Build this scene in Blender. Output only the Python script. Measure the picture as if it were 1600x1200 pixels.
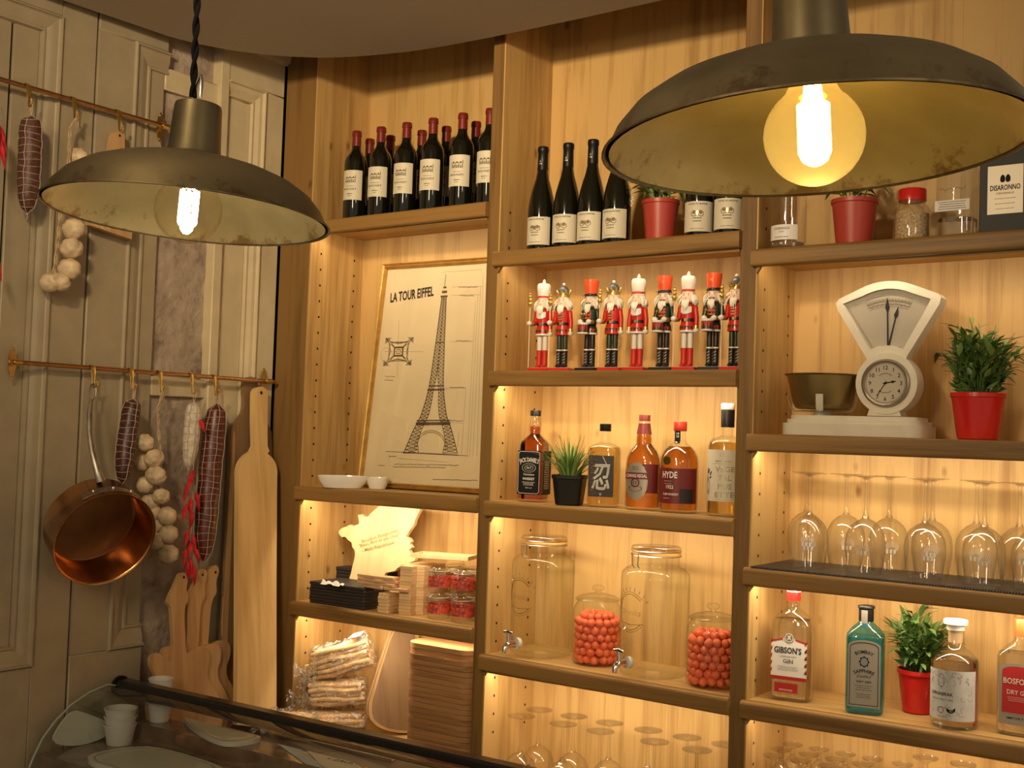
import bpy, bmesh, math, random
from math import pi, sin, cos, radians, sqrt, atan2
from mathutils import Vector, Matrix
random.seed(7)
for o in list(bpy.data.objects): bpy.data.objects.remove(o, do_unlink=True)
SC = bpy.context.scene
COL = SC.collection
# ---------------------------------------------------------------- camera
CAM = Vector((2.9942, -2.9106, 1.3094)); YAW, PITCH, ROLL, FPX = -0.6049, 0.0429, 0.0331, 1890.56
_f = Vector((sin(YAW)*cos(PITCH), cos(YAW)*cos(PITCH), sin(PITCH)))
_r0 = Vector((cos(YAW), -sin(YAW), 0)); _u0 = _r0.cross(_f)
_r = _r0*cos(ROLL) + _u0*sin(ROLL); _u = -_r0*sin(ROLL) + _u0*cos(ROLL)
cd = bpy.data.cameras.new('camera'); cam = bpy.data.objects.new('camera', cd); COL.objects.link(cam)
cam.matrix_world = Matrix(((_r.x, _u.x, -_f.x, CAM.x), (_r.y, _u.y, -_f.y, CAM.y), (_r.z, _u.z, -_f.z, CAM.z), (0, 0, 0, 1)))
cd.sensor_width = 36.0; cd.lens = FPX*36.0/1600.0; cd.clip_start = 0.05; cd.clip_end = 50
SC.camera = cam
def at(u, v, ax, val):
    """the point of the plane ax = val that the photograph shows at pixel (u, v)"""
    d = _r*((u-800)/FPX) - _u*((v-600)/FPX) + _f
    i = 'xyz'.index(ax); return CAM + d*((val-CAM[i])/d[i])
def atd(u, v, depth):
    return CAM + (_r*((u-800)/FPX) - _u*((v-600)/FPX) + _f)*depth
# ---------------------------------------------------------------- light
SC.view_settings.view_transform = 'Standard'; SC.view_settings.look = 'None'
SC.view_settings.gamma = 1.0; SC.view_settings.exposure = 0.0; SC.view_settings.use_curve_mapping = False
SC.cycles.use_denoising = True
SC.cycles.max_bounces = 10; SC.cycles.transparent_max_bounces = 24; SC.cycles.transmission_bounces = 10
SC.cycles.glossy_bounces = 4; SC.cycles.diffuse_bounces = 4
SC.cycles.sample_clamp_indirect = 4.0; SC.cycles.caustics_reflective = False; SC.cycles.caustics_refractive = False
W = bpy.data.worlds.new('world'); SC.world = W; W.use_nodes = True
W.node_tree.nodes['Background'].inputs[0].default_value = (1.0, 0.80, 0.56, 1)
W.node_tree.nodes['Background'].inputs[1].default_value = 0.34
def area(name, loc, target, size, power, color, sizey=None):
    l = bpy.data.lights.new(name, 'AREA'); l.energy = power; l.color = color; l.size = size
    if sizey: l.shape = 'RECTANGLE'; l.size_y = sizey
    o = bpy.data.objects.new(name, l); COL.objects.link(o); o.location = loc
    o.rotation_euler = (Vector(target)-Vector(loc)).to_track_quat('-Z', 'Y').to_euler(); return o
# unseen lights added to brighten it, behind and to the side of the camera
area('room_fill', (2.1, -3.9, 2.2), (0.8, 0.2, 1.9), 0.35, 30, (1.0, 0.77, 0.48), 0.9)
sp = area('spot_light', (1.7, -2.6, 2.42), (0.75, 0.1, 2.25), 0.2, 15, (1.0, 0.76, 0.46)); sp.data.spread = radians(75)
area('room_fill', (4.3, -2.6, 2.2), (1.0, 0, 1.5), 0.5, 7, (1.0, 0.84, 0.64))
WARM = (1.0, 0.81, 0.565)
# ---------------------------------------------------------------- materials
def srgb(r, g, b):
    f = lambda c: (c/255/12.92 if c <= 10 else ((c/255+0.055)/1.055)**2.4)
    return (f(r), f(g), f(b), 1)
def newmat(name):
    m = bpy.data.materials.new(name); m.use_nodes = True
    nt = m.node_tree; return m, nt, nt.nodes['Principled BSDF']
def plain(name, col, rough=0.5, metal=0.0, spec=0.5, bump=0, scale=40, var=0.0, emit=None, es=0, coat=0):
    m, nt, p = newmat(name)
    p.inputs['Base Color'].default_value = col; p.inputs['Roughness'].default_value = rough
    p.inputs['Metallic'].default_value = metal; p.inputs['Specular IOR Level'].default_value = spec
    p.inputs['Coat Weight'].default_value = coat
    if emit: p.inputs['Emission Color'].default_value = emit; p.inputs['Emission Strength'].default_value = es
    if bump or var:
        tc = nt.nodes.new('ShaderNodeTexCoord'); n = nt.nodes.new('ShaderNodeTexNoise'); n.inputs['Scale'].default_value = scale
        n.inputs['Detail'].default_value = 5; nt.links.new(tc.outputs['Object'], n.inputs['Vector'])
        if bump:
            b = nt.nodes.new('ShaderNodeBump'); b.inputs['Strength'].default_value = bump; b.inputs['Distance'].default_value = 0.002
            nt.links.new(n.outputs['Fac'], b.inputs['Height']); nt.links.new(b.outputs[0], p.inputs['Normal'])
        if var:
            r = nt.nodes.new('ShaderNodeValToRGB')
            r.color_ramp.elements[0].position = 0.3; r.color_ramp.elements[1].position = 0.7
            r.color_ramp.elements[0].color = tuple(c*(1-var) for c in col[:3])+(1,)
            r.color_ramp.elements[1].color = tuple(min(1, c*(1+var)) for c in col[:3])+(1,)
            nt.links.new(n.outputs['Fac'], r.inputs[0]); nt.links.new(r.outputs[0], p.inputs['Base Color'])
    return m
def wood(name, light, dark, axis='z', rough=0.45, grain=1.0, knots=True, stripes=0.0):
    m, nt, p = newmat(name); L = nt.links; N = nt.nodes.new
    tc = N('ShaderNodeTexCoord'); mp = N('ShaderNodeMapping'); L.new(tc.outputs['Object'], mp.inputs[0])
    s = [26, 26, 26]; s['xyz'.index(axis)] = 1.6; mp.inputs['Scale'].default_value = s
    oi = N('ShaderNodeObjectInfo'); ad = N('ShaderNodeVectorMath'); ad.operation = 'MULTIPLY_ADD'
    L.new(oi.outputs['Random'], ad.inputs[0]); ad.inputs[1].default_value = (17, 31, 13); L.new(mp.outputs[0], ad.inputs[2])
    n1 = N('ShaderNodeTexNoise'); n1.inputs['Scale'].default_value = 1.0; n1.inputs['Detail'].default_value = 7; n1.inputs['Distortion'].default_value = 0.7
    L.new(ad.outputs[0], n1.inputs['Vector'])
    mp2 = N('ShaderNodeMapping'); s2 = [200, 200, 200]; s2['xyz'.index(axis)] = 6; mp2.inputs['Scale'].default_value = s2
    L.new(tc.outputs['Object'], mp2.inputs[0]); n2 = N('ShaderNodeTexNoise'); n2.inputs['Scale'].default_value = 1; n2.inputs['Detail'].default_value = 3
    L.new(mp2.outputs[0], n2.inputs['Vector'])
    mp3 = N('ShaderNodeMapping'); s3 = [9, 9, 9]; s3['xyz'.index(axis)] = 1.1; mp3.inputs['Scale'].default_value = s3
    L.new(tc.outputs['Object'], mp3.inputs[0]); n3 = N('ShaderNodeTexNoise'); n3.inputs['Scale'].default_value = 1; n3.inputs['Detail'].default_value = 2
    L.new(mp3.outputs[0], n3.inputs['Vector'])
    a = N('ShaderNodeMath'); a.operation = 'MULTIPLY_ADD'; L.new(n2.outputs['Fac'], a.inputs[0]); a.inputs[1].default_value = 0.35*grain; L.new(n1.outputs['Fac'], a.inputs[2])
    b = N('ShaderNodeMath'); b.operation = 'MULTIPLY_ADD'; L.new(n3.outputs['Fac'], b.inputs[0]); b.inputs[1].default_value = 0.5; L.new(a.outputs[0], b.inputs[2])
    r = N('ShaderNodeValToRGB'); r.color_ramp.elements[0].position = 0.62; r.color_ramp.elements[1].position = 1.22-0.25
    r.color_ramp.elements[0].color = dark; r.color_ramp.elements[1].color = light
    L.new(b.outputs[0], r.inputs[0]); out = r.outputs[0]
    if stripes:
        w = N('ShaderNodeTexWave'); w.bands_direction = {'x': 'Y', 'y': 'X', 'z': 'DIAGONAL'}[axis]; w.inputs['Scale'].default_value = stripes; w.inputs['Distortion'].default_value = 0.15
        w.inputs['Detail'].default_value = 1
        L.new(tc.outputs['Object'], w.inputs['Vector']); mx = N('ShaderNodeMixRGB'); mx.blend_type = 'MULTIPLY'; mx.inputs[0].default_value = 0.28
        L.new(out, mx.inputs[1]); L.new(w.outputs['Color'], mx.inputs[2]); out = mx.outputs[0]
    if knots:
        v = N('ShaderNodeTexVoronoi'); v.inputs['Scale'].default_value = 1.0; mp4 = N('ShaderNodeMapping')
        s4 = [7, 7, 7]; s4['xyz'.index(axis)] = 4; mp4.inputs['Scale'].default_value = s4
        L.new(tc.outputs['Object'], mp4.inputs[0]); ad2 = N('ShaderNodeVectorMath'); L.new(mp4.outputs[0], ad2.inputs[0])
        sc = N('ShaderNodeVectorMath'); sc.operation = 'SCALE'; L.new(n1.outputs['Color'], sc.inputs[0]); sc.inputs['Scale'].default_value = 0.12; L.new(sc.outputs[0], ad2.inputs[1])
        L.new(ad2.outputs[0], v.inputs['Vector'])
        k = N('ShaderNodeValToRGB'); k.color_ramp.elements[0].position = 0.03; k.color_ramp.elements[0].color = (0.35, 0.22, 0.12, 1)
        k.color_ramp.elements[1].position = 0.085; k.color_ramp.elements[1].color = (1, 1, 1, 1)
        L.new(v.outputs['Distance'], k.inputs[0]); mx = N('ShaderNodeMixRGB'); mx.blend_type = 'MULTIPLY'; mx.inputs[0].default_value = 0.75
        L.new(out, mx.inputs[1]); L.new(k.outputs[0], mx.inputs[2]); out = mx.outputs[0]
    L.new(out, p.inputs['Base Color']); p.inputs['Roughness'].default_value = rough; p.inputs['Specular IOR Level'].default_value = 0.35
    bp = N('ShaderNodeBump'); bp.inputs['Strength'].default_value = 0.12; bp.inputs['Distance'].default_value = 0.001
    L.new(a.outputs[0], bp.inputs['Height']); L.new(bp.outputs[0], p.inputs['Normal'])
    return m
def thin_glass(name, tint=(1, 1, 1, 1), refl=(1, 1, 1, 1), f0=0.06, edge=0.5, bump=0.0, pwr=2.2, dark=0.62, milk=0.0):
    """thin walled clear glass: see-through in the middle, mirror-like towards its edges"""
    m, nt, p = newmat(name); nt.nodes.remove(p); L = nt.links; N = nt.nodes.new
    out = nt.nodes['Material Output']; t = N('ShaderNodeBsdfTransparent'); g = N('ShaderNodeBsdfGlossy'); mx = N('ShaderNodeMixShader')
    g.inputs['Color'].default_value = refl; g.inputs['Roughness'].default_value = 0.03
    lw = N('ShaderNodeLayerWeight'); lw.inputs['Blend'].default_value = 0.28; pw = N('ShaderNodeMath'); pw.operation = 'POWER'; pw.inputs[1].default_value = pwr; L.new(lw.outputs['Facing'], pw.inputs[0])
    mr = N('ShaderNodeMapRange'); mr.inputs['To Min'].default_value = f0; mr.inputs['To Max'].default_value = edge
    L.new(pw.outputs[0], mr.inputs['Value']); L.new(mr.outputs[0], mx.inputs[0])
    tr = N('ShaderNodeMixRGB'); tr.inputs[1].default_value = tint; tr.inputs[2].default_value = tuple(c*dark for c in tint[:3])+(1,)
    L.new(pw.outputs[0], tr.inputs[0]); L.new(tr.outputs[0], t.inputs['Color'])
    L.new(t.outputs[0], mx.inputs[1]); L.new(g.outputs[0], mx.inputs[2]); L.new(mx.outputs[0], out.inputs['Surface'])
    if milk:                                                       # lightly frosted: lets light inside make the glass glow
        tl = N('ShaderNodeBsdfTranslucent'); tl.inputs['Color'].default_value = tint; mk = N('ShaderNodeMixShader'); mk.inputs[0].default_value = milk
        L.new(t.outputs[0], mk.inputs[1]); L.new(tl.outputs[0], mk.inputs[2]); L.new(mk.outputs[0], mx.inputs[1])
    if bump:
        n = N('ShaderNodeTexNoise'); n.inputs['Scale'].default_value = 60; tc = N('ShaderNodeTexCoord'); L.new(tc.outputs['Object'], n.inputs['Vector'])
        b = N('ShaderNodeBump'); b.inputs['Strength'].default_value = bump; b.inputs['Distance'].default_value = 0.004
        L.new(n.outputs['Fac'], b.inputs['Height']); L.new(b.outputs[0], g.inputs['Normal'])
    return m
def liquid(name, col, rough=0.0, ior=1.33):
    m, nt, p = newmat(name)
    p.inputs['Base Color'].default_value = col; p.inputs['Transmission Weight'].default_value = 1; p.inputs['Roughness'].default_value = rough
    p.inputs['IOR'].default_value = ior; return m
M = {}
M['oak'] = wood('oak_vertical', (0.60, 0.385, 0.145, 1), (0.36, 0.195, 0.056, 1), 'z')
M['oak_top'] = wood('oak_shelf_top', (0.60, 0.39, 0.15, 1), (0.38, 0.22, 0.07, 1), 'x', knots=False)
M['oak_h_shaded'] = wood('oak_horizontal_shaded', (0.30, 0.165, 0.050, 1), (0.15, 0.077, 0.021, 1), 'x', knots=False)  # oak darkened for the unlit shelf noses, shade put into the colour
M['oak_stile_shaded'] = wood('oak_stile_shaded', (0.235, 0.130, 0.040, 1), (0.125, 0.065, 0.018, 1), 'z')  # same oak darker again, the shade on the uprights is in the colour
M['bamboo'] = wood('bamboo', (0.70, 0.46, 0.20, 1), (0.52, 0.31, 0.11, 1), 'z', knots=False, stripes=30)
M['board'] = wood('board_wood', (0.52, 0.30, 0.13, 1), (0.33, 0.17, 0.065, 1), 'z', knots=False)
M['board_x'] = wood('board_wood_long', (0.62, 0.38, 0.17, 1), (0.36, 0.19, 0.08, 1), 'x', knots=False)
M['board_y'] = wood('board_wood_y', (0.54, 0.33, 0.15, 1), (0.36, 0.20, 0.085, 1), 'y', knots=False)
M['bamboo_y'] = wood('bamboo_y', (0.74, 0.50, 0.22, 1), (0.54, 0.33, 0.12, 1), 'y', knots=False, stripes=0)
M['dark_y'] = wood('dark_wood_y', (0.26, 0.16, 0.08, 1), (0.14, 0.08, 0.04, 1), 'y', knots=False)
M['birch_y'] = wood('birch_y', (0.86, 0.66, 0.36, 1), (0.72, 0.52, 0.26, 1), 'y', knots=False, grain=.6)
M['bigboard'] = wood('acacia_board', (0.42, 0.22, 0.09, 1), (0.15, 0.07, 0.028, 1), 'x', knots=False)
M['pinkred'] = plain('faded_red_pot', (0.42, 0.05, 0.035, 1), 0.4)
M['caseglass'] = None
M['darkwood'] = wood('dark_wood', (0.20, 0.12, 0.06, 1), (0.10, 0.055, 0.028, 1), 'z', knots=False)
M['birch'] = wood('birch', (0.86, 0.66, 0.36, 1), (0.70, 0.49, 0.24, 1), 'z', knots=False, grain=.6)
M['hole'] = plain('drilled_hole', (0.02, 0.012, 0.006, 1), 0.9)
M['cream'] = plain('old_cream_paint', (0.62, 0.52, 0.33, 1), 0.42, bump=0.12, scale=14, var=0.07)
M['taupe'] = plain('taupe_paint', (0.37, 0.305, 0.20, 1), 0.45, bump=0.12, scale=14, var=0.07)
M['gap'] = plain('dark_gap', (0.02, 0.014, 0.01, 1), 0.9)
M['ceil'] = plain('soffit_paint', (0.50, 0.445, 0.36, 1), 0.8, var=0.02, scale=3)
M['floor'] = wood('floor_boards', (0.16, 0.09, 0.04, 1), (0.08, 0.045, 0.02, 1), 'x', knots=False)
M['copper_pipe'] = plain('copper_pipe', (0.56, 0.33, 0.17, 1), 0.25, 1.0, var=0.15, scale=25)
M['brass'] = plain('brass', (0.85, 0.62, 0.22, 1), 0.25, 1.0, var=0.1, scale=30)
M['steel'] = plain('steel', (0.55, 0.55, 0.54, 1), 0.28, 1.0)
M['chrome'] = plain('chrome', (0.85, 0.85, 0.85, 1), 0.08, 1.0)
M['iron'] = plain('old_iron', (0.36, 0.33, 0.29, 1), 0.42, 1.0, bump=0.2, scale=30, var=0.3)
M['black'] = plain('black_plastic', (0.006, 0.005, 0.005, 1), 0.35, spec=0.3)
M['white'] = plain('white_paper', (0.80, 0.77, 0.70, 1), 0.5)
M['cream_lbl'] = plain('cream_label', (0.66, 0.60, 0.46, 1), 0.55)
M['ink'] = plain('black_ink', (0.008, 0.007, 0.006, 1), 0.6, spec=0.2)
M['sepia'] = plain('sepia_ink', (0.10, 0.065, 0.03, 1), 0.7)
M['greyink'] = plain('grey_ink', (0.22, 0.17, 0.12, 1), 0.7)
M['red'] = plain('red_gloss', (0.62, 0.022, 0.018, 1), 0.22)
M['redink'] = plain('red_ink', (0.42, 0.015, 0.015, 1), 0.5)
M['gold'] = plain('gold_foil', (0.72, 0.50, 0.16, 1), 0.3, 1.0)
M['porcelain'] = plain('porcelain', (0.82, 0.79, 0.72, 1), 0.15, coat=0.5)
M['slate'] = plain('slate', (0.022, 0.020, 0.021, 1), 0.55, bump=0.5, scale=60)
M['glass'] = thin_glass('clear_glass', f0=0.05, edge=0.85, pwr=1.5, dark=0.45)
M['caseglass'] = thin_glass('case_end_glass', (0.93, 0.96, 0.95, 1), f0=0.07, edge=0.5)
M['jarglass'] = thin_glass('jar_glass', (0.97, 0.985, 0.96, 1), f0=0.03, edge=0.8, bump=0.03, pwr=2.6, dark=0.4)
# ---------------------------------------------------------------- mesh helpers
class MB:
    def __init__(s): s.v = []; s.f = []; s.M = None; s.flat = []
    def add(s, vs, fs):
        n = len(s.v)
        s.v += [tuple(s.M @ Vector(q)) if s.M is not None else tuple(q) for q in vs]
        s.f += [tuple(i+n for i in f) for f in fs]; return s
    def box(s, x0, x1, y0, y1, z0, z1):
        return s.add([(x0, y0, z0), (x1, y0, z0), (x1, y1, z0), (x0, y1, z0), (x0, y0, z1), (x1, y0, z1), (x1, y1, z1), (x0, y1, z1)],
                     [(0, 3, 2, 1), (4, 5, 6, 7), (0, 1, 5, 4), (1, 2, 6, 5), (2, 3, 7, 6), (3, 0, 4, 7)])
    def cbox(s, x0, x1, y0, y1, z0, z1, b=0.002):
        vs = []; key = {}
        X, Y, Z = (x0, x1), (y0, y1), (z0, z1)
        for i in (0, 1):
            for j in (0, 1):
                for k in (0, 1):
                    sx, sy, sz = (b if i == 0 else -b), (b if j == 0 else -b), (b if k == 0 else -b)
                    for a, q in enumerate([(X[i], Y[j]+sy, Z[k]+sz), (X[i]+sx, Y[j], Z[k]+sz), (X[i]+sx, Y[j]+sy, Z[k])]):
                        key[(i, j, k, a)] = len(vs); vs.append(q)
        K = lambda i, j, k, a: key[(i, j, k, a)]
        fs = []
        for i in (0, 1): q = [K(i, 0, 0, 0), K(i, 1, 0, 0), K(i, 1, 1, 0), K(i, 0, 1, 0)]; fs.append(tuple(q if i else q[::-1]))
        for j in (0, 1): q = [K(0, j, 0, 1), K(1, j, 0, 1), K(1, j, 1, 1), K(0, j, 1, 1)]; fs.append(tuple(q[::-1] if j else q))
        for k in (0, 1): q = [K(0, 0, k, 2), K(1, 0, k, 2), K(1, 1, k, 2), K(0, 1, k, 2)]; fs.append(tuple(q if k else q[::-1]))
        for j in (0, 1):
            for k in (0, 1): fs.append((K(0, j, k, 1), K(1, j, k, 1), K(1, j, k, 2), K(0, j, k, 2)))
        for i in (0, 1):
            for k in (0, 1): fs.append((K(i, 0, k, 0), K(i, 1, k, 0), K(i, 1, k, 2), K(i, 0, k, 2)))
        for i in (0, 1):
            for j in (0, 1): fs.append((K(i, j, 0, 0), K(i, j, 1, 0), K(i, j, 1, 1), K(i, j, 0, 1)))
        for i in (0, 1):
            for j in (0, 1):
                for k in (0, 1): fs.append((K(i, j, k, 0), K(i, j, k, 1), K(i, j, k, 2)))
        return s.add(vs, fs)
    def lathe(s, prof, n=24, cx=0, cy=0, sx=1, sy=1, power=None, cap=True, a0=0, a1=2*pi):
        """prof: [(radius, z)] from bottom to top; power > 2 makes a rounded square section"""
        full = abs(a1-a0-2*pi) < 1e-6; vs = []; m = n if full else n+1
        for r, z in prof:
            for i in range(m):
                t = a0+(a1-a0)*i/n; c, q = cos(t), sin(t)
                if power: k = (abs(c)**power+abs(q)**power)**(-1/power); c, q = c*k, q*k
                vs.append((cx+r*sx*c, cy+r*sy*q, z))
        fs = []
        for j in range(len(prof)-1):
            for i in range(n if full else n):
                i2 = (i+1) % m if full else i+1
                fs.append((j*m+i, j*m+i2, (j+1)*m+i2, (j+1)*m+i))
        if cap and full:
            if prof[0][0] > 1e-5: fs.append(tuple(reversed(range(m))))
            if prof[-1][0] > 1e-5: fs.append(tuple(range((len(prof)-1)*m, len(prof)*m)))
        return s.add(vs, fs)
    def prism(s, pts, y0, y1, plane='xz'):
        """outline pts (counter-clockwise in plane) pushed between y0 and y1 along the third axis"""
        n = len(pts)
        mk = {'xz': lambda a, b, t: (a, t, b), 'xy': lambda a, b, t: (a, b, t), 'yz': lambda a, b, t: (t, a, b)}[plane]
        from mathutils.geometry import tessellate_polygon
        vs = [mk(a, b, y0) for a, b in pts]+[mk(a, b, y1) for a, b in pts]
        tr = tessellate_polygon([[Vector((a, b, 0)) for a, b in pts]])
        fs = [tuple(t) for t in tr]+[tuple(i+n for i in reversed(t)) for t in tr]
        fs += [(i, (i+1) % n, (i+1) % n+n, i+n) for i in range(n)]
        return s.add(vs, fs)
    def tube(s, pts, r, n=8, cap=True, flat=None):
        """round (or, with flat=(a, b), flattened) bar along pts; r a number or one per point"""
        P = [Vector(p) for p in pts]; rs = r if isinstance(r, (list, tuple)) else [r]*len(P); vs = []
        t0 = (P[1]-P[0]).normalized(); nrm = t0.orthogonal().normalized()
        if flat is not None: nrm = (Vector(flat)-t0*t0.dot(Vector(flat))).normalized()
        for i, p in enumerate(P):
            t = (P[min(i+1, len(P)-1)]-P[max(i-1, 0)]).normalized(); nrm = (nrm-t*t.dot(nrm)).normalized(); b = t.cross(nrm)
            ra, rb = rs[i] if isinstance(rs[i], tuple) else (rs[i], rs[i])
            for k in range(n): a = 2*pi*k/n; vs.append(p+nrm*(cos(a)*ra)+b*(sin(a)*rb))
        fs = [(j*n+k, j*n+(k+1) % n, (j+1)*n+(k+1) % n, (j+1)*n+k) for j in range(len(P)-1) for k in range(n)]
        if cap: fs += [tuple(reversed(range(n))), tuple(range((len(P)-1)*n, len(P)*n))]
        return s.add(vs, fs)
    def ball(s, c, r, n=10, m=7, sx=1, sy=1, sz=1):
        return s.lathe_at(c, [(r*sin(pi*j/m), -r*cos(pi*j/m)) for j in range(m+1)], n, sx, sy, sz)
    def lathe_at(s, c, prof, n=12, sx=1, sy=1, sz=1):
        vs = []; fs = []
        for rr, z in prof:
            for i in range(n): t = 2*pi*i/n; vs.append((c[0]+max(rr, 1e-5)*sx*cos(t), c[1]+max(rr, 1e-5)*sy*sin(t), c[2]+z*sz))
        for j in range(len(prof)-1):
            for i in range(n): fs.append((j*n+i, j*n+(i+1) % n, (j+1)*n+(i+1) % n, (j+1)*n+i))
        return s.add(vs, fs)
    def curved(s, R, a0, a1, z0, z1, n=14, cx=0, cy=0, zf0=None, zf1=None):
        """a patch of a cylinder wall round the z axis, angle measured from -y, positive to +x"""
        vs = []
        for i in range(n+1):
            t = a0+(a1-a0)*i/n; k = 2.0*i/n-1
            vs += [(cx+R*sin(t), cy-R*cos(t), zf0(k) if zf0 else z0), (cx+R*sin(t), cy-R*cos(t), zf1(k) if zf1 else z1)]
        return s.add(vs, [(2*i, 2*i+2, 2*i+3, 2*i+1) for i in range(n)])
def mesh_of(name, mb, mat, ang=38):
    me = bpy.data.meshes.new(name); me.from_pydata(mb.v, [], mb.f); me.validate(clean_customdata=False)
    bm = bmesh.new(); bm.from_mesh(me)
    if ang is not None: bmesh.ops.recalc_face_normals(bm, faces=bm.faces)
    bm.to_mesh(me); bm.free()
    me.materials.append(M[mat] if isinstance(mat, str) else mat)
    if ang:
        me.shade_smooth(); me.set_sharp_from_angle(angle=radians(ang))
    return me
def obj(name, mb, mat=None, parent=None, label=None, kind=None, ang=38, loc=None, rot=None):
    o = bpy.data.objects.new(name, mesh_of(name, mb, mat, ang) if isinstance(mb, MB) else mb); COL.objects.link(o)
    if parent is not None: o.parent = parent
    if label: o['label'] = label
    if kind: o['kind'] = kind
    if loc is not None: o.location = loc
    if rot is not None: o.rotation_euler = rot
    return o
def tag(o, label, cat, group=None):
    o['label'] = label; o['category'] = cat
    if group: o['group'] = group
    return o
def thing(name, label, cat, loc=(0, 0, 0), rz=0.0, group=None, rot=None):
    o = bpy.data.objects.new(name, None); COL.objects.link(o); o.location = loc; o.rotation_euler = rot if rot else (0, 0, rz)
    o.empty_display_size = 0.05; return tag(o, label, cat, group)
def dup(root, loc, rz=0.0, label=None, rot=None, group=None):
    r = root.copy(); COL.objects.link(r); r.location = loc; r.rotation_euler = rot if rot else (0, 0, rz)
    if label: r['label'] = label
    if group: r['group'] = group
    for ch in list(root.children):
        c = ch.copy(); COL.objects.link(c); c.parent = r
        for g in ch.children:
            d = g.copy(); COL.objects.link(d); d.parent = c
    return r
_tc = {}
def text2d(s, h, w=None, bold=0.0, shear=0.0):
    """flat outlines of a line of writing, centred, capital height about h, width w"""
    key = (s, bold, shear)
    if key not in _tc:
        c = bpy.data.curves.new('text', 'FONT'); c.body = s; c.size = 1; c.resolution_u = 2; c.offset = bold; c.shear = shear
        o = bpy.data.objects.new('text', c); COL.objects.link(o); dg = bpy.context.evaluated_depsgraph_get()
        me = bpy.data.meshes.new_from_object(o.evaluated_get(dg)); vs = [(v.co.x, v.co.y) for v in me.vertices]; fs = [tuple(p.vertices) for p in me.polygons]
        bpy.data.objects.remove(o); bpy.data.curves.remove(c); bpy.data.meshes.remove(me)
        if not vs: vs = [(0, 0)]
        x0 = min(v[0] for v in vs); x1 = max(v[0] for v in vs); y1 = max(v[1] for v in vs); y0 = min(v[1] for v in vs)
        _tc[key] = ([(v[0]-(x0+x1)/2, v[1]) for v in vs], fs, x1-x0, y0, y1)
    vs, fs, tw, y0, y1 = _tc[key]; k = h/0.73; kx = (w/tw) if w else k
    return [(x*kx, y*k) for x, y in vs], fs
def write(mb, s, u, v, h, w=None, mp=None, bold=0.0, arc=None, shear=0.0):
    """adds writing centred on (u, v) of a surface; mp maps (u, v) to 3D; arc = radius of a curved baseline"""
    vs, fs = text2d(s, h, w, bold, shear); q = []
    for x, y in vs:
        if arc: a = x/arc; x, y = (arc+y)*sin(a), (arc+y)*cos(a)-arc
        q.append(mp(u+x, v+y))
    return mb.add(q, fs)
def flat_mp(y=0.0): return lambda u, v: (u, y, v)
def cyl_mp(R, a0=0.0, cx=0.0, cy=0.0): return lambda u, v: (cx+R*sin(a0+u/R), cy-R*cos(a0+u/R), v)
def rect2(mb, u0, u1, v0, v1, mp, n=1):
    vs = []
    for i in range(n+1): u = u0+(u1-u0)*i/n; vs += [mp(u, v0), mp(u, v1)]
    return mb.add(vs, [(2*i, 2*i+2, 2*i+3, 2*i+1) for i in range(n)])
def ring2(mb, cu, cv, r0, r1, mp, n=20, ky=1.0):
    vs = []
    for i in range(n): a = 2*pi*i/n; vs += [mp(cu+r0*cos(a), cv+r0*sin(a)*ky), mp(cu+r1*cos(a), cv+r1*sin(a)*ky)]
    return mb.add(vs, [(2*i, (2*i+2) % (2*n), (2*i+3) % (2*n), 2*i+1) for i in range(n)])
def disc2(mb, cu, cv, r, mp, n=16, ky=1.0):
    return mb.add([mp(cu+r*cos(2*pi*i/n), cv+r*sin(2*pi*i/n)*ky) for i in range(n)], [tuple(range(n))])
def poly2(mb, pts, mp):
    from mathutils.geometry import tessellate_polygon
    return mb.add([mp(a, b) for a, b in pts], [tuple(t) for t in tessellate_polygon([[Vector((a, b, 0)) for a, b in pts]])])
def line2(mb, a, b, w, mp):
    dx, dy = b[0]-a[0], b[1]-a[1]; l = max(1e-9, sqrt(dx*dx+dy*dy)); nx, ny = -dy/l*w/2, dx/l*w/2
    return mb.add([mp(a[0]+nx, a[1]+ny), mp(b[0]+nx, b[1]+ny), mp(b[0]-nx, b[1]-ny), mp(a[0]-nx, a[1]-ny)], [(0, 1, 2, 3)])
# ================================================================ SETTING
D = 0.26                                    # depth of the shelves
def struct(name, mb, mat, **k):
    o = obj(name, mb, mat, **k); o['kind'] = 'structure'; return o
FZ = -0.5; TOP = 2.75
struct('floor', MB().box(-0.1, 4.6, -4.5, 0.4, FZ-0.05, FZ), 'floor')
struct('ceiling', MB().box(-0.1, 4.6, -4.5, 0.4, TOP, TOP+0.05), 'ceil')
# dropped soffit with the rounded inner corner
cor = [(0.03, -1.6), (0.045, -0.95), (0.055, -0.72), (0.062, -0.55), (0.085, -0.46), (0.133, -0.36), (0.19, -0.285), (0.255, -0.225),
       (0.33, -0.172), (0.408, -0.138), (0.483, -0.115), (0.615, -0.085), (0.757, -0.074), (0.921, -0.072), (1.217, -0.08), (1.485, -0.094), (2.2, -0.1), (4.4, -0.1)]
struct('ceiling', MB().prism([(4.4, -4.4), (4.4, -0.1)]+cor[::-1][1:]+[(0.03, -4.4)], 2.48, TOP, 'xy'), 'ceil', ang=60)
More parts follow.
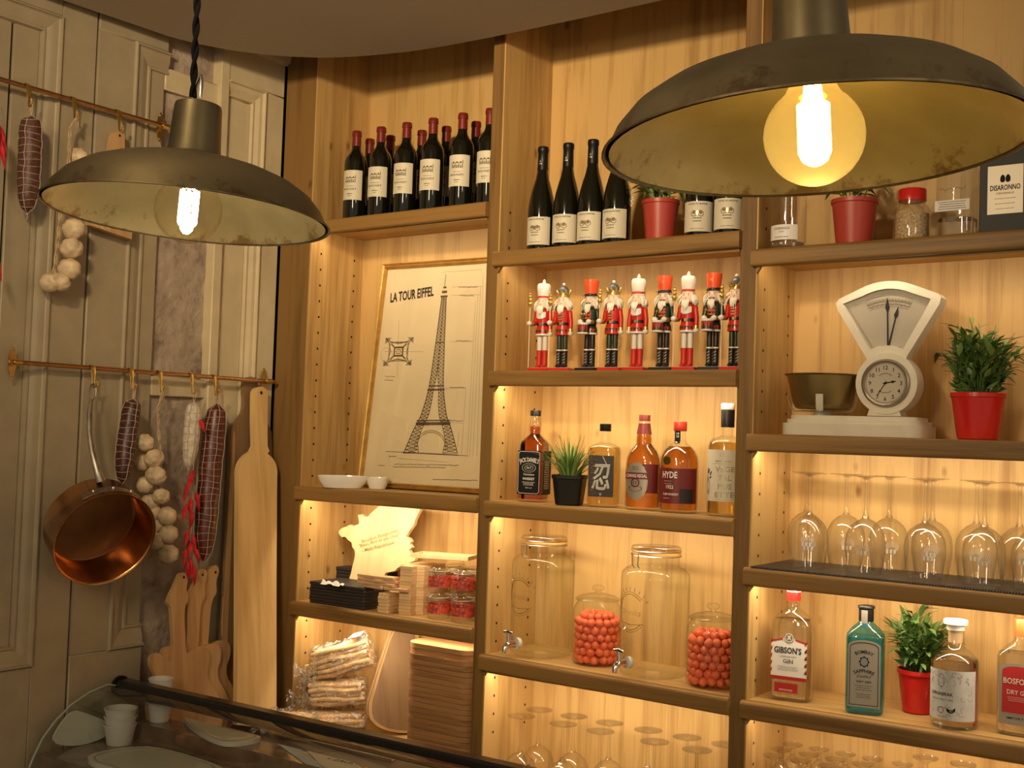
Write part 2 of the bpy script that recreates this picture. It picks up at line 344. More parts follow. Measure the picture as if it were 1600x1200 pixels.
# wall behind the old door panels
m, nt, p = newmat('stone_plaster'); N = nt.nodes.new; L = nt.links
tc = N('ShaderNodeTexCoord'); n1 = N('ShaderNodeTexNoise'); n1.inputs['Scale'].default_value = 9; n1.inputs['Detail'].default_value = 8; n1.inputs['Roughness'].default_value = 0.65
L.new(tc.outputs['Object'], n1.inputs['Vector']); r = N('ShaderNodeValToRGB')
r.color_ramp.elements[0].position = 0.34; r.color_ramp.elements[0].color = (0.20, 0.145, 0.11, 1); r.color_ramp.elements[1].position = 0.6; r.color_ramp.elements[1].color = (0.46, 0.37, 0.29, 1)
e = r.color_ramp.elements.new(0.44); e.color = (0.37, 0.29, 0.225, 1)
L.new(n1.outputs['Fac'], r.inputs[0]); L.new(r.outputs[0], p.inputs['Base Color']); p.inputs['Roughness'].default_value = 0.85
n2 = N('ShaderNodeTexNoise'); n2.inputs['Scale'].default_value = 26; n2.inputs['Detail'].default_value = 8; L.new(tc.outputs['Object'], n2.inputs['Vector'])
b = N('ShaderNodeBump'); b.inputs['Strength'].default_value = 0.9; b.inputs['Distance'].default_value = 0.012; L.new(n2.outputs['Fac'], b.inputs['Height']); L.new(b.outputs[0], p.inputs['Normal'])
M['stone'] = m
wl = struct('wall_left', MB().box(-0.10, -0.042, -4.5, 0.4, FZ, TOP), 'gap')
# rough stone strip as a dented relief
mb = MB(); ny, nz = 16, 150
for j in range(nz+1):
    for i in range(ny+1):
        y = -0.52+0.26*i/ny; z = FZ+(TOP-FZ)*j/nz
        q = sin(y*41+z*13)*sin(z*29-y*7)+0.6*sin(z*61+y*83)*sin(y*97-z*21)
        mb.v.append((-0.034+0.004*q+(-0.003 if random.random() < .04 else 0), y, z))
mb.f = [(j*(ny+1)+i, j*(ny+1)+i+1, (j+1)*(ny+1)+i+1, (j+1)*(ny+1)+i) for j in range(nz) for i in range(ny)]
obj('stone_strip', mb, 'stone', wl, label='strip of bare rough stone between the cream boards', ang=60)
# old painted door boards: every board, moulding length and crosspiece its own piece
def board(y0, y1, z0, z1, x0=-0.03, x1=0.0, mat='taupe', b=0.003, name='plank', rise=None):
    return obj(name, MB().cbox(x0, x1, y0, y1, z0, z1, b), mat, wl)
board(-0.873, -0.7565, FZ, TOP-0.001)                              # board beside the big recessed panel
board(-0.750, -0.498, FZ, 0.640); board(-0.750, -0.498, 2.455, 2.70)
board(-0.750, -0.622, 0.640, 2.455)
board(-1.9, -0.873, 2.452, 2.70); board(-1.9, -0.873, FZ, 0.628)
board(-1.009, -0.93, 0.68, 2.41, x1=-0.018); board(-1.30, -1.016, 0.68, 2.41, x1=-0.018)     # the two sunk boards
board(-0.556, -0.498, 0.70, 2.40, x1=-0.014)                       # sunk board next to the stone
def mould_v(y0, y1, z0, z1, m0, m1, mat='taupe'):
    """upright length of moulding, y0 the bead side, y1 the sunk side; mitred by m0 / m1 at its ends"""
    prof = [(0, -0.03), (0, 0.004), (0.05, 0.010), (0.11, 0.010), (0.15, 0.002), (0.20, 0.0), (0.45, -0.001), (0.62, -0.006), (0.80, -0.011), (0.84, -0.006), (0.93, -0.006), (1.0, -0.020), (1.0, -0.03)]
    mb = MB(); vs = []
    for t, x in prof:
        y = y0+(y1-y0)*t; vs.append((x, y, z0+abs(y-y0)*m0)); vs.append((x, y, z1-abs(y-y0)*m1))
    n = len(prof)
    mb.add(vs, [(2*i, 2*i+2, 2*i+3, 2*i+1) for i in range(n-1)]+[tuple(range(0, 2*n, 2)), tuple(range(1, 2*n, 2))])
    return obj('moulding', mb, mat, wl, ang=25)
def mould_h(z0, z1, y0, y1, m0, m1, mat='taupe'):
    prof = [(0, -0.03), (0, 0.004), (0.05, 0.010), (0.11, 0.010), (0.15, 0.002), (0.20, 0.0), (0.45, -0.001), (0.62, -0.006), (0.80, -0.011), (0.84, -0.006), (0.93, -0.006), (1.0, -0.020), (1.0, -0.03)]
    mb = MB(); vs = []
    for t, x in prof:
        z = z0+(z1-z0)*t; vs.append((x, y0+abs(z-z0)*m0, z)); vs.append((x, y1-abs(z-z0)*m1, z))
    n = len(prof)
    mb.add(vs, [(2*i, 2*i+2, 2*i+3, 2*i+1) for i in range(n-1)]+[tuple(range(0, 2*n, 2)), tuple(range(1, 2*n, 2))])
    return obj('moulding', mb, mat, wl, ang=25)
mould_v(-0.873, -0.930, 0.628, 2.452, 1, 1); mould_h(2.452, 2.395, -1.45, -0.873, 0, 1); mould_h(0.628, 0.692, -1.45, -0.873, 0, 1)
mould_v(-0.625, -0.553, 0.640, 2.455, 1, 1); mould_h(0.640, 0.71, -0.625, -0.498, 1, 0); mould_h(2.455, 2.385, -0.625, -0.492, 1, 0)
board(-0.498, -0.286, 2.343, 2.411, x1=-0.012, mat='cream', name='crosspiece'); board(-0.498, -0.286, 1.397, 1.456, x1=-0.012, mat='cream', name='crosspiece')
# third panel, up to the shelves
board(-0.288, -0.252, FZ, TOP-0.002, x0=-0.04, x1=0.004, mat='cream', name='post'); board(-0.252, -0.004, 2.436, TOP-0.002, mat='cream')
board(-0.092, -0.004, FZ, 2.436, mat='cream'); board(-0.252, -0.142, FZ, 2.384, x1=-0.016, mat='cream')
mould_v(-0.092, -0.142, FZ, 2.436, 0, 1, 'cream'); mould_h(2.436, 2.384, -0.252, -0.092, 0, 1, 'cream')
obj('crown_moulding', MB().prism([(0.0, 2.548), (0.018, 2.556), (0.022, 2.575), (0.03, 2.59), (0.03, 2.60), (0.0, 2.60)], -0.137, 0.012, 'xz'), 'cream', wl)
# ================================================================ SHELVES
XS = dict(b1=(0.1442, 0.8737), b2=(0.9155, 1.6902), b3=(1.7352, 2.62))
unit = thing('shelving_unit', 'built-in oak shelving wall in three bays with lit shelves', 'shelving', (0, 0, 0))
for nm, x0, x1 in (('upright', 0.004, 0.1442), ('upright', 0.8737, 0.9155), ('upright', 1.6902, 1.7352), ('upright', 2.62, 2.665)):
    obj(nm, MB().cbox(x0+0.001, x1, 0, D, FZ, TOP-0.001, 0.0015), 'oak_stile_shaded', unit)
for k, (x0, x1) in XS.items():                                     # side linings and back boards
    obj('side_lining', MB().box(x0, x0+0.004, 0.0008, D, FZ+0.8, TOP-0.001), 'oak', unit, ang=None)
    n = 3 if k != 'b3' else 4; w = (x1-x0)/n
    for i in range(n): obj('back_board', MB().cbox(x0+i*w, x0+(i+1)*w, D, D+0.018, FZ, TOP-0.001, 0.0004), 'oak', unit)
SH = dict(b1a=(2.0026, .0111), b1b=(1.1223, .0025), b1c=(.7424, -.003), b2a=(1.8579, .0123), b2b=(1.5, .0009), b2c=(1.116, -.0038), b2d=(.6645, -.012),
          b3a=(1.8144, .01), b3b=(1.3356, .0004), b3c=(.9935, -.0044), b3d=(.6614, .008), b1e=(.345, 0), b2e=(.252, 0), b3e=(.395, 0))
X0 = {'1': .5, '2': 1.3, '3': 2.1}
def sz(k, x):                                                      # height of a shelf's top at x
    z, s = SH[k]; return z+s*(x-X0[k[1]])
for k in SH:
    x0, x1 = XS['b'+k[1]]; za, zb = sz(k, x0), sz(k, x1); mb = MB()
    # board, nose with softened edges, ends bevelled over the uprights
    prof = [(-0.021, -0.005), (-0.016, 0), (D, 0), (D, -0.022), (0.006, -0.022), (0.006, -0.045), (-0.016, -0.045), (-0.021, -0.040)]
    e0 = 0.0 if k[1] != '1' else 0.0
    vs = []
    for y, z in prof:
        ex = 0.006 if y < -0.0005 else 0.0
        vs += [(x0-ex+(0.0045 if not ex else 0), y, za+z), (x1+ex, y, zb+z)]
    mb = MB(); q = [(x0+.0045, .0062, 0), (x1, .0062, 0), (x1, D, 0), (x0+.0045, D, 0)]; zt = lambda x: za+(zb-za)*(x-x0)/(x1-x0)
    mb.add([(x, y, zt(x)-.022) for x, y, _ in q]+[(x, y, zt(x)) for x, y, _ in q], [(0, 3, 2, 1), (4, 5, 6, 7), (0, 1, 5, 4), (1, 2, 6, 5), (2, 3, 7, 6), (3, 0, 4, 7)])
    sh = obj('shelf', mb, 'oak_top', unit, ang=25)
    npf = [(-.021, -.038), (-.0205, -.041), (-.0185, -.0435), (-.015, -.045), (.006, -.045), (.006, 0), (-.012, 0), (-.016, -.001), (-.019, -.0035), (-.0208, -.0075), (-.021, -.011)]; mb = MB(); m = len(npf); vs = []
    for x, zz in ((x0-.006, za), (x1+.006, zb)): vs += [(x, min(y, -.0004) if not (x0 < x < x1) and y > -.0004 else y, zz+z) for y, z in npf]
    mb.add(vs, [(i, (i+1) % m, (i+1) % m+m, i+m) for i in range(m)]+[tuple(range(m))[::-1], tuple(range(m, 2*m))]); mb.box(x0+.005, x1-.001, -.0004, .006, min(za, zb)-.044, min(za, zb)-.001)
    ns = obj('shelf_nose', mb, 'oak_h_shaded', sh, ang=30)
    mb = MB(); mb.prism([(x0+0.0042, za-0.045), (x0+0.0042, za-0.063), (x0+0.017, za-0.045)], -0.006, 0.004, 'xz'); obj('added_wedge', mb, 'oak_h_shaded', sh)  # added wedge, gives the lit side its slanted start under the nose
    if k[2] != 'e':
        mb = MB().box(x0+0.02, x1-0.01, 0.008, 0.018, za-0.026, za-0.0225); obj('led_strip', mb, plain('led_strip_glow', (0.9, 0.85, 0.7, 1), 0.4, emit=(1, 0.72, 0.36, 1), es=3) if 'led' not in M else M['led'], sh)
        M.setdefault('led', bpy.data.materials['led_strip_glow'])
        cx = (x0+x1)/2; zz = (za+zb)/2-0.029
        pw = 2.2*(x1-x0)/0.75
        a = area('led_light', (cx, 0.016, zz), (cx, 0.13, zz-0.19), x1-x0-0.04, pw, WARM, 0.008); a.data.spread = radians(165)
        a.rotation_euler = (radians(-59.0+90-90+0), 0, 0); a.rotation_euler = (radians(35), 0, 0)
    # side row pegs
# shelf pin holes
mb = MB(); R = 0.0042
for k, (x0, x1) in XS.items():
    zs = 1.6337 if k == 'b1' else 1.66
    for i in range(-6, 24):
        z = zs-i*0.0533
        if z < 0.36 or z > 1.98: continue
        for y in (0.0505, 0.2164):
            if any(abs(z-(sz(s, x0)-0.022)) < 0.03 for s in SH if s[:2] == k): continue
            mb.add([(x0+0.0046, y+R*cos(2*pi*q/10), z+R*sin(2*pi*q/10)) for q in range(10)], [tuple(range(10))])
obj('shelf_pin_holes', mb, 'hole', unit, kind='stuff', ang=None)
# ================================================================ PENDANT LAMPS
def shade_mat(name, c1, c2, stain, rough, metal, s=9):
    m, nt, p = newmat(name); N = nt.nodes.new; L = nt.links
    tc = N('ShaderNodeTexCoord'); n = N('ShaderNodeTexNoise'); n.inputs['Scale'].default_value = s; n.inputs['Detail'].default_value = 7; L.new(tc.outputs['Object'], n.inputs['Vector'])
    r = N('ShaderNodeValToRGB'); r.color_ramp.elements[0].position = 0.35; r.color_ramp.elements[0].color = c1; r.color_ramp.elements[1].position = 0.68; r.color_ramp.elements[1].color = c2
    L.new(n.outputs['Fac'], r.inputs[0])
    n2 = N('ShaderNodeTexNoise'); n2.inputs['Scale'].default_value = s*2.3; n2.inputs['Detail'].default_value = 9; n2.inputs['Roughness'].default_value = 0.7; L.new(tc.outputs['Object'], n2.inputs['Vector'])
    sx = N('ShaderNodeSeparateXYZ'); L.new(tc.outputs['Object'], sx.inputs[0])
    mr = N('ShaderNodeMapRange'); mr.inputs['From Min'].default_value = 0.035; mr.inputs['From Max'].default_value = 0.0; mr.inputs['To Min'].default_value = 0; mr.inputs['To Max'].default_value = 0.16
    L.new(sx.outputs['Z'], mr.inputs['Value']); ad = N('ShaderNodeMath'); L.new(n2.outputs['Fac'], ad.inputs[0]); L.new(mr.outputs[0], ad.inputs[1])
    k = N('ShaderNodeValToRGB'); k.color_ramp.elements[0].position = 0.625; k.color_ramp.elements[0].color = (0, 0, 0, 1); k.color_ramp.elements[1].position = 0.72; k.color_ramp.elements[1].color = (1, 1, 1, 1)
    L.new(ad.outputs[0], k.inputs[0]); mx = N('ShaderNodeMixRGB'); L.new(k.outputs[0], mx.inputs[0]); L.new(r.outputs[0], mx.inputs[1]); mx.inputs[2].default_value = stain
    L.new(mx.outputs[0], p.inputs['Base Color']); p.inputs['Metallic'].default_value = metal; p.inputs['Roughness'].default_value = rough
    return m
M['shade_out'] = shade_mat('aged_bronze', (0.15, 0.122, 0.065, 1), (0.23, 0.19, 0.11, 1), (0.13, 0.085, 0.05, 1), 0.40, 0.75)
M['shade_in'] = shade_mat('worn_brass_inside', (0.26, 0.215, 0.12, 1), (0.38, 0.32, 0.19, 1), (0.16, 0.10, 0.04, 1), 0.36, 0.65)
M['bulb_clear'] = thin_glass('bulb_glass_clear', (1, 0.97, 0.9, 1), f0=0.05, edge=0.6)
M['bulb_amber'] = thin_glass('bulb_glass_amber', (1.0, 0.80, 0.30, 1), refl=(1, 0.8, 0.4, 1), f0=0.05, edge=0.5, milk=0.05)
M['fil'] = plain('glowing_filament', (1, 0.8, 0.5, 1), emit=(1, 0.80, 0.47, 1), es=70)
M['fil_rod'] = plain('glowing_led_core', (1, 0.8, 0.5, 1), emit=(1, 0.76, 0.38, 1), es=42)
M['cord'] = plain('black_braided_cord', (0.006, 0.005, 0.005, 1), 0.9, spec=0.1)
def pendant(uc, vc, depth, rad, lean, label, amber, neck_top=0.80, bz=0.0):
    c = atd(uc, vc, depth); R = rad
    t = thing('pendant_lamp', label, 'lamp', c, rot=lean, group='bronze pendant lamps')
    P = [(0.150, .815), (0.162, .81), (0.168, .78), (0.185, .50), (0.195, .445), (0.225, .425), (0.33, .405), (0.46, .375), (0.60, .335), (0.74, .278), (0.86, .198), (0.94, .105), (0.985, .015), (1.0, -.004), (1.008, -.002), (1.006, .008)]
    Q = [(r*R, z*R) for r, z in P]
    obj('shade', MB().lathe(Q, 64, cap=False), 'shade_out', t, label='dull olive bronze outside of the shade')
    inn = [(max(0.02, r*R-0.0025), z*R-0.0022) for r, z in P[2:13]]
    obj('shade_lining', MB().lathe(inn, 64, cap=False), 'shade_in', t, label='worn brassy inside of the shade with dark stains')
    obj('top_cap', MB().lathe([(0.158*R, .80*R), (0.15*R, .815*R), (0.10*R, .822*R), (0.03*R, .83*R), (0.02*R, .85*R), (0, .85*R)], 24), 'shade_out', t)
    zc = .84*R
    obj('hook', MB().tube([(-.012*R*2, 0, zc), (-.05*R, 0, zc+.06*R), (-.035*R, 0, zc+.13*R), (0.0, 0, zc+.19*R), (.012*R, 0, zc+.14*R), (.012*R, 0, zc+.02*R)], 0.0022, 8), 'steel', t)
    # twisted cord straight up to the soffit
    H = (2.48-c.z)*1.0; pts = [[], []]
    inv = Matrix(t.matrix_basis.to_3x3()).inverted() if False else None
    from mathutils import Euler
    Ri = Euler(lean).to_matrix().inverted(); n = 150
    for s in (0, 1):
        for i in range(n+1):
            z = zc+.02*R+(H-zc-.02*R)*i/n; a = z*95+s*pi
            pts[s].append(Ri @ Vector((0.0026*cos(a), 0.0026*sin(a), z)))
    mb = MB(); mb.tube(pts[0], 0.0029, 6); mb.tube(pts[1], 0.0029, 6); obj('cord', mb, 'cord', t)
    g = 0.0475; zb = bz*R
    b = obj('bulb', MB().lathe([(0.0005, -g)]+[(g*sin(a), -g*cos(a)) for a in [0.12*k for k in range(1, 22)]]+[(0.024, g*0.95), (0.017, g*1.25), (0.015, g*1.5)], 32), 'bulb_amber' if amber else 'bulb_clear', t, loc=(0, 0, zb))
    obj('socket', MB().lathe([(0.0165, zb+g*1.3), (0.019, zb+g*1.35), (0.019, .78*R), (0.01, .80*R)], 20), 'black', t)
    if amber:
        obj('filament', MB().lathe([(0.006, -0.028), (0.012, -0.024), (0.0155, -0.016), (0.0155, 0.030), (0.010, 0.034), (0.008, 0.05)], 20), 'fil_rod', b)
    else:
        mb = MB()
        for k in range(8):
            a = 2*pi*k/8; x, y = 0.0115*cos(a), 0.0115*sin(a)
            mb.tube([(x*0.8, y*0.8, -0.022), (x, y, -0.018), (x, y, 0.028)], 0.0022, 6)
        mb.lathe([(0.004, -0.034), (0.009, -0.028), (0.009, -0.022)], 12)
        obj('filament', mb, 'fil', b)
    pl = bpy.data.lights.new('bulb_light', 'POINT'); pl.energy = 1.1 if amber else 2.0; pl.color = (1, .78, .46); pl.shadow_soft_size = 0.02
    po = bpy.data.objects.new('bulb_light', pl); COL.objects.link(po); po.parent = t; po.location = (0, 0, zb-0.036-0.0)
    return t
pendant(293, 339, 1.72, 0.2, (radians(-3.0), radians(1.0), 0), 'worn bronze pendant lamp in front of the cream door boards, clear globe bulb', False, bz=0.05)
pendant(1273, 232, 1.145, 0.2, (radians(0.2), radians(-3.4), 0), 'worn bronze pendant lamp with amber globe bulb, hanging before the top shelves', True, bz=0.06)
# ================================================================ RAILS ON THE WALL
def rail(y0, y1, z, label, plates):
    t = thing('hanging_rail', label, 'rail', (0, 0, z))
    obj('pipe', MB().tube([(0.036, y0, 0), (0.036, y1, 0)], 0.0068, 14), 'copper_pipe', t)
    for y in plates:
        pts = []
        for i in range(40):
            a = 2*pi*i/40; w = 0.0125*(0.72+0.28*cos(2*a)*0+0.28*abs(cos(a*1.0))**3) if abs(sin(a)) < .75 else 0.0125*0.62
            pts.append((y+w*cos(a), 0.046*sin(a)))
        pl = obj('bracket', MB().prism([(a_, b_) for a_, b_ in pts], 0.0115, 0.0145, 'yz'), 'brass', t)
        mb = MB(); mb.tube([(0.0145, y, 0), (0.04, y, 0)], 0.008, 12); mb.tube([(0.036, y-0.012, 0), (0.036, y+0.012, 0)], 0.0095, 14); obj('holder', mb, 'brass', pl)
        mb = MB()
        for s in (-1, 1): mb.tube([(0.0144, y, s*0.036), (0.0165, y, s*0.036)], 0.0035, 10)
        obj('screw', mb, 'steel', pl)
    return t
rail(-1.45, -0.515, 2.214, 'copper pipe rail high on the wall carrying three hooks', [-0.53])
rail(-1.003, -0.030, 1.464, 'copper pipe rail at mid height carrying the copper pan and sausages', [-0.985, -0.06])
def hook_mesh():
    mb = MB(); pts = []
    for i in range(9): a = pi*(1.0-i/8.0)+0.0; pts.append((0.0085*cos(a), 0, 0.0085*sin(a)))
    pts += [(0.0105, 0, -0.012), (0.012, 0, -0.035), (0.012, 0, -0.048), (0.016, 0, -0.058), (0.024, 0, -0.058), (0.030, 0, -0.050), (0.031, 0, -0.038)]
    w = [0.0075]*9+[0.0085, 0.005, 0.0038, 0.0036, 0.0036, 0.0042, 0.006]
    mb.tube(pts, [(0.0011, q) for q in w], 8, flat=(1, 0, 0.01)); return mb
HK = None
def hook(y, z, label):
    global HK
    if HK is None:
        HK = thing('rail_hook', label, 'hook', (0.036, y, z), group='brass hooks on the copper rails'); o = HK
        obj('hook_body', hook_mesh(), 'brass', HK)
    else: o = dup(HK, (0.036, y, z), label=label)
    return (0.062, y, z-0.056)
h1 = hook(-0.998, 2.214, 'brass hook on the upper rail holding a hanging salami')
h2 = hook(-0.855, 2.214, 'brass hook on the upper rail holding a garlic braid')
h3 = hook(-0.704, 2.214, 'brass hook on the upper rail holding a small handled board')
k1 = hook(-0.750, 1.464, 'brass hook on the lower rail holding the copper pan')
k2 = hook(-0.617, 1.464, 'brass hook on the lower rail holding the thin dark salami')
k3 = hook(-0.512, 1.464, 'brass hook on the lower rail holding the long garlic braid')
k4 = hook(-0.391, 1.464, 'brass hook on the lower rail holding the white floured sausage')
k5 = hook(-0.298, 1.464, 'brass hook on the lower rail holding the big netted salami')
# ---------------------------------------------------------------- sausages
M['salami'] = plain('dark_salami', (0.055, 0.014, 0.010, 1), 0.38, bump=0.7, scale=70, var=0.45)
M['salami2'] = plain('red_salami', (0.095, 0.018, 0.011, 1), 0.36, bump=0.5, scale=60, var=0.35)
M['salami3'] = plain('brown_salami', (0.085, 0.030, 0.018, 1), 0.5, bump=0.8, scale=70, var=0.35)
M['flour'] = plain('floured_sausage', (0.62, 0.55, 0.44, 1), 0.8, bump=1.0, scale=60, var=0.25)
M['string'] = plain('butcher_string', (0.50, 0.38, 0.32, 1), 0.8)
def salami(label, top, bot, r, mat, rings, lines, bend=0.0, taper=0.6):
    """hangs from top to bot (world points)"""
    T, B = Vector(top), Vector(bot); Ln = (T-B).length
    t = thing('salami', label, 'sausage', T)
    t.rotation_euler = (T-B).to_track_quat('Z', 'Y').to_euler()
    n = 22; prof = []; z0, z1 = -Ln+0.014, -0.028
    cx = lambda z: bend*sin(pi*(z-z0)/(z1-z0))
    def rr(u):
        e = 1-abs(2*u-1)**(9 if u > .5 else 5*taper); return r*(0.12+0.88*max(0, e)**0.5)*(1+0.03*sin(u*47))
    mb = MB(); m = 18; vs = []
    for j in range(n+1):
        u = j/n; z = z0+(z1-z0)*u; q = rr(u)
        for i in range(m): a = 2*pi*i/m; vs.append((cx(z)+q*cos(a)*(1+.03*sin(3*a+j)), q*sin(a), z))
    mb.add(vs, [(j*m+i, j*m+(i+1) % m, (j+1)*m+(i+1) % m, (j+1)*m+i) for j in range(n) for i in range(m)]+[tuple(reversed(range(m))), tuple(range(n*m, n*m+m))])
    obj('casing', mb, mat, t)
    mb = MB()
    for k in range(rings):
        u = 0.05+0.9*k/(rings-1); z = z0+(z1-z0)*u; q = rr(u)*1.02+0.0004; pts = []
        for i in range(17): a = 2*pi*i/16; pts.append((cx(z)+q*cos(a), q*sin(a), z+0.0025*sin(2*a+k)))
        mb.tube(pts, 0.0007, 5, cap=False)
    for k in range(lines):
        a = 2*pi*(k+.35)/lines; pts = []
        for j in range(n+1): u = j/n; z = z0+(z1-z0)*u; q = rr(u)*1.03+0.0006; pts.append((cx(z)+q*cos(a+.05*sin(j*1.3)), q*sin(a+.05*sin(j*1.3)), z))
        mb.tube(pts, 0.0010, 5)
    obj('string_net', mb, 'string', t)
    mb = MB(); mb.tube([(0, 0, z1-0.004), (0.004, 0, z1+0.014), (0.003, 0, 0.004), (-0.003, 0, 0.004), (-0.004, 0, z1+0.014), (0, 0.002, z1-0.004)], 0.0011, 5)
    mb.tube([(0, 0, z0+0.004), (0.001, 0.001, z0-0.008), (0.006, -0.004, z0-0.022)], 0.0011, 5); 
    mb.ball((0, 0, z0-0.004), 0.0035, 8, 5); obj('tie', mb, 'string', t)
    return t
salami('brown netted salami hanging from the upper rail', h1, at(42, 340, 'x', 0.062), 0.0300, 'salami3', 14, 4, 0.002)
salami('thin dark salami with white string, next to the copper pan', k2, at(190, 762, 'x', 0.07), 0.0265, 'salami', 13, 3, 0.004)
salami('small white floured sausage between the garlic and big salami', k4, at(294, 738, 'x', 0.066), 0.0240, 'flour', 9, 8, 0.0, 0.42)
salami('big dark red salami in a white string net', k5, at(317, 884, 'x', 0.075), 0.0345, 'salami2', 23, 6, 0.004, 0.8)
# ---------------------------------------------------------------- garlic
M['garlic'] = plain('garlic_skin', (0.60, 0.46, 0.29, 1), 0.5, bump=0.8, scale=45, var=0.28)
M['stalk'] = plain('dry_stalk', (0.42, 0.31, 0.18, 1), 0.8, bump=0.5, scale=60, var=0.3)
def garlic_mesh(seed):
    rnd = random.Random(seed); mb = MB(); n = 48; vs = []
    prof = [(0.0, -0.0150), (0.35, -0.0178), (0.5, -0.0168), (0.85, -0.011), (1.0, -0.002), (0.95, 0.007), (0.75, 0.014), (0.42, 0.0185), (0.24, 0.022), (0.16, 0.028), (0.12, 0.033)]
    k = rnd.choice([7, 8, 9]); ph = rnd.random()*6
    for r, z in prof:
        for i in range(n):
            a = 2*pi*i/n; q = 0.0245*max(r, .02)*(1+(0.16*abs(cos(k*a/2+ph))**.7-.10)*min(1, r*1.6)*min(1, .25+abs(z)*80)+.04*sin(a+ph)); vs.append((q*cos(a), q*sin(a), z))
    m = len(prof); mb.add(vs, [(j*n+i, j*n+(i+1) % n, (j+1)*n+(i+1) % n, (j+1)*n+i) for j in range(m-1) for i in range(n)]+[tuple(reversed(range(n))), tuple(range((m-1)*n, m*n))])
    return mesh_of('garlic_bulb', mb, 'garlic', 70)
GM = [garlic_mesh(i) for i in range(4)]
def garlic(label, top, braid, bulbs, rb=0.004):
    """braid: pixel path; bulbs: (u, v, radius in px, depth x, tilt)"""
    T = Vector(top); t = thing('garlic_braid', label, 'garlic', T)
    P = [T]+[at(u, v, 'x', x) for u, v, x in braid]; mb = MB(); ln = 0
    dense = []
    for a, b in zip(P, P[1:]):
        k = max(2, int((b-a).length/0.004))
        for i in range(k): dense.append(a+(b-a)*(i/k))
    for s in range(3):
        pts = [p-T+Vector((0.3*rb*sin(2*(i*.22+s*2.09)), rb*sin(i*.22+s*2.09), 0)) for i, p in enumerate(dense)]
        mb.tube(pts, rb*0.72, 6)
    mb.tube([(0.002, -.004, -0.03), (0.002, -.006, 0), (0, 0, 0.008), (-.002, .006, 0), (-.002, .004, -0.03)], 0.002, 6)
    obj('braid', mb, 'stalk', t, label='plaited dry stalks')
    for i, (u, v, rp, x, tx, ty) in enumerate(bulbs):
        p = at(u, v, 'x', x)-T; s = rp/13.2
        o = obj('garlic_bulb', GM[i % 4], None, t, loc=p, rot=(Vector((-.55+.25*sin(i*2.1), .55+.3*cos(i*1.7), .25+.5*sin(i*3.3+1)))).to_track_quat('Z', 'Y').to_euler()); o.scale = (s, s, s)
    return t
garlic('long braid of many garlic bulbs beside the copper pan', k3, [(247, 640, .06), (249, 690, .055), (250, 760, .05), (258, 840, .045), (262, 868, .045)],
       [(226, 692, 15, .060, -1.3, .4), (223, 722, 14, .035, -1.0, -.2), (241, 717, 16, .085, -1.9, .9), (226, 757, 14, .04, -1.2, 0), (243, 743, 17, .082, -1.8, 1.1),
        (233, 785, 14, .045, -1.2, .2), (252, 776, 14, .085, -.5, .5), (238, 801, 14, .05, -1.4, .1), (243, 820, 14, .05, -1.2, .3), (261, 806, 15.5, .085, -1.2, 1.2),
        (242, 846, 16, .055, -1.4, .2), (263, 834, 15.5, .088, -2.0, 1.0), (262, 866, 17, .08, -.2, .5)])
garlic('garlic braid hanging from the upper rail with its bulbs low down', h2, [(110, 200, .06), (107, 262, .055), (94, 340, .05), (88, 400, .045), (84, 430, .045)],
       [(122, 246, 15, .05, -1.0, 1.6), (115, 357, 17, .075, -1.3, 1.2), (112, 389, 17, .075, -1.3, .9), (108, 420, 17, .075, -1.5, 1.0), (94, 441, 15, .07, -1.9, .3), (78, 441, 15, .055, -1.2, -.5)])
# ---------------------------------------------------------------- chillies
M['chilli'] = plain('dried_red_chilli', (0.52, 0.018, 0.025, 1), 0.28, var=0.35, scale=50)
def chillies(label, top, spots, vine):
    T = Vector(top); t = thing('chilli_string', label, 'chilli string', T)
    obj('cord', MB().tube([T-T]+[at(u, v, 'x', x)-T for u, v, x in vine], 0.0012, 6), 'stalk', t)
    for i, (u, v, dx, dy, L) in enumerate(spots):
        rnd = random.Random(i*7+3); p = at(u, v, 'x', 0.100+0.012*rnd.random())-T; q = at(u+dx, v+dy, 'x', 0.100+0.02*rnd.random())-T
        mid = (p+q)/2+Vector((0.008*rnd.random(), 0.010*(rnd.random()-.5), 0)); pts = []
        for k in range(9):
            s = k/8; pts.append(p*(1-s)**2+mid*2*s*(1-s)+q*s*s)
        obj('chilli', MB().tube(pts, [0.003, 0.0062, 0.0078, 0.0076, 0.0066, 0.0055, 0.004, 0.0024, 0.0008], 8), 'chilli', t)
    return t
chillies('long string of dried red chillies before the guitar boards', at(308, 650, 'x', 0.045), [(312, 656, 8, 20, 1), (302, 735, -6, 26, 1), (300, 742, -12, 34, 1), (292, 760, -6, 26, 1), (306, 770, 5, 30, 1), (292, 788, -8, 28, 1),
         (298, 778, 0, 34, 1), (300, 800, -4, 28, 1), (293, 828, -4, 26, 1), (300, 835, 6, 26, 1), (290, 858, -4, 28, 1), (303, 855, 7, 26, 1), (297, 872, 1, 30, 1), (292, 878, 2, 30, 1), (301, 882, 2, 34, 1), (296, 846, 0, 24, 1)],
         [(307, 690, .08), (301, 740, .102), (300, 800, .106), (297, 870, .106)])
chillies('dried red chillies hanging at the far end of the upper rail', at(-6, 150, 'x', 0.045), [(-2, 196, 12, 44, 1), (0, 215, 9, 52, 1), (-6, 190, 4, 40, 1), (-8, 225, 6, 45, 1), (-8, 400, 10, 40, 1)], [(-5, 240, .10), (-6, 420, .10)])
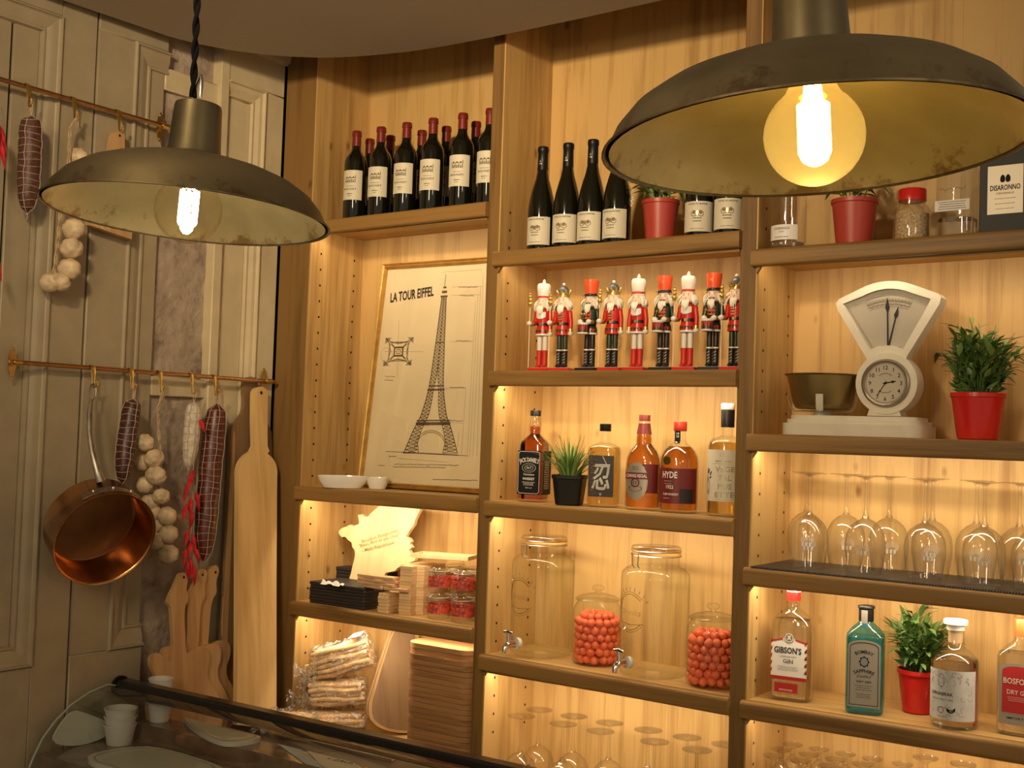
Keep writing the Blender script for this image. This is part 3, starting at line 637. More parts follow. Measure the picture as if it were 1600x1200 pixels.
# ---------------------------------------------------------------- boards by the wall
def slab(px, P0, n, th, mat, parent, name, org, ang=40, holes=None):
    """a board whose face lies in the plane through P0 with normal n; outline seen at pixels px"""
    P0 = Vector(P0); n = Vector(n).normalized(); pts = []
    for u, v in px:
        d = at(u, v, 'x', 0)-CAM; pts.append(CAM+d*((P0-CAM).dot(n)/d.dot(n)))
    ax = Vector((0, 0, 1)).cross(n).normalized(); ay = n.cross(ax)
    q = [((p-P0).dot(ax), (p-P0).dot(ay)) for p in pts]
    if sum(q[i][0]*q[(i+1) % len(q)][1]-q[(i+1) % len(q)][0]*q[i][1] for i in range(len(q))) < 0: q = q[::-1]
    mb = MB(); mb.prism(q, -th, 0, 'xy')
    o = obj(name, mb, mat, parent, ang=ang)
    o.matrix_basis = Matrix(((ax.x, ay.x, n.x, P0.x-org[0]), (ax.y, ay.y, n.y, P0.y-org[1]), (ax.z, ay.z, n.z, P0.z-org[2]), (0, 0, 0, 1)))
    return o, (lambda u, v: (lambda p: ((p-P0).dot(ax), (p-P0).dot(ay), 0.0006))(CAM+(at(u, v, 'x', 0)-CAM)*((P0-CAM).dot(n)/(at(u, v, 'x', 0)-CAM).dot(n))))
def arcp(cx, cy, r, a0, a1, n, ky=1.0): return [(cx+r*cos(radians(a0+(a1-a0)*i/n)), cy-r*ky*sin(radians(a0+(a1-a0)*i/n))) for i in range(n+1)]
def stand(o, *more):
    lo = min((o.matrix_basis @ v.co).z for v in o.data.vertices)
    for q in (o,)+more: q.location.z -= lo-0.0006
org = Vector((0.10, -0.06, 0.345)); nn = (1, 0, 0.12)
t = thing('cutting_board', 'tall pale bamboo paddle board leaning beside the shelves', 'board', org)
pad = arcp(407.5, 618, 11, 0, 180, 8)+[(396, 660), (397, 690), (397, 700), (393, 708)]+arcp(402, 742, 30, 115, 180, 6, 1.15)+[(371.5, 850), (371, 1000), (370, 1136), (432, 1142), (432, 900), (433, 750)]+arcp(404, 742, 29.5, 0, 62, 6, 1.15)+[(421, 708), (418, 700), (418, 660)]
o, mp = slab(pad, (0.077, -0.05, 1.15), nn, 0.018, 'bamboo_y', t, 'blade', org); stand(o)
mb = MB(); disc2(mb, *mp(408, 617)[:2], 0.006, lambda a, b: (a, b, 0.0008)); obj('hanging_hole', mb, 'hole', t, ang=None).matrix_basis = o.matrix_basis.copy()
org2 = Vector((0.07, -0.10, 0.345))
t = thing('cutting_board', 'dark wooden paddle board standing behind the pale bamboo one', 'board', org2)
db, _q = slab([(392, 604), (380, 606), (379, 630), (382, 646), (377, 662), (362, 682), (360, 692), (353, 850), (346, 1010), (344, 1128), (415, 1140), (425, 800), (424, 690), (405, 650), (400, 606)], (0.022, -0.1, 1.15), (1, 0, 0.04), 0.012, 'dark_y', t, 'blade', org2)
q, mp = slab([(366, 690), (363, 688), (355, 850), (347, 990), (345, 1127), (352, 1128), (356, 990), (362, 850), (367, 700)], (0.024, -0.1, 1.15), (1, 0, 0.04), 0.006, 'board_y', t, 'lit_edge', org2)  # light on the board's edge put in as a paler strip
q['label'] = 'pale strip for the lit edge of the board'; stand(db, q)
gt = [(288.8, 876.3), (283, 878), (280, 881.5), (274.8, 895.5), (262.5, 920.7), (264, 926), (268.8, 931.2), (270.2, 955), (272.3, 990), (271.5, 1014), (268, 1016.5), (260.8, 1011), (250.3, 1002.6), (245, 1001.5), (240, 1004), (236, 1010), (236.6, 1021.5), (241, 1030), (244.5, 1037), (245, 1046), (241.5, 1056.5),
      (235, 1070.5), (231.5, 1088), (232.8, 1109), (241.5, 1130), (262, 1143), (297.5, 1147.5), (325.5, 1140.5), (344.8, 1123), (351, 1102), (348.3, 1081), (338, 1062), (327, 1047), (323.8, 1032), (328.3, 1014.5), (327.3, 1000.5), (322, 993), (315, 991), (306.3, 993.5), (297.5, 1001.2), (293, 1003), (291.5, 1000),
      (290.5, 976), (289, 948), (289.8, 930), (295.8, 918.3), (293, 908), (292.3, 900), (295, 886), (293, 879)]
def smooth(p, k=2):
    for _ in range(k):
        q = []
        for i in range(len(p)):
            a, b = p[i], p[(i+1) % len(p)]; q += [(a[0]*.75+b[0]*.25, a[1]*.75+b[1]*.25), (a[0]*.25+b[0]*.75, a[1]*.25+b[1]*.75)]
        p = q
    return p
gt = smooth(gt, 1)
for i, (dx, dy, rot, px, lab) in enumerate([(0, 0, 0, .135, 'guitar shaped wooden board, the one in front of its two twins'), (11, -1, 5.2, .118, 'guitar shaped wooden board, the middle one of three leaning together'), (23, -3, 7.0, .101, 'guitar shaped wooden board, behind its two twins and next to the tall paddle board')]):
    c, s = cos(radians(rot)), sin(radians(rot)); pv = (290, 1090)
    q = [(pv[0]+dx+(u-pv[0])*c-(v-pv[1])*s, pv[1]+dy+(u-pv[0])*s+(v-pv[1])*c) for u, v in gt]
    og = at(290+dx, 1146, 'x', px); og.z = 0.345
    t = thing('cutting_board', lab, 'board', og, group='guitar shaped boards'); P0 = at(290+dx, 1146+dy, 'x', px)
    zz = P0.z; nn2 = Vector((1, 0, .10)).normalized()
    o, mp = slab(q, P0, nn2, 0.014, 'board_y', t, 'body', og)
    # stand every board on the counter
    lowest = min((o.matrix_basis @ v.co).z for v in o.data.vertices); t.location.z = 0.3455-lowest if False else og.z
    o.location.z -= lowest-0.0008
    mb = MB(); hp = {0: (288, 884), 1: (317, 886), 2: (337, 886)}[i]; a, b, _z = mp(*hp); disc2(mb, a, b, 0.0045, lambda a, b: (a, b, 0.0008)); h = obj('hanging_hole', mb, 'hole', t, ang=None); h.matrix_basis = o.matrix_basis.copy()
# small handled board high up
org3 = Vector(h3); t = thing('cutting_board', 'small striped wooden board hanging from the upper rail behind the pendant lamp', 'board', org3)
o, mp = slab(arcp(186, 213, 9, 0, 180, 6)+[(173, 235), (170, 250), (150, 262), (143, 275), (140, 352), (206, 374), (210, 290), (205, 275), (196, 258), (195, 235)], (0.052, -0.68, 2.0), (1, 0, 0), 0.022, 'board_y', t, 'blade', org3)
mb = MB(); disc2(mb, *mp(187, 212)[:2], 0.004, lambda a, b: (a, b, 0.0008)); obj('hanging_hole', mb, 'hole', t, ang=None).matrix_basis = o.matrix_basis.copy()
mb = MB(); a0 = mp(146, 300); a1 = mp(175, 305); a2 = mp(145, 352); a3 = mp(172, 362)
mb.add([(p[0], p[1], 0.0009) for p in (a0, a1, a3, a2)], [(0, 1, 2, 3)]); obj('light_stave', mb, 'bamboo', t, ang=None).matrix_basis = o.matrix_basis.copy()
# ---------------------------------------------------------------- copper pan
M['copper'] = plain('copper', (0.58, 0.28, 0.11, 1), 0.22, 1.0, bump=0.15, scale=14, var=0.22)
M['copper_in'] = plain('copper_inside', (0.44, 0.22, 0.095, 1), 0.24, 1.0, bump=0.2, scale=12, var=0.25)
n = (_r*0.60-_u*0.39-_f*0.695).normalized(); rc = at(165, 843, 'x', 0.175)
up = (Vector((0, 0, 1))-n*n.z).normalized(); sd = up.cross(n)
t = thing('copper_pan', 'copper saucepan with long iron handle hanging from the rail', 'pan', rc)
t.matrix_basis = Matrix(((sd.x, up.x, n.x, rc.x), (sd.y, up.y, n.y, rc.y), (sd.z, up.z, n.z, rc.z), (0, 0, 0, 1)))
R, H = 0.142, 0.118
obj('pan_body', MB().lathe([(0, -H), (R*.86, -H), (R*.93, -H+.004), (R*.955, -H+.014), (R*.99, -0.004), (R+.002, 0), (R+.001, .002), (R-.002, .001), (R-.005, -.003)], 64, cap=False), 'copper', t)
obj('pan_inside', MB().lathe([(R-.005, -.003), (R*.925, -H+.016), (R*.90, -H+.006), (R*.84, -H+.003), (0, -H+.003)], 64, cap=False), 'copper_in', t)
top = Vector((0, R+0.004, -0.035)); hk = t.matrix_basis.inverted() @ Vector((k1[0], k1[1], k1[2]))
inv = t.matrix_basis.inverted(); w = lambda u, v, x: inv @ at(u, v, 'x', x)
H0 = w(158, 752, .155); pts = [H0, w(152, 735, .150), w(144, 705, .125), w(140, 675, .10), w(140, 645, .08), w(143, 625, .066)]
hd = obj('handle', MB().tube(pts, [(0.010, .014), (.008, .010), (.006, .0085), (.005, .008), (.0045, .0085), (.004, .006)], 10, flat=tuple(n.to_3d() if False else (0, 0, 1))), 'iron', t, label='long grey iron handle ending in a loop')
lp = []; c0 = w(145, 613, .062); c1 = w(144, 626, .066); hv = (c0-c1); L0 = hv.length; hv.normalize(); ev = (inv.to_3x3() @ Vector((0, 1, 0))).normalized()
for i in range(15): a = -pi/2+2*pi*i/14; lp.append(c0+hv*(L0*sin(a))+ev*(0.0105*cos(a)))
obj('loop', MB().tube(lp, 0.0028, 8), 'iron', hd)
mb = MB(); pl = []
for k in range(13):
    a = pi/2+0.62*(k-6)/6; pl.append((a, 0.013*(1-0.35*abs(k-6)/6)))
vs = []
for a, wd in pl:
    for rr in (R*.985+.001, R*.985+.004): vs += [(rr*cos(a), rr*sin(a), -0.026-wd), (rr*cos(a), rr*sin(a), -0.026+wd)]
k = len(pl); fs = []
for i in range(k-1):
    a, b = 4*i, 4*i+4; fs += [(a+2, b+2, b+3, a+3), (a, a+1, b+1, b), (a+1, a+3, b+3, b+1), (a, b, b+2, a+2)]
mb.add(vs, fs+[(0, 2, 3, 1), (4*k-4, 4*k-3, 4*k-1, 4*k-2)]); fl = obj('handle_plate', mb, 'iron', t)
mb = MB()
for a in (pi/2-.38, pi/2, pi/2+.38): mb.lathe_at(((R+.0035)*cos(a), (R+.0035)*sin(a), -.026), [(0, -.004), (.004, -.002), (.005, 0), (.004, .002), (0, .004)], 8)
obj('rivet', mb, 'steel', fl)
# ================================================================ BOTTLES AND JARS
def px(u, v, y): return at(u, v, 'y', y).x
def on(k, u, v, y):                                                # point on shelf k, y deep, below pixel column u
    x = px(u, v, y); return (x, y, sz(k, x)+0.0006)
M['wineglass_dark'] = plain('dark_green_bottle', (0.006, 0.006, 0.003, 1), 0.06, coat=0.6)
M['capsule'] = plain('burgundy_capsule', (0.17, 0.016, 0.012, 1), 0.32)
M['blackcap'] = plain('black_capsule', (0.007, 0.006, 0.006, 1), 0.4, spec=0.3)
M['whisky'] = liquid('amber_whiskey', (0.80, 0.33, 0.045, 1))
M['bourbon'] = liquid('brown_whiskey', (0.62, 0.17, 0.02, 1))
M['pale_liq'] = liquid('golden_spirit', (0.95, 0.72, 0.25, 1))
M['clear_liq'] = liquid('clear_spirit', (0.99, 0.99, 0.97, 1))
M['blue_liq'] = liquid('blue_spirit', (0.16, 0.66, 0.98, 1))
M['blueglass'] = thin_glass('pale_blue_glass', (0.42, 0.80, 1.0, 1), f0=0.05, edge=0.5)
M['botglass'] = thin_glass('bottle_glass', (0.98, 0.99, 0.98, 1), f0=0.06, edge=0.55)
M['maroon'] = plain('maroon_label', (0.16, 0.018, 0.016, 1), 0.4)
M['silver'] = plain('silver_label', (0.42, 0.38, 0.31, 1), 0.38, 0.6)
M['darklbl'] = plain('charcoal_label', (0.022, 0.017, 0.015, 1), 0.45)
M['navyink'] = plain('dark_blue_ink', (0.015, 0.02, 0.05, 1), 0.5)
M['cork'] = plain('cork', (0.52, 0.34, 0.18, 1), 0.8, bump=0.5, scale=60)
M['greyblue'] = plain('grey_blue_ink', (0.20, 0.25, 0.26, 1), 0.6)
def sect(mb, S, n=32):
    """superellipse sections (half x, half y, z, power) joined into one skin"""
    vs = []
    for a, b, z, pw in S:
        for i in range(n):
            t = 2*pi*(i+.5)/n; c, q = cos(t), sin(t); k = (abs(c)**pw+abs(q)**pw)**(-1/pw); vs.append((a*c*k, b*q*k, z))
    m = len(S)
    return mb.add(vs, [(j*n+i, j*n+(i+1) % n, (j+1)*n+(i+1) % n, (j+1)*n+i) for j in range(m-1) for i in range(n)]+[tuple(reversed(range(n))), tuple(range((m-1)*n, m*n))])
def lines(mb, mp, cu, v0, v1, n, w, h=0.0011, seed=1, jag=.25):
    """rows of small print too fine to read"""
    rnd = random.Random(seed)
    for i in range(n):
        v = v1-(v1-v0)*i/max(1, n-1); ww = w*(1-jag*rnd.random()); u = -ww/2
        while u < ww/2:
            l = min(ww/2-u, 0.002+0.004*rnd.random()); rect2(mb, cu+u, cu+u+l, v-h/2, v+h/2, mp); u += l+0.0012
# ---------------------------------------------------------------- Bordeaux bottles
def bordeaux():
    t = thing('wine_bottle', 'x', 'bottle')
    R = .0375
    obj('glass_body', MB().lathe([(.030, 0), (.0355, .002), (R, .008), (R, .188), (.0365, .200), (.032, .212), (.024, .223), (.0175, .233), (.0150, .243), (.0140, .262), (.0138, .285)], 32), 'wineglass_dark', t)
    obj('capsule', MB().lathe([(.0152, .250), (.0146, .283), (.0165, .285), (.0165, .293), (.0158, .2945), (.0158, .299), (.0140, .3015), (0, .3018)], 24), 'capsule', t)
    lb = obj('label', MB().curved(R+.0004, -1.12, 1.12, .066, .164, 20), 'cream_lbl', t, ang=None)
    mp = cyl_mp(R+.0009); mb = MB()
    for i in (-1, 0, 1):                                           # the little arcade
        ring2(mb, i*.012, .128, .0042, .0052, mp, 14); rect2(mb, i*.012-.0016, i*.012+.0016, .1235, .130, mp)
        poly2(mb, [(i*.012-.006, .1375), (i*.012+.006, .1375), (i*.012, .1435)], mp)
    for i in (-1.5, -.5, .5, 1.5): rect2(mb, i*.012-.0008, i*.012+.0008, .1215, .1385, mp)
    rect2(mb, -.019, .019, .1375, .1386, mp, 6); rect2(mb, .0175, .0195, .1386, .147, mp)
    obj('label_drawing', mb, 'sepia', lb, ang=None)
    mb = MB(); write(mb, 'ROUGET', 0, .0985, .0062, .046, mp, .01); lines(mb, mp, 0, .111, .111, 1, .030, .0012)
    lines(mb, mp, 0, .0855, .0855, 1, .020, .0022); lines(mb, mp, 0, .079, .079, 1, .014, .0012)
    obj('label_print', mb, 'ink', lb, ang=None)
    return t
B0 = bordeaux(); k = 0
fr = ['first from the cream wall', 'second from the cream wall', 'third from the cream wall', 'fourth from the cream wall', 'fifth from the cream wall', 'cut off by the upright']
bk = ['behind the first and second', 'behind the second and third', 'behind the third and fourth', 'behind the fourth and fifth', 'behind the fifth and sixth']
for i, u in enumerate((556, 594, 634, 675, 721, 764)):
    lab = 'burgundy capped wine bottle in the front row, '+fr[i]; p = on('b1a', u, 260, .055)
    if i == 0: B0.location = p; B0.rotation_euler = (0, 0, .26); B0['label'] = lab; B0['group'] = 'red wine bottles with burgundy capsules'
    else: dup(B0, p, .26+.03*sin(i*2.3), lab)
for i, u in enumerate((578, 610, 659, 697, 743)):
    dup(B0, on('b1a', u, 230, .155), .2+.1*sin(i*1.9), 'burgundy capped wine bottle in the back row, '+bk[i])
# ---------------------------------------------------------------- Rhone bottles
def burgundy():
    t = thing('wine_bottle', 'x', 'bottle'); R = .0400
    obj('glass_body', MB().lathe([(.032, 0), (.038, .002), (R, .009), (R, .118), (.0388, .135), (.034, .162), (.027, .190), (.0205, .212), (.0165, .232), (.0150, .255), (.0145, .29)], 32), 'wineglass_dark', t)
    cp = obj('capsule', MB().lathe([(.0162, .240), (.0154, .26), (.0150, .292), (.0165, .294), (.0165, .305), (.0155, .309), (.013, .3105), (0, .3108)], 24), 'blackcap', t)
    mb = MB(); mp = cyl_mp(.0170); poly2(mb, [(-.003, .262), (.003, .262), (0, .270)], mp); rect2(mb, -.0045, .0045, .2555, .2585, mp, 3); obj('capsule_mark', mb, 'silver', cp, ang=None)
    lb = obj('label', MB().curved(R+.0004, -1.2, 1.2, .014, .096, 20), 'cream_lbl', t, ang=None)
    mp = cyl_mp(R+.0009); mb = MB(); write(mb, 'CÔTES DU RHÔNE', 0, .0865, .0045, .056, mp, .012)
    lines(mb, mp, 0, .042, .050, 2, .030, .0020, 5); lines(mb, mp, 0, .0215, .0215, 1, .046, .0012, 6)
    obj('label_print', mb, 'ink', lb, ang=None)
    mb = MB(); disc2(mb, -.009, .066, .0055, mp, 10); disc2(mb, .009, .066, .0055, mp, 10); ring2(mb, -.010, .062, .006, .008, mp); ring2(mb, .010, .062, .006, .008, mp); obj('label_crest', mb, 'greyink', lb, ang=None)
    mb = MB(); disc2(mb, 0, .064, .004, mp, 10, 1.5); obj('label_gold', mb, 'gold', lb, ang=None)
    return t
B1 = burgundy()
labs = ['nearest the wooden upright', 'second from the upright', 'third from the upright', 'with its neck behind the lamp rim', 'showing only its label under the lamp', 'showing only its label, against the next upright']
for i, (u, v) in enumerate(((847, 300), (886.5, 300), (925, 300), (965, 300), (1093, 330), (1139, 330))):
    lab = 'black capped wine bottle with cream label, '+labs[i]; p = on('b2a', u, v, .045 if i < 4 else .06)
    if i == 0: B1.location = p; B1.rotation_euler = (0, 0, .10); B1['label'] = lab; B1['group'] = 'slope shouldered wine bottles with black capsules'
    else: dup(B1, p, .10+.05*sin(i*1.7)+(.18 if i > 3 else 0), lab)
# ---------------------------------------------------------------- whiskey shelf
def spirit(name, label, loc, rz, glass, liq, fill, S, inset=.003, n=36):
    t = thing(name, label, 'bottle', loc, rz); obj('glass_body', sect(MB(), S, n), glass, t)
    if liq:
        Q = []
        for i, (a, b, z, pw) in enumerate(S):
            if z > fill:
                a0, b0, z0, p0 = S[i-1]; f = (fill-z0)/(z-z0); Q.append((a0+(a-a0)*f-inset, b0+(b-b0)*f-inset, fill, p0+(pw-p0)*f)); break
            Q.append((a-inset, b-inset, max(z, .008), pw))
        obj('liquid', sect(MB(), Q, n), liq, t)
    return t
# square bourbon bottle
t = spirit('whiskey_bottle', 'square bourbon bottle with black label beside the black grass pot', on('b2c', 834, 740, .085), radians(12), 'botglass', 'bourbon', .222,
           [(.034, .034, 0, 5), (.0385, .0385, .004, 6), (.0395, .0395, .012, 6), (.0395, .0395, .168, 6), (.037, .037, .175, 5), (.020, .020, .196, 2.3), (.0175, .0175, .200, 2), (.0185, .0185, .215, 2), (.0165, .0165, .235, 2), (.0130, .0130, .252, 2)])
obj('cap', MB().lathe([(.0160, .253), (.0160, .268), (.0150, .2695), (0, .2695)], 24), 'blackcap', t)
for s, nm in ((0, 'label'), (1, 'side_label')):
    lb = obj(nm, MB().box(-.0355, .0355, -.0402, -.0397, .022, .150) if s == 0 else MB().box(.0397, .0402, -.0355, .0355, .022, .150), 'ink', t, label='black printed label' if s == 0 else 'black side label')
    mp = flat_mp(-.0406) if s == 0 else (lambda u, v: (.0406, u, v)); mb = MB()
    if s == 0:
        write(mb, "JACK DANIEL'S", 0, .1180, .0130, .058, mp, .015, arc=.075)
        ring2(mb, 0, .100, .0125, .0135, mp, 24, .62); ring2(mb, 0, .100, .0205, .0215, mp, 24, .62); write(mb, 'No.7', 0, .0975, .0065, .014, mp, .015)
        write(mb, 'Tennessee', 0, .078, .0065, .034, mp, .005, shear=.3); write(mb, 'WHISKEY', 0, .0645, .0075, .038, mp, .02); lines(mb, mp, 0, .050, .058, 3, .042, .0014, 3); write(mb, '40% vol', 0, .040, .0038, .020, mp)
        for a, b in (((-.033, .030), (-.033, .146)), ((.033, .030), (.033, .146)), ((-.028, .0255), (.028, .0255)), ((-.028, .1475), (.028, .1475)), ((-.033, .030), (-.028, .0255)), ((.033, .030), (.028, .0255)), ((-.033, .143), (-.028, .1475)), ((.033, .143), (.028, .1475))): line2(mb, a, b, .0011, mp)
    else:
        lines(mb, mp, 0, .040, .118, 16, .044, .0013, 9); line2(mb, (-.033, .026), (-.033, .148), .001, mp)
    obj('label_print', mb, 'white', lb, ang=None)
# ninja-ink bottle
t = spirit('whiskey_bottle', 'stocky whisky bottle with a white brushed character on dark label', on('b2c', 944, 740, .08), radians(16), 'botglass', 'pale_liq', .170,
           [(.036, .030, 0, 4), (.0425, .036, .005, 5), (.0435, .037, .014, 5), (.0435, .037, .160, 5), (.041, .034, .170, 4), (.030, .026, .177, 2.6), (.0145, .0145, .183, 2), (.0125, .0125, .190, 2), (.0125, .0125, .214, 2)])
obj('cap', MB().lathe([(.0155, .2145), (.0165, .216), (.0165, .2345), (.0150, .236), (0, .236)], 24), 'blackcap', t)
lb = obj('label', MB().box(-.036, .037, -.0383, -.0376, .030, .146), 'darklbl', t, label='dark translucent label')
mb = MB(); mp = flat_mp(-.0388)
vs, fs = text2d('忍', .060, .050, 0, .10)
for ex, ey in ((0, 0), (.0012, .0008), (-.0010, -.0006), (.0006, -.0012)): mb.add([mp(x+ex, y+.056+ey) for x, y in vs], fs)
line2(mb, (.004, .144), (.016, .122), .0012, mp); write(mb, 'T', 0, .033, .007, .008, mp)
obj('brushed_character', mb, 'white', lb, ang=None)
mb = MB()
for i in range(14):
    rr = random.Random(i); a = -.034+.02*rr.random(); b = .04+.10*rr.random(); line2(mb, (a, b), (a+.010*rr.random(), b+.016*(rr.random()-.3)), .002, mp)
lines(mb, mp, -.022, .038, .070, 5, .018, .001, 4); obj('label_art', mb, plain('russet_ink', (.22, .07, .035, 1), .5), lb, ang=None)
# oval scotch bottle
t = spirit('whiskey_bottle', 'round shouldered scotch bottle with silver crest label and maroon cap', on('b2c', 1005, 740, .08), radians(8), 'botglass', 'whisky', .212,
           [(.040, .030, 0, 2.5), (.047, .036, .004, 2.6), (.049, .038, .012, 2.6), (.049, .038, .125, 2.6), (.047, .0365, .143, 2.4), (.040, .032, .162, 2.2), (.029, .026, .176, 2), (.0225, .0225, .184, 2), (.0235, .0235, .196, 2), (.0205, .0205, .215, 2), (.0160, .0160, .238, 2), (.0140, .0140, .250, 2)])
obj('neck_band', MB().lathe([(.0218, .210), (.0185, .226), (.0165, .240)], 24, cap=False), 'maroon', t)
obj('cap', MB().lathe([(.0158, .247), (.0158, .262), (.0150, .264), (0, .264)], 24), 'maroon', t)
rb = lambda u: -.0388*(max(0, 1-abs(u/.0498)**2.6))**(1/2.6)-.0007
mpc = lambda u, v: (u, rb(u), v); mpd = lambda u, v: (u, rb(u)-.0006, v)
lb = obj('side_label', rect2(MB(), .012, .0485, .048, .128, mpc, 10), 'maroon', t, ang=None)
mb = MB(); pts = []
for i in range(40): a = 2*pi*i/40; r = 1+.06*sin(10*a); pts.append((-.010+.0355*r*cos(a), .080+.052*r*sin(a)))
mb = MB(); vs = []
for i in range(25):
    f = -1+2*i/24; h = .052*sqrt(max(0.0, 1-f*f))*(1+.05*cos(i*2.2)); u = -.006+.034*f; vs += [mpd(u, .080-h), mpd(u, .080+h)]
mb.add(vs, [(2*i, 2*i+2, 2*i+3, 2*i+1) for i in range(24)])
lb = obj('label', mb, 'silver', t, label='silver crest label', ang=None); mpe = lambda u, v: (u, rb(u)-.0012, v)
mb = MB(); rect2(mb, -.0400, .030, .086, .104, mpe, 14); ring2(mb, -.008, .076, .009, .013, mpe, 20); ring2(mb, -.008, .060, .018, .0205, mpe, 20, .4)
obj('label_banner', mb, 'maroon', lb, ang=None)
mpf = lambda u, v: (u, rb(u)-.0018, v); mb = MB(); write(mb, 'CHIVAS REGAL', -.005, .0905, .0095, .062, mpf, .012); obj('label_print', mb, 'white', lb, ang=None)
mb = MB(); write(mb, '12', -.008, .0725, .008, .011, mpe, .015); lines(mb, mpe, -.008, .112, .120, 3, .022, .0012, 2); obj('label_number', mb, 'ink', lb, ang=None)
# round rum-whiskey bottle
R = .0530
t = spirit('whiskey_bottle', 'wide round whiskey bottle with dark red label and brass seal', on('b2c', 1061, 745, .08), radians(10), 'botglass', 'whisky', .180,
           [(.044, .044, 0, 2), (.051, .051, .004, 2), (R, R, .012, 2), (R, R, .138, 2), (.0505, .0505, .152, 2), (.043, .043, .168, 2), (.030, .030, .182, 2), (.0200, .0200, .189, 2), (.0160, .0160, .195, 2), (.0155, .0155, .226, 2)])
obj('cap', MB().lathe([(.0175, .222), (.0185, .224), (.0185, .246), (.0170, .2485), (0, .2485)], 24), plain('red_wax_cap', (.45, .035, .015, 1), .3), t)
lb = obj('label', MB().curved(R+.0005, -1.25, 1.35, .026, .121, 28), 'maroon', t, ang=None, label='dark red wraparound label'); mp = cyl_mp(R+.0010)
mb = MB(); write(mb, 'HYDE', -.012, .0950, .0175, .046, mp, .025); write(mb, '1922', -.010, .0660, .0095, .022, mp, .02); write(mb, 'RUM WHISKEY', -.008, .0480, .0062, .046, mp, .015); lines(mb, mp, -.020, .040, .040, 1, .02, .0012); lines(mb, mp, -.016, .079, .086, 2, .026, .0009, 7)
obj('label_print', mb, 'white', lb, ang=None)
mb = MB(); rect2(mb, .018, .058, .028, .066, mp, 8); obj('label_panel', mb, 'darklbl', lb, ang=None)
st = obj('neck_strip', MB().curved(.0168, -.75, .35, .188, .232, 6), 'ink', t, ang=None); mb = MB(); write(mb, '19', -.002, .2125, .0055, .008, cyl_mp(.0172)); write(mb, '22', -.002, .2050, .0055, .008, cyl_mp(.0172)); obj('strip_print', mb, 'white', st, ang=None)
obj('brass_seal', MB().tube([(-.018, -.0495, .141), (-.019, -.0535, .141)], .0115, 20), 'brass', t)
# cream-labelled vermouth-like bottle
R = .0500
t = spirit('spirit_bottle', 'tall bottle with black capsule and cream label lettered in pale outline', on('b2c', 1135, 745, .08), radians(8), 'botglass', 'pale_liq', .196,
           [(.044, .044, 0, 2), (.049, .049, .004, 2), (R, R, .012, 2), (R, R, .186, 2), (.047, .047, .197, 2), (.038, .038, .206, 2), (.020, .020, .211, 2), (.0150, .0150, .216, 2), (.0145, .0145, .245, 2)])
obj('capsule', MB().lathe([(.0170, .236), (.0180, .237), (.0180, .281), (.0170, .283)], 24), 'blackcap', t)
obj('stopper', MB().lathe([(.0180, .2832), (.0188, .285), (.0188, .298), (.0175, .300), (0, .300)], 24), 'white', t)
lb = obj('label', MB().curved(R+.0005, -1.3, 1.3, .040, .176, 28), 'cream_lbl', t, ang=None); mp = cyl_mp(R+.0010)
mb = MB()
for i, s in enumerate(('VEGE', 'TAL', 'MUS', 'ETTE')): write(mb, s, .010, .118-.0225*i, .0145, .036 if len(s) == 3 else .052, mp)
lines(mb, mp, .004, .146, .146, 1, .05, .003, 5); lines(mb, mp, 0, .139, .139, 1, .06, .0008); ring2(mb, 0, .163, .0030, .0042, mp, 12); lines(mb, mp, .010, .044, .044, 1, .05, .0009)
obj('label_print', mb, 'silver', lb, ang=None)
mb = MB(); poly2(mb, smooth([(-.052, .056), (-.040, .058), (-.036, .078), (-.042, .100), (-.050, .108), (-.056, .090)], 1), mp); obj('label_leaf', mb, 'greyblue', lb, ang=None)
mb = MB()
for a, b in (((-.044, .112), (-.040, .124)), ((-.050, .113), (-.047, .127)), ((-.036, .108), (-.030, .118)), ((-.038, .100), (-.031, .104))): line2(mb, a, b, .004, mp)
obj('label_art', mb, 'ink', lb, ang=None)
# ---------------------------------------------------------------- top of bay three, under the lamp
t = spirit('spirit_bottle', 'clear round tequila bottle with low white label at the shelf end', on('b3a', 1232, 360, .06), radians(-2), 'botglass', 'clear_liq', .02,
           [(.040, .040, 0, 2), (.0440, .0440, .006, 2), (.0450, .0450, .012, 2), (.0450, .0450, .165, 2), (.042, .042, .180, 2), (.026, .026, .200, 2), (.0160, .0160, .212, 2), (.0150, .0150, .250, 2)])
obj('stopper', MB().lathe([(.0165, .2505), (.0175, .252), (.0175, .280), (0, .282)], 24), 'blackcap', t)
lb = obj('label', MB().curved(.0455, -.95, .95, .024, .063, 20), 'white', t, ang=None); mp = cyl_mp(.0460); mb = MB()
write(mb, 'CODIGO', 0, .0505, .0060, .044, mp, .012); write(mb, '1530', 0, .0430, .0035, .014, mp); lines(mb, mp, 0, .031, .031, 1, .04, .0016, 3); obj('label_print', mb, 'ink', lb, ang=None)
t = spirit('spice_jar', 'glass jar of pale grains with red lid on the top shelf', on('b3a', 1425, 340, .08), 0, 'botglass', None, 0,
           [(.036, .036, 0, 2), (.0415, .0415, .005, 2), (.0430, .0430, .012, 2), (.0430, .0430, .080, 2), (.038, .038, .090, 2), (.031, .031, .096, 2), (.031, .031, .110, 2)])
obj('lid', MB().lathe([(.0325, .104), (.0335, .105), (.0335, .132), (.0320, .134), (0, .134)], 32), 'red', t)
obj('grains', MB().lathe([(.038, .006), (.0400, .012), (.0400, .072), (.02, .076), (0, .074)], 24), plain('pale_grains', (.55, .38, .20, 1), .8, bump=1, scale=180, var=.5), t)
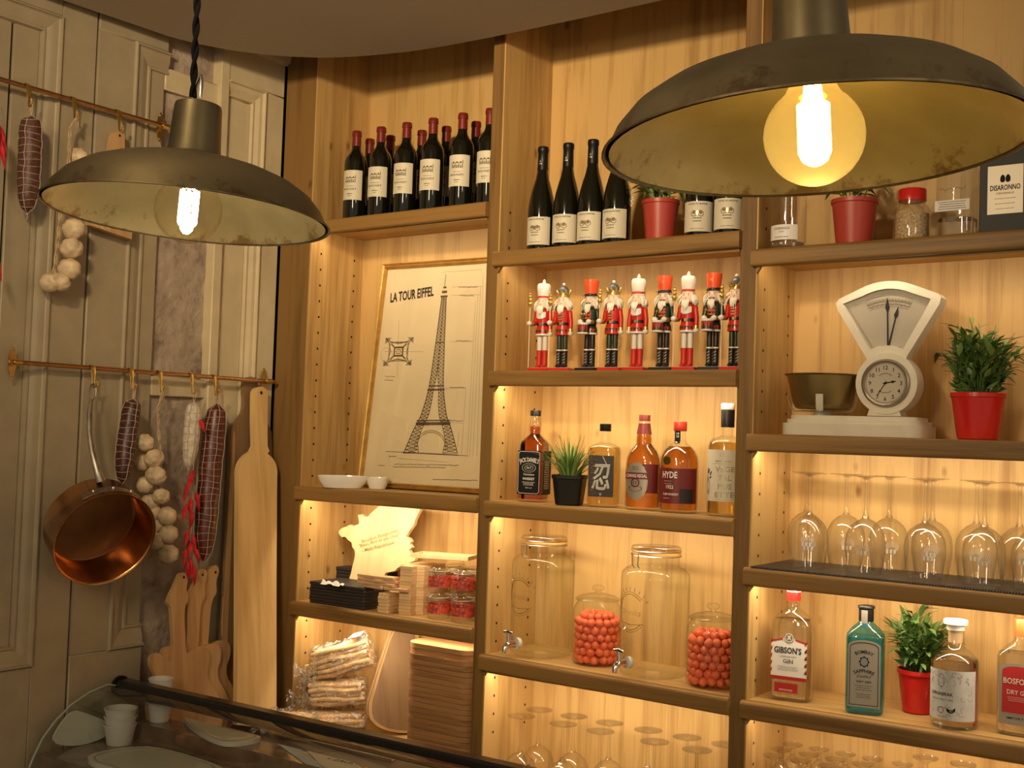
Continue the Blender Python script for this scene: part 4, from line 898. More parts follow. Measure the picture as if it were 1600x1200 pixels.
t = spirit('spirit_bottle', 'clear bottle with thin white label band beside the black box', on('b3a', 1496, 340, .08), radians(-4), 'botglass', 'clear_liq', .05,
           [(.040, .034, 0, 3), (.0445, .038, .006, 4), (.0450, .039, .012, 4), (.0450, .039, .170, 4), (.040, .036, .182, 3), (.020, .020, .195, 2), (.0150, .0150, .205, 2), (.0150, .0150, .235, 2)])
obj('stopper', MB().lathe([(.0165, .2355), (.0175, .237), (.0175, .262), (0, .264)], 24), 'cork', t)
lb = obj('label', MB().box(-.041, .041, -.0402, -.0397, .066, .092), 'white', t); mb = MB(); lines(mb, flat_mp(-.0406), 0, .071, .087, 4, .070, .0018, 3); obj('label_print', mb, 'greyink', lb, ang=None)
mb = MB()
for i in range(9): line2(mb, (-.03+.007*i, .118+.003*sin(i*2.3)), (-.024+.007*i, .119+.004*sin(i*2.3+2)), .0009, flat_mp(-.0396))
obj('script_mark', mb, 'ink', t, ang=None)
bx = on('b3a', 1575, 320, .085); t = thing('gift_box', 'black liqueur gift box with silver label at the shelf end', 'box', bx, radians(-3))
obj('carton', MB().cbox(-.053, .053, -.045, .045, 0, .268, .0015), 'blackcap', t)
lb = obj('label', MB().box(-.034, .046, -.0462, -.0455, .048, .162), 'silver', t); mb = MB(); mp = flat_mp(-.0466)
write(mb, 'DISARONNO', .006, .104, .0125, .068, mp, .025); write(mb, 'ORIGINALE', .006, .094, .005, .040, mp); lines(mb, mp, .006, .060, .084, 3, .05, .0010, 3)
for a in (-.006, .006): poly2(mb, smooth([(.006+a-.005, .122), (.006+a+.005, .122), (.006+a+.006, .134), (.006+a, .142), (.006+a-.006, .134)], 1), mp)
obj('label_print', mb, 'ink', lb, ang=None)
# ---------------------------------------------------------------- gin shelf
t = spirit('gin_bottle', 'clear flat gin bottle with red cap and white label, beside the upright', on('b3d', 1238, 1040, .085), radians(6), 'botglass', 'clear_liq', .205,
           [(.044, .026, 0, 3.5), (.050, .032, .004, 4), (.0515, .034, .014, 4), (.0515, .034, .185, 4), (.049, .032, .200, 3.2), (.040, .027, .215, 2.8), (.024, .020, .226, 2.2), (.0165, .0165, .232, 2), (.0150, .0150, .262, 2)])
cp = obj('cap', MB().lathe([(.0175, .252), (.0178, .254), (.0178, .285), (.0165, .287), (0, .287)], 24), 'red', t)
obj('cap_ring', MB().lathe([(.0180, .2745), (.0180, .2765)], 24, cap=False), 'white', cp)
y = -.0348; mp = flat_mp(y-.0006); mp2 = flat_mp(y-.0011)
lb = obj('label', poly2(MB(), [(-.046, .062), (.046, .062), (.046, .150), (.020, .156), (0, .166), (-.020, .156), (-.046, .150)], flat_mp(y)), 'white', t, ang=None)
mb = MB(); rect2(mb, -.046, .046, .054, .063, mp)
for a, b in (((-.046, .149), (-.016, .157)), ((.046, .149), (.016, .157))): line2(mb, a, b, .004, mp)
for i in range(5): line2(mb, (.041, .072+.018*i), (.046, .082+.018*i), .004, mp); line2(mb, (-.046, .072+.018*i), (-.0435, .082+.018*i), .003, mp)
rect2(mb, -.036, .024, .022, .046, flat_mp(y)); obj('label_red', mb, 'redink', lb, ang=None)
mb = MB(); write(mb, "GIBSON'S", -.003, .1215, .0155, .070, mp, .028); write(mb, 'GIN', -.002, .0965, .0100, .026, mp, .015); lines(mb, mp, -.002, .078, .088, 4, .056, .0009, 3); write(mb, 'LONDON DRY', -.002, .1105, .0048, .044, mp)
for i in range(4): line2(mb, (.0415, .078+.018*i), (.046, .073+.018*i), .0035, mp2)
obj('label_print', mb, 'navyink', lb, ang=None)
mb = MB(); disc2(mb, 0, .161, .0125, mp2, 24); obj('label_seal', mb, 'greyink', lb, ang=None)
mb = MB(); ring2(mb, 0, .161, .0095, .0112, flat_mp(y-.0015)); write(mb, 'IMPORTED', -.006, .0265, .0045, .034, mp); line2(mb, (-.004, .156), (.004, .167), .003, flat_mp(y-.0015)); line2(mb, (.004, .156), (-.003, .166), .003, flat_mp(y-.0015)); obj('label_white', mb, 'white', lb, ang=None)
t = spirit('gin_bottle', 'blue square shouldered gin bottle with silver label', on('b3d', 1352, 1040, .065), radians(14), 'blueglass', 'blue_liq', .185,
           [(.038, .030, 0, 5), (.0435, .0355, .004, 6), (.0450, .037, .012, 6), (.0450, .037, .182, 6), (.0435, .0355, .192, 5), (.032, .027, .206, 3.5), (.021, .020, .216, 2.5), (.0165, .0165, .222, 2), (.0160, .0160, .256, 2)])
obj('cap', MB().lathe([(.0178, .222), (.0182, .224), (.0182, .252), (.0205, .254), (.0205, .258), (.019, .260), (0, .260)], 24), 'blackcap', t)
obj('cap_strip', MB().curved(.0188, -.60, .25, .207, .250, 6), 'silver', t, ang=None)
y = -.0378; mp = flat_mp(y-.0006); arch = lambda w, z0, z1, r: [(-w, z0), (w, z0), (w, z1)]+[(w*cos(a), z1+r*sin(a)) for a in [pi*i/12 for i in range(1, 12)]]+[(-w, z1)]
lb = obj('label', poly2(MB(), arch(.038, .018, .166, .014), flat_mp(y)), 'silver', t, ang=None); mb = MB()
ol = arch(.034, .023, .163, .012); il = arch(.0325, .0245, .162, .011); nn_ = len(ol)
mb.add([mp(*q) for q in ol]+[mp(*q) for q in il], [(i, (i+1) % nn_, (i+1) % nn_+nn_, i+nn_) for i in range(nn_)])
write(mb, 'BOMBAY', 0, .1480, .0085, .040, mp, .02, arc=.035); write(mb, 'SAPPHIRE', 0, .1020, .0085, .046, mp, .02, arc=.05); write(mb, 'Distilled', 0, .0900, .0070, .034, mp, .0, shear=.3)
write(mb, 'DRY GIN', 0, .0775, .0050, .034, mp, .02); lines(mb, mp, 0, .060, .070, 3, .044, .0010, 3); lines(mb, mp, 0, .042, .050, 3, .036, .0010, 8); ring2(mb, 0, .128, .0085, .0105, mp, 20, 1.15)
for a in range(8): disc2(mb, .011*cos(a*pi/4), .128+.012*sin(a*pi/4), .0018, mp, 8)
obj('label_print', mb, 'ink', lb, ang=None); mb = MB(); disc2(mb, 0, .128, .0080, mp, 20, 1.15); obj('label_portrait', mb, 'greyblue', lb, ang=None)
R = .0540
t = spirit('gin_bottle', 'round clear gin bottle with white stopper and botanical sketch label', on('b3d', 1492, 1060, .06), radians(4), 'botglass', 'clear_liq', .160,
           [(.046, .046, 0, 2), (.052, .052, .005, 2), (R, R, .016, 2), (R, R, .152, 2), (.0525, .0525, .158, 2), (.036, .036, .174, 2), (.024, .024, .182, 2), (.0200, .0200, .188, 2), (.0190, .0190, .224, 2)])
obj('cork', MB().lathe([(.0165, .196), (.0165, .232)], 20), 'cork', t)
obj('stopper', MB().lathe([(.0200, .2245), (.0200, .236), (.0270, .238), (.0275, .247), (.0255, .249), (0, .249)], 28), 'white', t)
M['frost_lbl'] = plain('frosted_label', (.60, .60, .58, 1), .6, var=.12, scale=30)
lb = obj('label', MB().curved(R+.0004, -1.35, 1.15, .022, .136, 28), 'frost_lbl', t, ang=None); mp = cyl_mp(R+.0009); mb = MB()
write(mb, 'ORNABRAK', -.022, .0775, .0078, .058, mp, .016); write(mb, 'SINGLE MALT GIN', -.022, .0665, .0038, .056, mp); line2(mb, (-.050, .074), (.006, .074), .0006, mp); write(mb, 'IRELAND', -.020, .0275, .0030, .018, mp)
poly2(mb, smooth([(-.010, .052), (-.006, .040), (.004, .038), (.012, .044), (.012, .054), (.006, .046), (-.002, .046)], 1), mp); obj('label_print', mb, 'ink', lb, ang=None)
mb = MB(); ring2(mb, -.022, .044, .006, .0078, mp); ring2(mb, -.022, .112, .0075, .0085, mp, 20, 1.9)
rr = random.Random(5)
for i in range(44):
    a = -.060+.105*rr.random(); b = .030+.10*rr.random()
    if -.052 < a < .008 and .060 < b < .090: continue
    th = rr.random()*6; 
    for q in range(3): line2(mb, (a+.004*cos(th+q)*q, b+.004*sin(th+q)*q), (a+.004*cos(th+q+1)*(q+1), b+.004*sin(th+q+1)*(q+1)), .0008, mp)
obj('label_sketch', mb, 'greyink', lb, ang=None)
t = spirit('gin_bottle', 'flat clear gin bottle with large red label and orange cap', on('b3d', 1598, 1070, .08), radians(-2), 'botglass', 'clear_liq', .185,
           [(.044, .028, 0, 4), (.051, .034, .004, 5), (.0525, .0355, .012, 5), (.0525, .0355, .176, 5), (.050, .034, .186, 4), (.030, .024, .204, 3), (.0185, .0185, .214, 2), (.0165, .0165, .245, 2)])
obj('cap', MB().lathe([(.0195, .224), (.0200, .226), (.0200, .262), (.0185, .264), (0, .264)], 24), plain('orange_cap', (.70, .13, .03, 1), .3), t)
y = -.0363; mp = flat_mp(y-.0006)
lb = obj('label', poly2(MB(), arch(.043, .026, .152, .012), flat_mp(y)), 'silver', t, ang=None); obj('label_red', poly2(MB(), arch(.036, .052, .146, .012), mp), 'redink', lb, ang=None)
mb = MB(); mp = flat_mp(y-.0011); write(mb, 'BOSFORD', 0, .118, .0135, .066, mp, .012); write(mb, 'DRY GIN', 0, .0945, .0105, .050, mp, .008); lines(mb, mp, 0, .080, .088, 3, .05, .0008); obj('label_print', mb, 'cream_lbl', lb, ang=None)
mb = MB(); write(mb, 'IMPORTED', 0, .038, .0055, .050, mp, .012); obj('label_ink', mb, 'ink', lb, ang=None)
# ---------------------------------------------------------------- dispensers
M['emboss'] = thin_glass('embossed_glass_lines', (.80, .78, .70, 1), f0=.22, edge=.7, dark=.35)
M['gasket'] = plain('orange_rubber_ring', (.80, .42, .10, 1), .5)
def dispenser(label, loc, rz, R, H):
    t = thing('drink_dispenser', label, 'jar', loc, rz); s = H/.350
    obj('glass_body', MB().lathe([(.02, .006), (R*.9, .002), (R*.97, .006), (R, .020), (R, .262*s), (R*.97, .278*s), (R*.86, .288*s), (R*.70, .294*s), (R*.68, .300*s), (R*.68, .322*s), (R*.72, .324*s), (R*.72, .328*s), (R*.66, .328*s)], 56, cap=False), 'jarglass', t)
    obj('gasket', MB().lathe([(R*.62, .3285*s), (R*.72, .3285*s), (R*.73, .3315*s), (R*.72, .3345*s), (R*.62, .3345*s)], 48, cap=False), 'gasket', t)
    obj('lid', MB().lathe([(R*.70, .3350*s), (R*.72, .3365*s), (R*.72, .345*s), (R*.69, .349*s), (R*.50, .350*s), (R*.45, .347*s), (0, .347*s)], 48), 'jarglass', t)
    mb = MB(); r1 = R*.735; ck = -1.15
    mb.tube([(r1*sin(a), -r1*cos(a), .3235*s) for a in [2*pi*i/32 for i in range(33)]], .0013, 6, cap=False); mb.tube([(r1*sin(a), -r1*cos(a), .336*s) for a in [2*pi*i/32 for i in range(33)]], .0013, 6, cap=False)
    for e in (-.16, .16):
        a = e; mb.tube([(r1*sin(a), -r1*cos(a), .336*s), ((r1+.012)*sin(a), -(r1+.012)*cos(a), .333*s), ((r1+.012)*sin(a*.8), -(r1+.012)*cos(a*.8), .300*s), ((r1+.004)*sin(a*.8), -(r1+.004)*cos(a*.8), .291*s)], .0014, 6)
    mb.tube([((r1+.004)*sin(.13*e/.16), -(r1+.004)*cos(.13*e/.16), .291*s) for e in (-.16, 0, .16)], .0014, 6)
    obj('wire_clip', mb, 'steel', t)
    mb = MB(); mp = cyl_mp(R+.0012); hz = .175*s
    for r_, w_ in ((.046, .0012), (.052, .0008)):
        pts = [mp(r_*cos(a), hz+r_*sin(a)*1.05) for a in [radians(40+280*i/30) for i in range(31)]]; mb.tube(pts, w_, 5)
    write(mb, 'Drinks', .0, hz-.008, .017, .075, mp, .0, shear=.2); write(mb, 'COLD & FRESH', 0, hz-.042, .008, .06, mp) if False else None
    for i in range(9): a = radians(30+15*i); mb.tube([mp(.058*cos(a), hz+.058*sin(a)), mp(.066*cos(a), hz+.068*sin(a))], .0010, 5)
    mb.tube([mp(-.045, hz-.030), mp(0, hz-.034), mp(.045, hz-.030)], .0010, 5)
    obj('embossing', mb, 'emboss', t, label='raised embossed round emblem in the glass', ang=60)
    sp = obj('tap', MB().tube([(0, -R-.006, .042), (0, -R-.030, .042), (0, -R-.042, .040), (0, -R-.050, .030), (0, -R-.052, .018)], [.0095, .0085, .009, .0085, .0065], 14), 'chrome', t, label='chrome pouring tap')
    obj('tap_washer', MB().tube([(0, -R+.004, .042), (0, -R-.008, .042)], .0165, 20), 'porcelain', sp)
    mb = MB(); mb.tube([(0, -R-.036, .044), (0, -R-.036, .062), (-.002, -R-.037, .074)], [.0065, .006, .0045], 10); mb.tube([(-.016, -R-.040, .076), (0, -R-.037, .078), (.014, -R-.034, .074)], [.0042, .0048, .0035], 10); obj('tap_lever', mb, 'chrome', sp)
    return t
dispenser('glass drink dispenser with chrome tap, beside the upright', on('b2d', 847, 950, .115), radians(-14), .0925, .350)
dispenser('glass drink dispenser with chrome tap, between the two candy jars', on('b2d', 1023, 950, .105), radians(-17), .0950, .355)
# ---------------------------------------------------------------- candy jars
M['candy'] = plain('strawberry_candy', (.85, .165, .065, 1), .55, var=.18, scale=30)
CM = mesh_of('candy', MB().lathe([(0, -.0105), (.0088, -.0105), (.0112, -.0080), (.0118, -.001), (.0105, .0060), (.0070, .0102), (.003, .0118), (0, .0120)], 10, cap=False), 'candy', 50)
def candy_jar(label, loc, R, H, n_lay, group, clabel, seed):
    t = thing('candy_jar', label, 'jar', loc); h = H-.05
    obj('glass_body', MB().lathe([(.02, .004), (R*.88, .001), (R*.97, .006), (R, .018), (R, h-.028), (R*.97, h-.014), (R*.88, h-.004), (R*.82, h+.002), (R*.84, h+.006), (R*.80, h+.006)], 48, cap=False), 'jarglass', t)
    ld = obj('lid', MB().lathe([(R*.90, h+.0065), (R*.93, h+.0085), (R*.90, h+.0115), (R*.70, h+.019), (R*.35, h+.025), (.008, h+.027), (.007, h+.031), (.016, h+.036), (.018, h+.043), (.012, h+.049), (0, h+.050)], 40), 'jarglass', t)
    rnd = random.Random(seed); Ri = R-.0155; LN = ['bottom layer', 'second layer up', 'third layer up', 'middle layer', 'third layer from the top', 'layer under the top', 'top layer']
    for L in range(n_lay):
        n = 15 if L < n_lay-1 else 11; rr = Ri if L < n_lay-1 else Ri*.72
        for i in range(n):
            a = 2*pi*(i+.5*(L % 2))/n+.09*rnd.random()
            o = bpy.data.objects.new('candy', CM); COL.objects.link(o)
            o.location = (loc[0]+rr*sin(a), loc[1]-rr*cos(a), loc[2]+.016+.0205*L+.003*rnd.random()-(.004 if L == n_lay-1 else 0))
            d = Vector((sin(a)+rnd.uniform(-.7, .7), -cos(a)+rnd.uniform(-.7, .7), rnd.uniform(-.9, .9)))
            o.rotation_euler = d.to_track_quat('Z', 'Y').to_euler(); tag(o, clabel+', '+LN[L], 'candy', group)
    return t
candy_jar('lidded glass jar of coral candies between the two dispensers', on('b2d', 933, 980, .125), .0700, .224, 7, 'candies in the jar between the dispensers', 'coral strawberry candy in the jar between the two dispensers', 3)
candy_jar('lidded glass jar of coral candies against the upright', on('b2d', 1113, 1010, .095), .0700, .219, 7, 'candies in the jar against the upright', 'coral strawberry candy in the jar against the upright', 4)
# ---------------------------------------------------------------- stemmed glasses, upside down
M['etch'] = plain('etched_white', (.75, .72, .66, 1), .7)
SH['b2e'] = SH['b2e']
def wineglass(name, h, rb, rf, label, cat, group, loc, etch=True):
    t = thing(name, label, cat, loc, 0, group)
    b = h*.57                                                      # bowl height
    out = [(rb*.80, 0), (rb*.90, b*.18), (rb*.985, b*.40), (rb, b*.55), (rb*.94, b*.70), (rb*.76, b*.84), (rb*.46, b*.94), (rb*.20, b*.985), (.0065, b+.004)]
    inn = [(r-.0012 if r > .01 else r, z-.0008) for r, z in out]
    obj('bowl', MB().lathe([(rb*.80-.0012, 0)]+out, 36, cap=False), 'glass', t)
    obj('stem', MB().lathe([(.0085, b-.002), (.0078, b+.004), (.0052, b+.012), (.0042, b+.03), (.0040, h-.018), (.0050, h-.010), (.011, h-.0050), (rf*.5, h-.0030), (rf, h-.0012), (rf, h), (rf*.4, h+.0004), (0, h+.0004)], 30), 'glass', t)
    if etch:
        mb = MB(); zz = b*.42
        mp = lambda u, v: ((rb+.0004)*sin(u/rb), -(rb+.0004)*cos(u/rb), v)
        for i in range(11):
            a = radians(-10+20*i); line2(mb, (.010*cos(a), zz+.008*sin(a)), (.017*cos(a), zz+.008+.014*sin(a)), .0009, mp)
        rect2(mb, -.014, -.009, zz-.008, zz+.002, mp); rect2(mb, -.005, 0, zz-.008, zz+.002, mp); rect2(mb, .004, .009, zz-.008, zz+.002, mp); obj('etched_emblem', mb, 'etch', t, ang=None)
    return t
G0 = None; spots = [(1266, 737, .06, 'first in the front row, by the upright'), (1354, 744, .06, 'second in the front row from the upright'), (1447, 749, .06, 'third in the front row from the upright'), (1539.5, 754, .06, 'fourth in the front row from the upright'), (1617, 757, .06, 'fifth in the front row from the upright'),
        (1262, 740, .165, 'in the back row, first from the upright'), (1323.6, 742, .165, 'in the back row, second from the upright'), (1390.5, 747, .165, 'in the back row, third from the upright'), (1458, 749, .165, 'in the back row, fourth from the upright'), (1527, 752, .165, 'in the back row, fifth from the upright'), (1594, 756, .165, 'in the back row, sixth from the upright')]
for u, v, y, s in spots:
    x = px(u, v, y); p = (x, y, sz('b3c', x)+.0050); lab = 'upturned stemmed glass on the dark mat, '+s
    if G0 is None: G0 = wineglass('wine_glass', .241, .0490, .0400, lab, 'glass', 'upturned glasses on the ribbed mat', p); G0.rotation_euler = (0, 0, radians(22))
    else: dup(G0, p, radians(10+18*abs(sin(u))), lab)
SH['b2e'] = (.252, 0)
nm = ['by the upright, front row', 'by the upright, back row', 'second in the back row', 'second in the front row', 'third in the back row', 'third in the front row', 'fourth in the back row', 'fourth in the front row', 'fifth in the back row', 'fifth in the front row', 'last in the back row']
for i, (u, v, y) in enumerate([(814.8, 1118, .06), (843, 1104, .165), (897, 1116.5, .165), (880, 1134, .06), (952.6, 1128.6, .165), (938, 1149.5, .06), (1013, 1143.7, .165), (1022.7, 1168, .06), (1073.6, 1157, .165), (1089, 1183, .06), (1134, 1170.6, .165)]):
    x = px(u, v, y); dup(G0, (x, y, .2535), radians(30), 'upturned stemmed glass below the candy jars, '+nm[i], group='upturned glasses below the candy jars')
# dark ribbed mat under the glasses
x0, x1 = XS['b3']; t = thing('bar_mat', 'dark ribbed rubber mat under the upturned glasses', 'mat', (0, 0, 0)); za, zb = sz('b3c', x0), sz('b3c', x1)
sl = (zb-za)/(x1-x0); zf = lambda x: za+sl*(x-x0)
mb = MB(); mb.add([(x0+.012, -.014, zf(x0+.012)+.0005), (x1-.01, -.014, zf(x1)+.0005), (x1-.01, .25, zf(x1)+.0005), (x0+.012, .25, zf(x0)+.0005), (x0+.012, -.014, zf(x0)+.0032), (x1-.01, -.014, zf(x1)+.0032), (x1-.01, .25, zf(x1)+.0032), (x0+.012, .25, zf(x0)+.0032)],
       [(0, 3, 2, 1), (4, 5, 6, 7), (0, 1, 5, 4), (1, 2, 6, 5), (2, 3, 7, 6), (3, 0, 4, 7)]); obj('mat_base', mb, 'black', t, ang=None)
mb = MB(); n = 130
for i in range(n):
    x = x0+.014+(x1-x0-.03)*i/n; w = .0034; z = zf(x)+.0033; mb.add([(x, -.0175, z-.002), (x+w, -.0175, z-.002), (x+w, -.0150, z+.0016), (x, -.0150, z+.0016), (x, .248, z+.0012), (x+w, .248, z+.0012)], [(0, 1, 2, 3), (3, 2, 5, 4)])
obj('mat_ribs', mb, plain('mat_rubber', (.06, .055, .05, 1), .45), t, kind='stuff', ang=None)
# small upturned glasses at the bottom of bay three
S0 = None; SH['b3e'] = (.395, 0)
sp = [(1209, 1184, .045), (1221, 1174, .12), (1238.5, 1164, .19), (1250.6, 1190, .045), (1264, 1182, .12), (1280, 1172, .19), (1295, 1200, .045), (1306, 1191, .12), (1321, 1183, .19), (1363.5, 1190, .19), (1348, 1199, .12), (1410, 1198, .19), (1446, 1184, .12), (1505, 1192, .12)]
row = {.045: 'front row', .12: 'middle row', .19: 'back row'}; cnt = {}; nth = ['first', 'second', 'third', 'fourth', 'fifth', 'sixth']
for u, v, y in sp:
    x = px(u, v, y); cnt[y] = cnt.get(y, 0)+1; big = u > 1430; lab = ('larger ' if big else 'small ')+'upturned glass on the lowest shelf, %s in the %s' % (nth[cnt[y]-1], row[y])
    if S0 is None:
        S0 = thing('tasting_glass', lab, 'glass', (x, y, .396), 0, 'small upturned glasses on the lowest shelf'); h = .125
        obj('bowl', MB().lathe([(.0230, 0), (.0270, .02), (.0275, .045), (.0240, .072), (.014, .088), (.007, .094), (.0062, .10)], 28, cap=False), 'glass', S0)
        obj('stem', MB().lathe([(.0062, .096), (.0058, .112), (.011, .1185), (.0255, .1225), (.0265, .125), (.024, .1255), (.010, .1225), (0, .1222)], 28), 'glass', S0)
    else:
        o = dup(S0, (x, y, .396), 0, lab)
        if big: o.scale = (1.15, 1.15, 1.35)
# ================================================================ NUTCRACKERS
M['nred'] = plain('lacquer_red', (.60, .028, .018, 1), .28); M['norange'] = plain('lacquer_orange_red', (.78, .085, .020, 1), .3); M['ngreen'] = plain('lacquer_dark_green', (.022, .040, .022, 1), .3)
M['nwhite'] = plain('lacquer_white', (.80, .76, .68, 1), .35); M['nskin'] = plain('painted_skin', (.90, .66, .50, 1), .4); M['nhair'] = plain('white_fur', (.82, .77, .66, 1), .95, bump=1, scale=150)
M['ngold'] = plain('gold_paint', (.70, .50, .16, 1), .3, .8); M['nblack'] = plain('lacquer_black', (.015, .013, .012, 1), .3); M['nblue'] = plain('dark_slate_paint', (.06, .07, .08, 1), .3)
def fur(mb, c, r, n, L, rnd, lo, hi, down=.5):
    for i in range(n):
        a = lo+(hi-lo)*rnd.random(); e = rnd.uniform(-.6, .9); d = Vector((cos(a)*cos(e), sin(a)*cos(e), sin(e)*.7)); p = Vector(c)+d*r*.8
        q = p+d*L*.5+Vector((0, 0, -down*L)); mb.tube([p, (p+q)/2+d*L*.15, q], [.0028, .0022, .0006], 4)
def nutcracker(kind, label, loc, rz, staff=True, seed=1):
    rnd = random.Random(seed); t = thing('nutcracker', label, 'figurine', loc, rz, 'nutcracker figurines')
    coat, leg, boot, base = {'w': ('nred', 'nwhite', 'nred', 'nred'), 'c': ('nred', 'ngreen', 'nblack', 'nred'), 'd': ('ngreen', 'nblack', 'nblack', 'nblack')}[kind]
    b = obj('base', MB().cbox(-.029, .029, -.024, .024, 0, .010, .0015), base, t)
    obj('base_top', MB().box(-.0275, .0275, -.0225, .0225, .0101, .0106), 'nwhite', b)
    for s in (-1, 1):
        lg = obj('leg', MB().lathe([(.0062, .060), (.0068, .075), (.0066, .108)], 14, cx=s*.0080), leg, t)
        mb = MB(); mb.lathe([(.0072, .013), (.0072, .050), (.0078, .060), (.0066, .0615)], 14, cx=s*.0080); mb.ball((s*.0080, -.006, .0155), .0072, 12, 8, 1, 1.5, .75); obj('boot', mb, boot, lg)
        if boot == 'nblack':
            mb = MB()
            for i in range(4): mb.tube([(s*.008-.003, -.0074, .024+.008*i), (s*.008+.003, -.0074, .028+.008*i)], .0006, 4)
            mb.lathe([(.0080, .0590), (.0080, .0625)], 14, cx=s*.0080, cap=False); obj('boot_trim', mb, 'nwhite', lg)
    obj('tunic', MB().lathe([(.0190, .104), (.0185, .118), (.0150, .131), (.0150, .140), (.0165, .160), (.0170, .172), (.012, .178), (.007, .181)], 24, sy=.85), coat, t)
    obj('skirt_trim', MB().lathe([(.0194, .1030), (.0196, .1055), (.0191, .1080)], 24, sy=.85, cap=False), 'nwhite' if kind != 'c' else 'nred', t)
    mb = MB(); mp = lambda u, v: (.0192*sin(u/.0192), -.0192*.85*cos(u/.0192)-.0006, v)
    for i in range(-2, 3): poly2(mb, [(i*.0085-.004, .1185), (i*.0085, .108), (i*.0085+.004, .1185)], mp)
    obj('skirt_pattern', mb, 'ngreen' if kind != 'd' else 'nred', t, ang=None)
    bl = obj('belt', MB().lathe([(.0158, .131), (.0160, .135), (.0158, .139)], 24, sy=.87, cap=False), 'nblack', t); obj('buckle', MB().cbox(-.004, .004, -.0152, -.0135, .131, .139, .0008), 'ngold', bl)
    mb = MB()
    if kind == 'd': 
        for i in range(3): mb.box(-.009, .009, -.0155, -.0142, .146+.009*i, .1505+.009*i)
        obj('chest_bars', mb, 'norange', t)
    elif kind == 'w': obj('bib', MB().curved(.0176, -.9, .9, .146, .170, 8, zf0=lambda k: .150+.006*k*k), 'nwhite', t, ang=None)
    else:
        for i in range(4): mb.box(-.006, .006, -.0160, -.0148, .145+.007*i, .1478+.007*i)
        obj('chest_bars', mb, 'ngold', t)
    for s in (-1, 1):
        up = (kind == 'd') or (s == -1 and staff); mb = MB(); sh = Vector((s*.0190, 0, .168))
        mb.ball(sh, .0066, 12, 8)
        if up: P = [sh, (s*.0225, .001, .143), (s*.0205 if kind != 'd' else s*.018, -.010, .136), (s*.023 if kind != 'd' else s*.013, -.026, .136)]
        else: P = [sh, (s*.0225, 0, .142), (s*.0225, -.001, .112)]
        mb.tube(P, [.0062, .0062, .0056, .0054] if up else [.0062, .006, .0055], 10)
        ar = obj('arm', mb, coat, t); e = Vector(P[-1]); d = (e-Vector(P[-2])).normalized()
        mb = MB(); mb.tube([e-d*.009, e-d*.001], .0064, 12); obj('cuff', mb, 'ngold', ar); mb = MB(); mb.ball(e+d*.004, .0072, 12, 8); obj('hand', mb, 'nwhite', ar)
    hd = obj('head', MB().lathe([(.0085, .179), (.0140, .183), (.0155, .192), (.0155, .205), (.0145, .212), (.013, .214)], 24), 'nskin', t)
    mb = MB(); fy = -.0157; mb.lathe_at((0, fy-.001, .194), [(0, -.003), (.0022, -.0015), (.0024, .001), (.0016, .003), (0, .004)], 8); obj('nose', mb, 'nskin', hd)
    mb = MB(); mp = cyl_mp(.0159)
    for s in (-1, 1): disc2(mb, s*.0062, .2005, .0013, mp, 10); line2(mb, (s*.0035, .2045), (s*.0090, .2050), .0010, mp)
    if kind == 'd':
        for s in (-1, 1): poly2(mb, [(s*.0005, .1895), (s*.0045, .1875), (s*.0095, .1905), (s*.0055, .1910), (s*.001, .1912)], mp)
    obj('painted_face', mb, 'nblack', hd, ang=None)
    mb = MB(); rect2(mb, -.0040, .0040, .1835, .1865, mp, 3); obj('mouth', mb, 'nred', hd, ang=None)
    mb = MB(); mb.lathe([(.0165, .184), (.0180, .195), (.0172, .208), (.0150, .213)], 20, a0=-.35, a1=pi+.35, cap=False); fur(mb, (0, 0, .197), .0205, 190, .017, rnd, -.62, pi+.62, .9); obj('hair', mb, 'nhair', t)
    mb = MB()
    for i in range(26):
        a = rnd.uniform(-.55, .55); p = Vector((.014*sin(a), -.0160*cos(a), .186)); q = p+Vector((rnd.uniform(-.003, .003), -.0035-rnd.random()*.003, -.022-.006*rnd.random()+abs(a)*.02)); mb.tube([p, (p+q)/2+Vector((0, -.002, 0)), q], [.0026, .0024, .0005], 4)
    obj('beard', mb, 'nhair', t)
    if kind == 'w':
        ht = obj('hat', MB().lathe([(.0150, .214), (.0160, .222), (.0178, .238), (.0178, .246), (.0150, .252), (.006, .254), (0, .254)], 24), 'nwhite', t); obj('hat_band', MB().lathe([(.0162, .2115), (.0164, .2155), (.0152, .2165)], 24, cap=False), 'nred', ht)
        mb = MB(); mb.lathe([(.0035, .2535), (.0045, .257), (.0030, .262), (.0008, .266)], 12); obj('hat_knob', mb, 'nskin', ht)
    elif kind == 'd':
        ht = obj('hat', MB().lathe([(.0155, .2165), (.0165, .232), (.0185, .2525), (.0185, .2555), (0, .256)], 24), 'norange', t)
        mb = MB(); mb.lathe([(.0168, .2115), (.0172, .2150), (.0158, .2175)], 24, cap=False); mb.lathe([(.0165, .2125), (.0215, .2110)], 24, sy=1.15, cap=False, a0=-pi*.9, a1=-pi*.1); obj('hat_peak', mb, 'nblack', ht)
        mb = MB(); mp = cyl_mp(.0182)
        for a in (0, pi/2, pi/4, -pi/4): line2(mb, (-.008*cos(a), .238-.006*sin(a)), (-.0005*cos(a)+.0025, .238+.006*sin(a)), .0008, lambda u, v: (lambda r: (r*sin(u/r), -r*cos(u/r), v))(.0155+.0030*(v-.2165)/.036+.0006))
        obj('hat_star', mb, 'ngold', ht, ang=None)
    else:
        ht = obj('crown', MB().lathe([(.0165, .2115), (.0165, .2140), (.0150, .2150), (.0152, .222)], 24, cap=False), 'ngold', t); mb = MB()
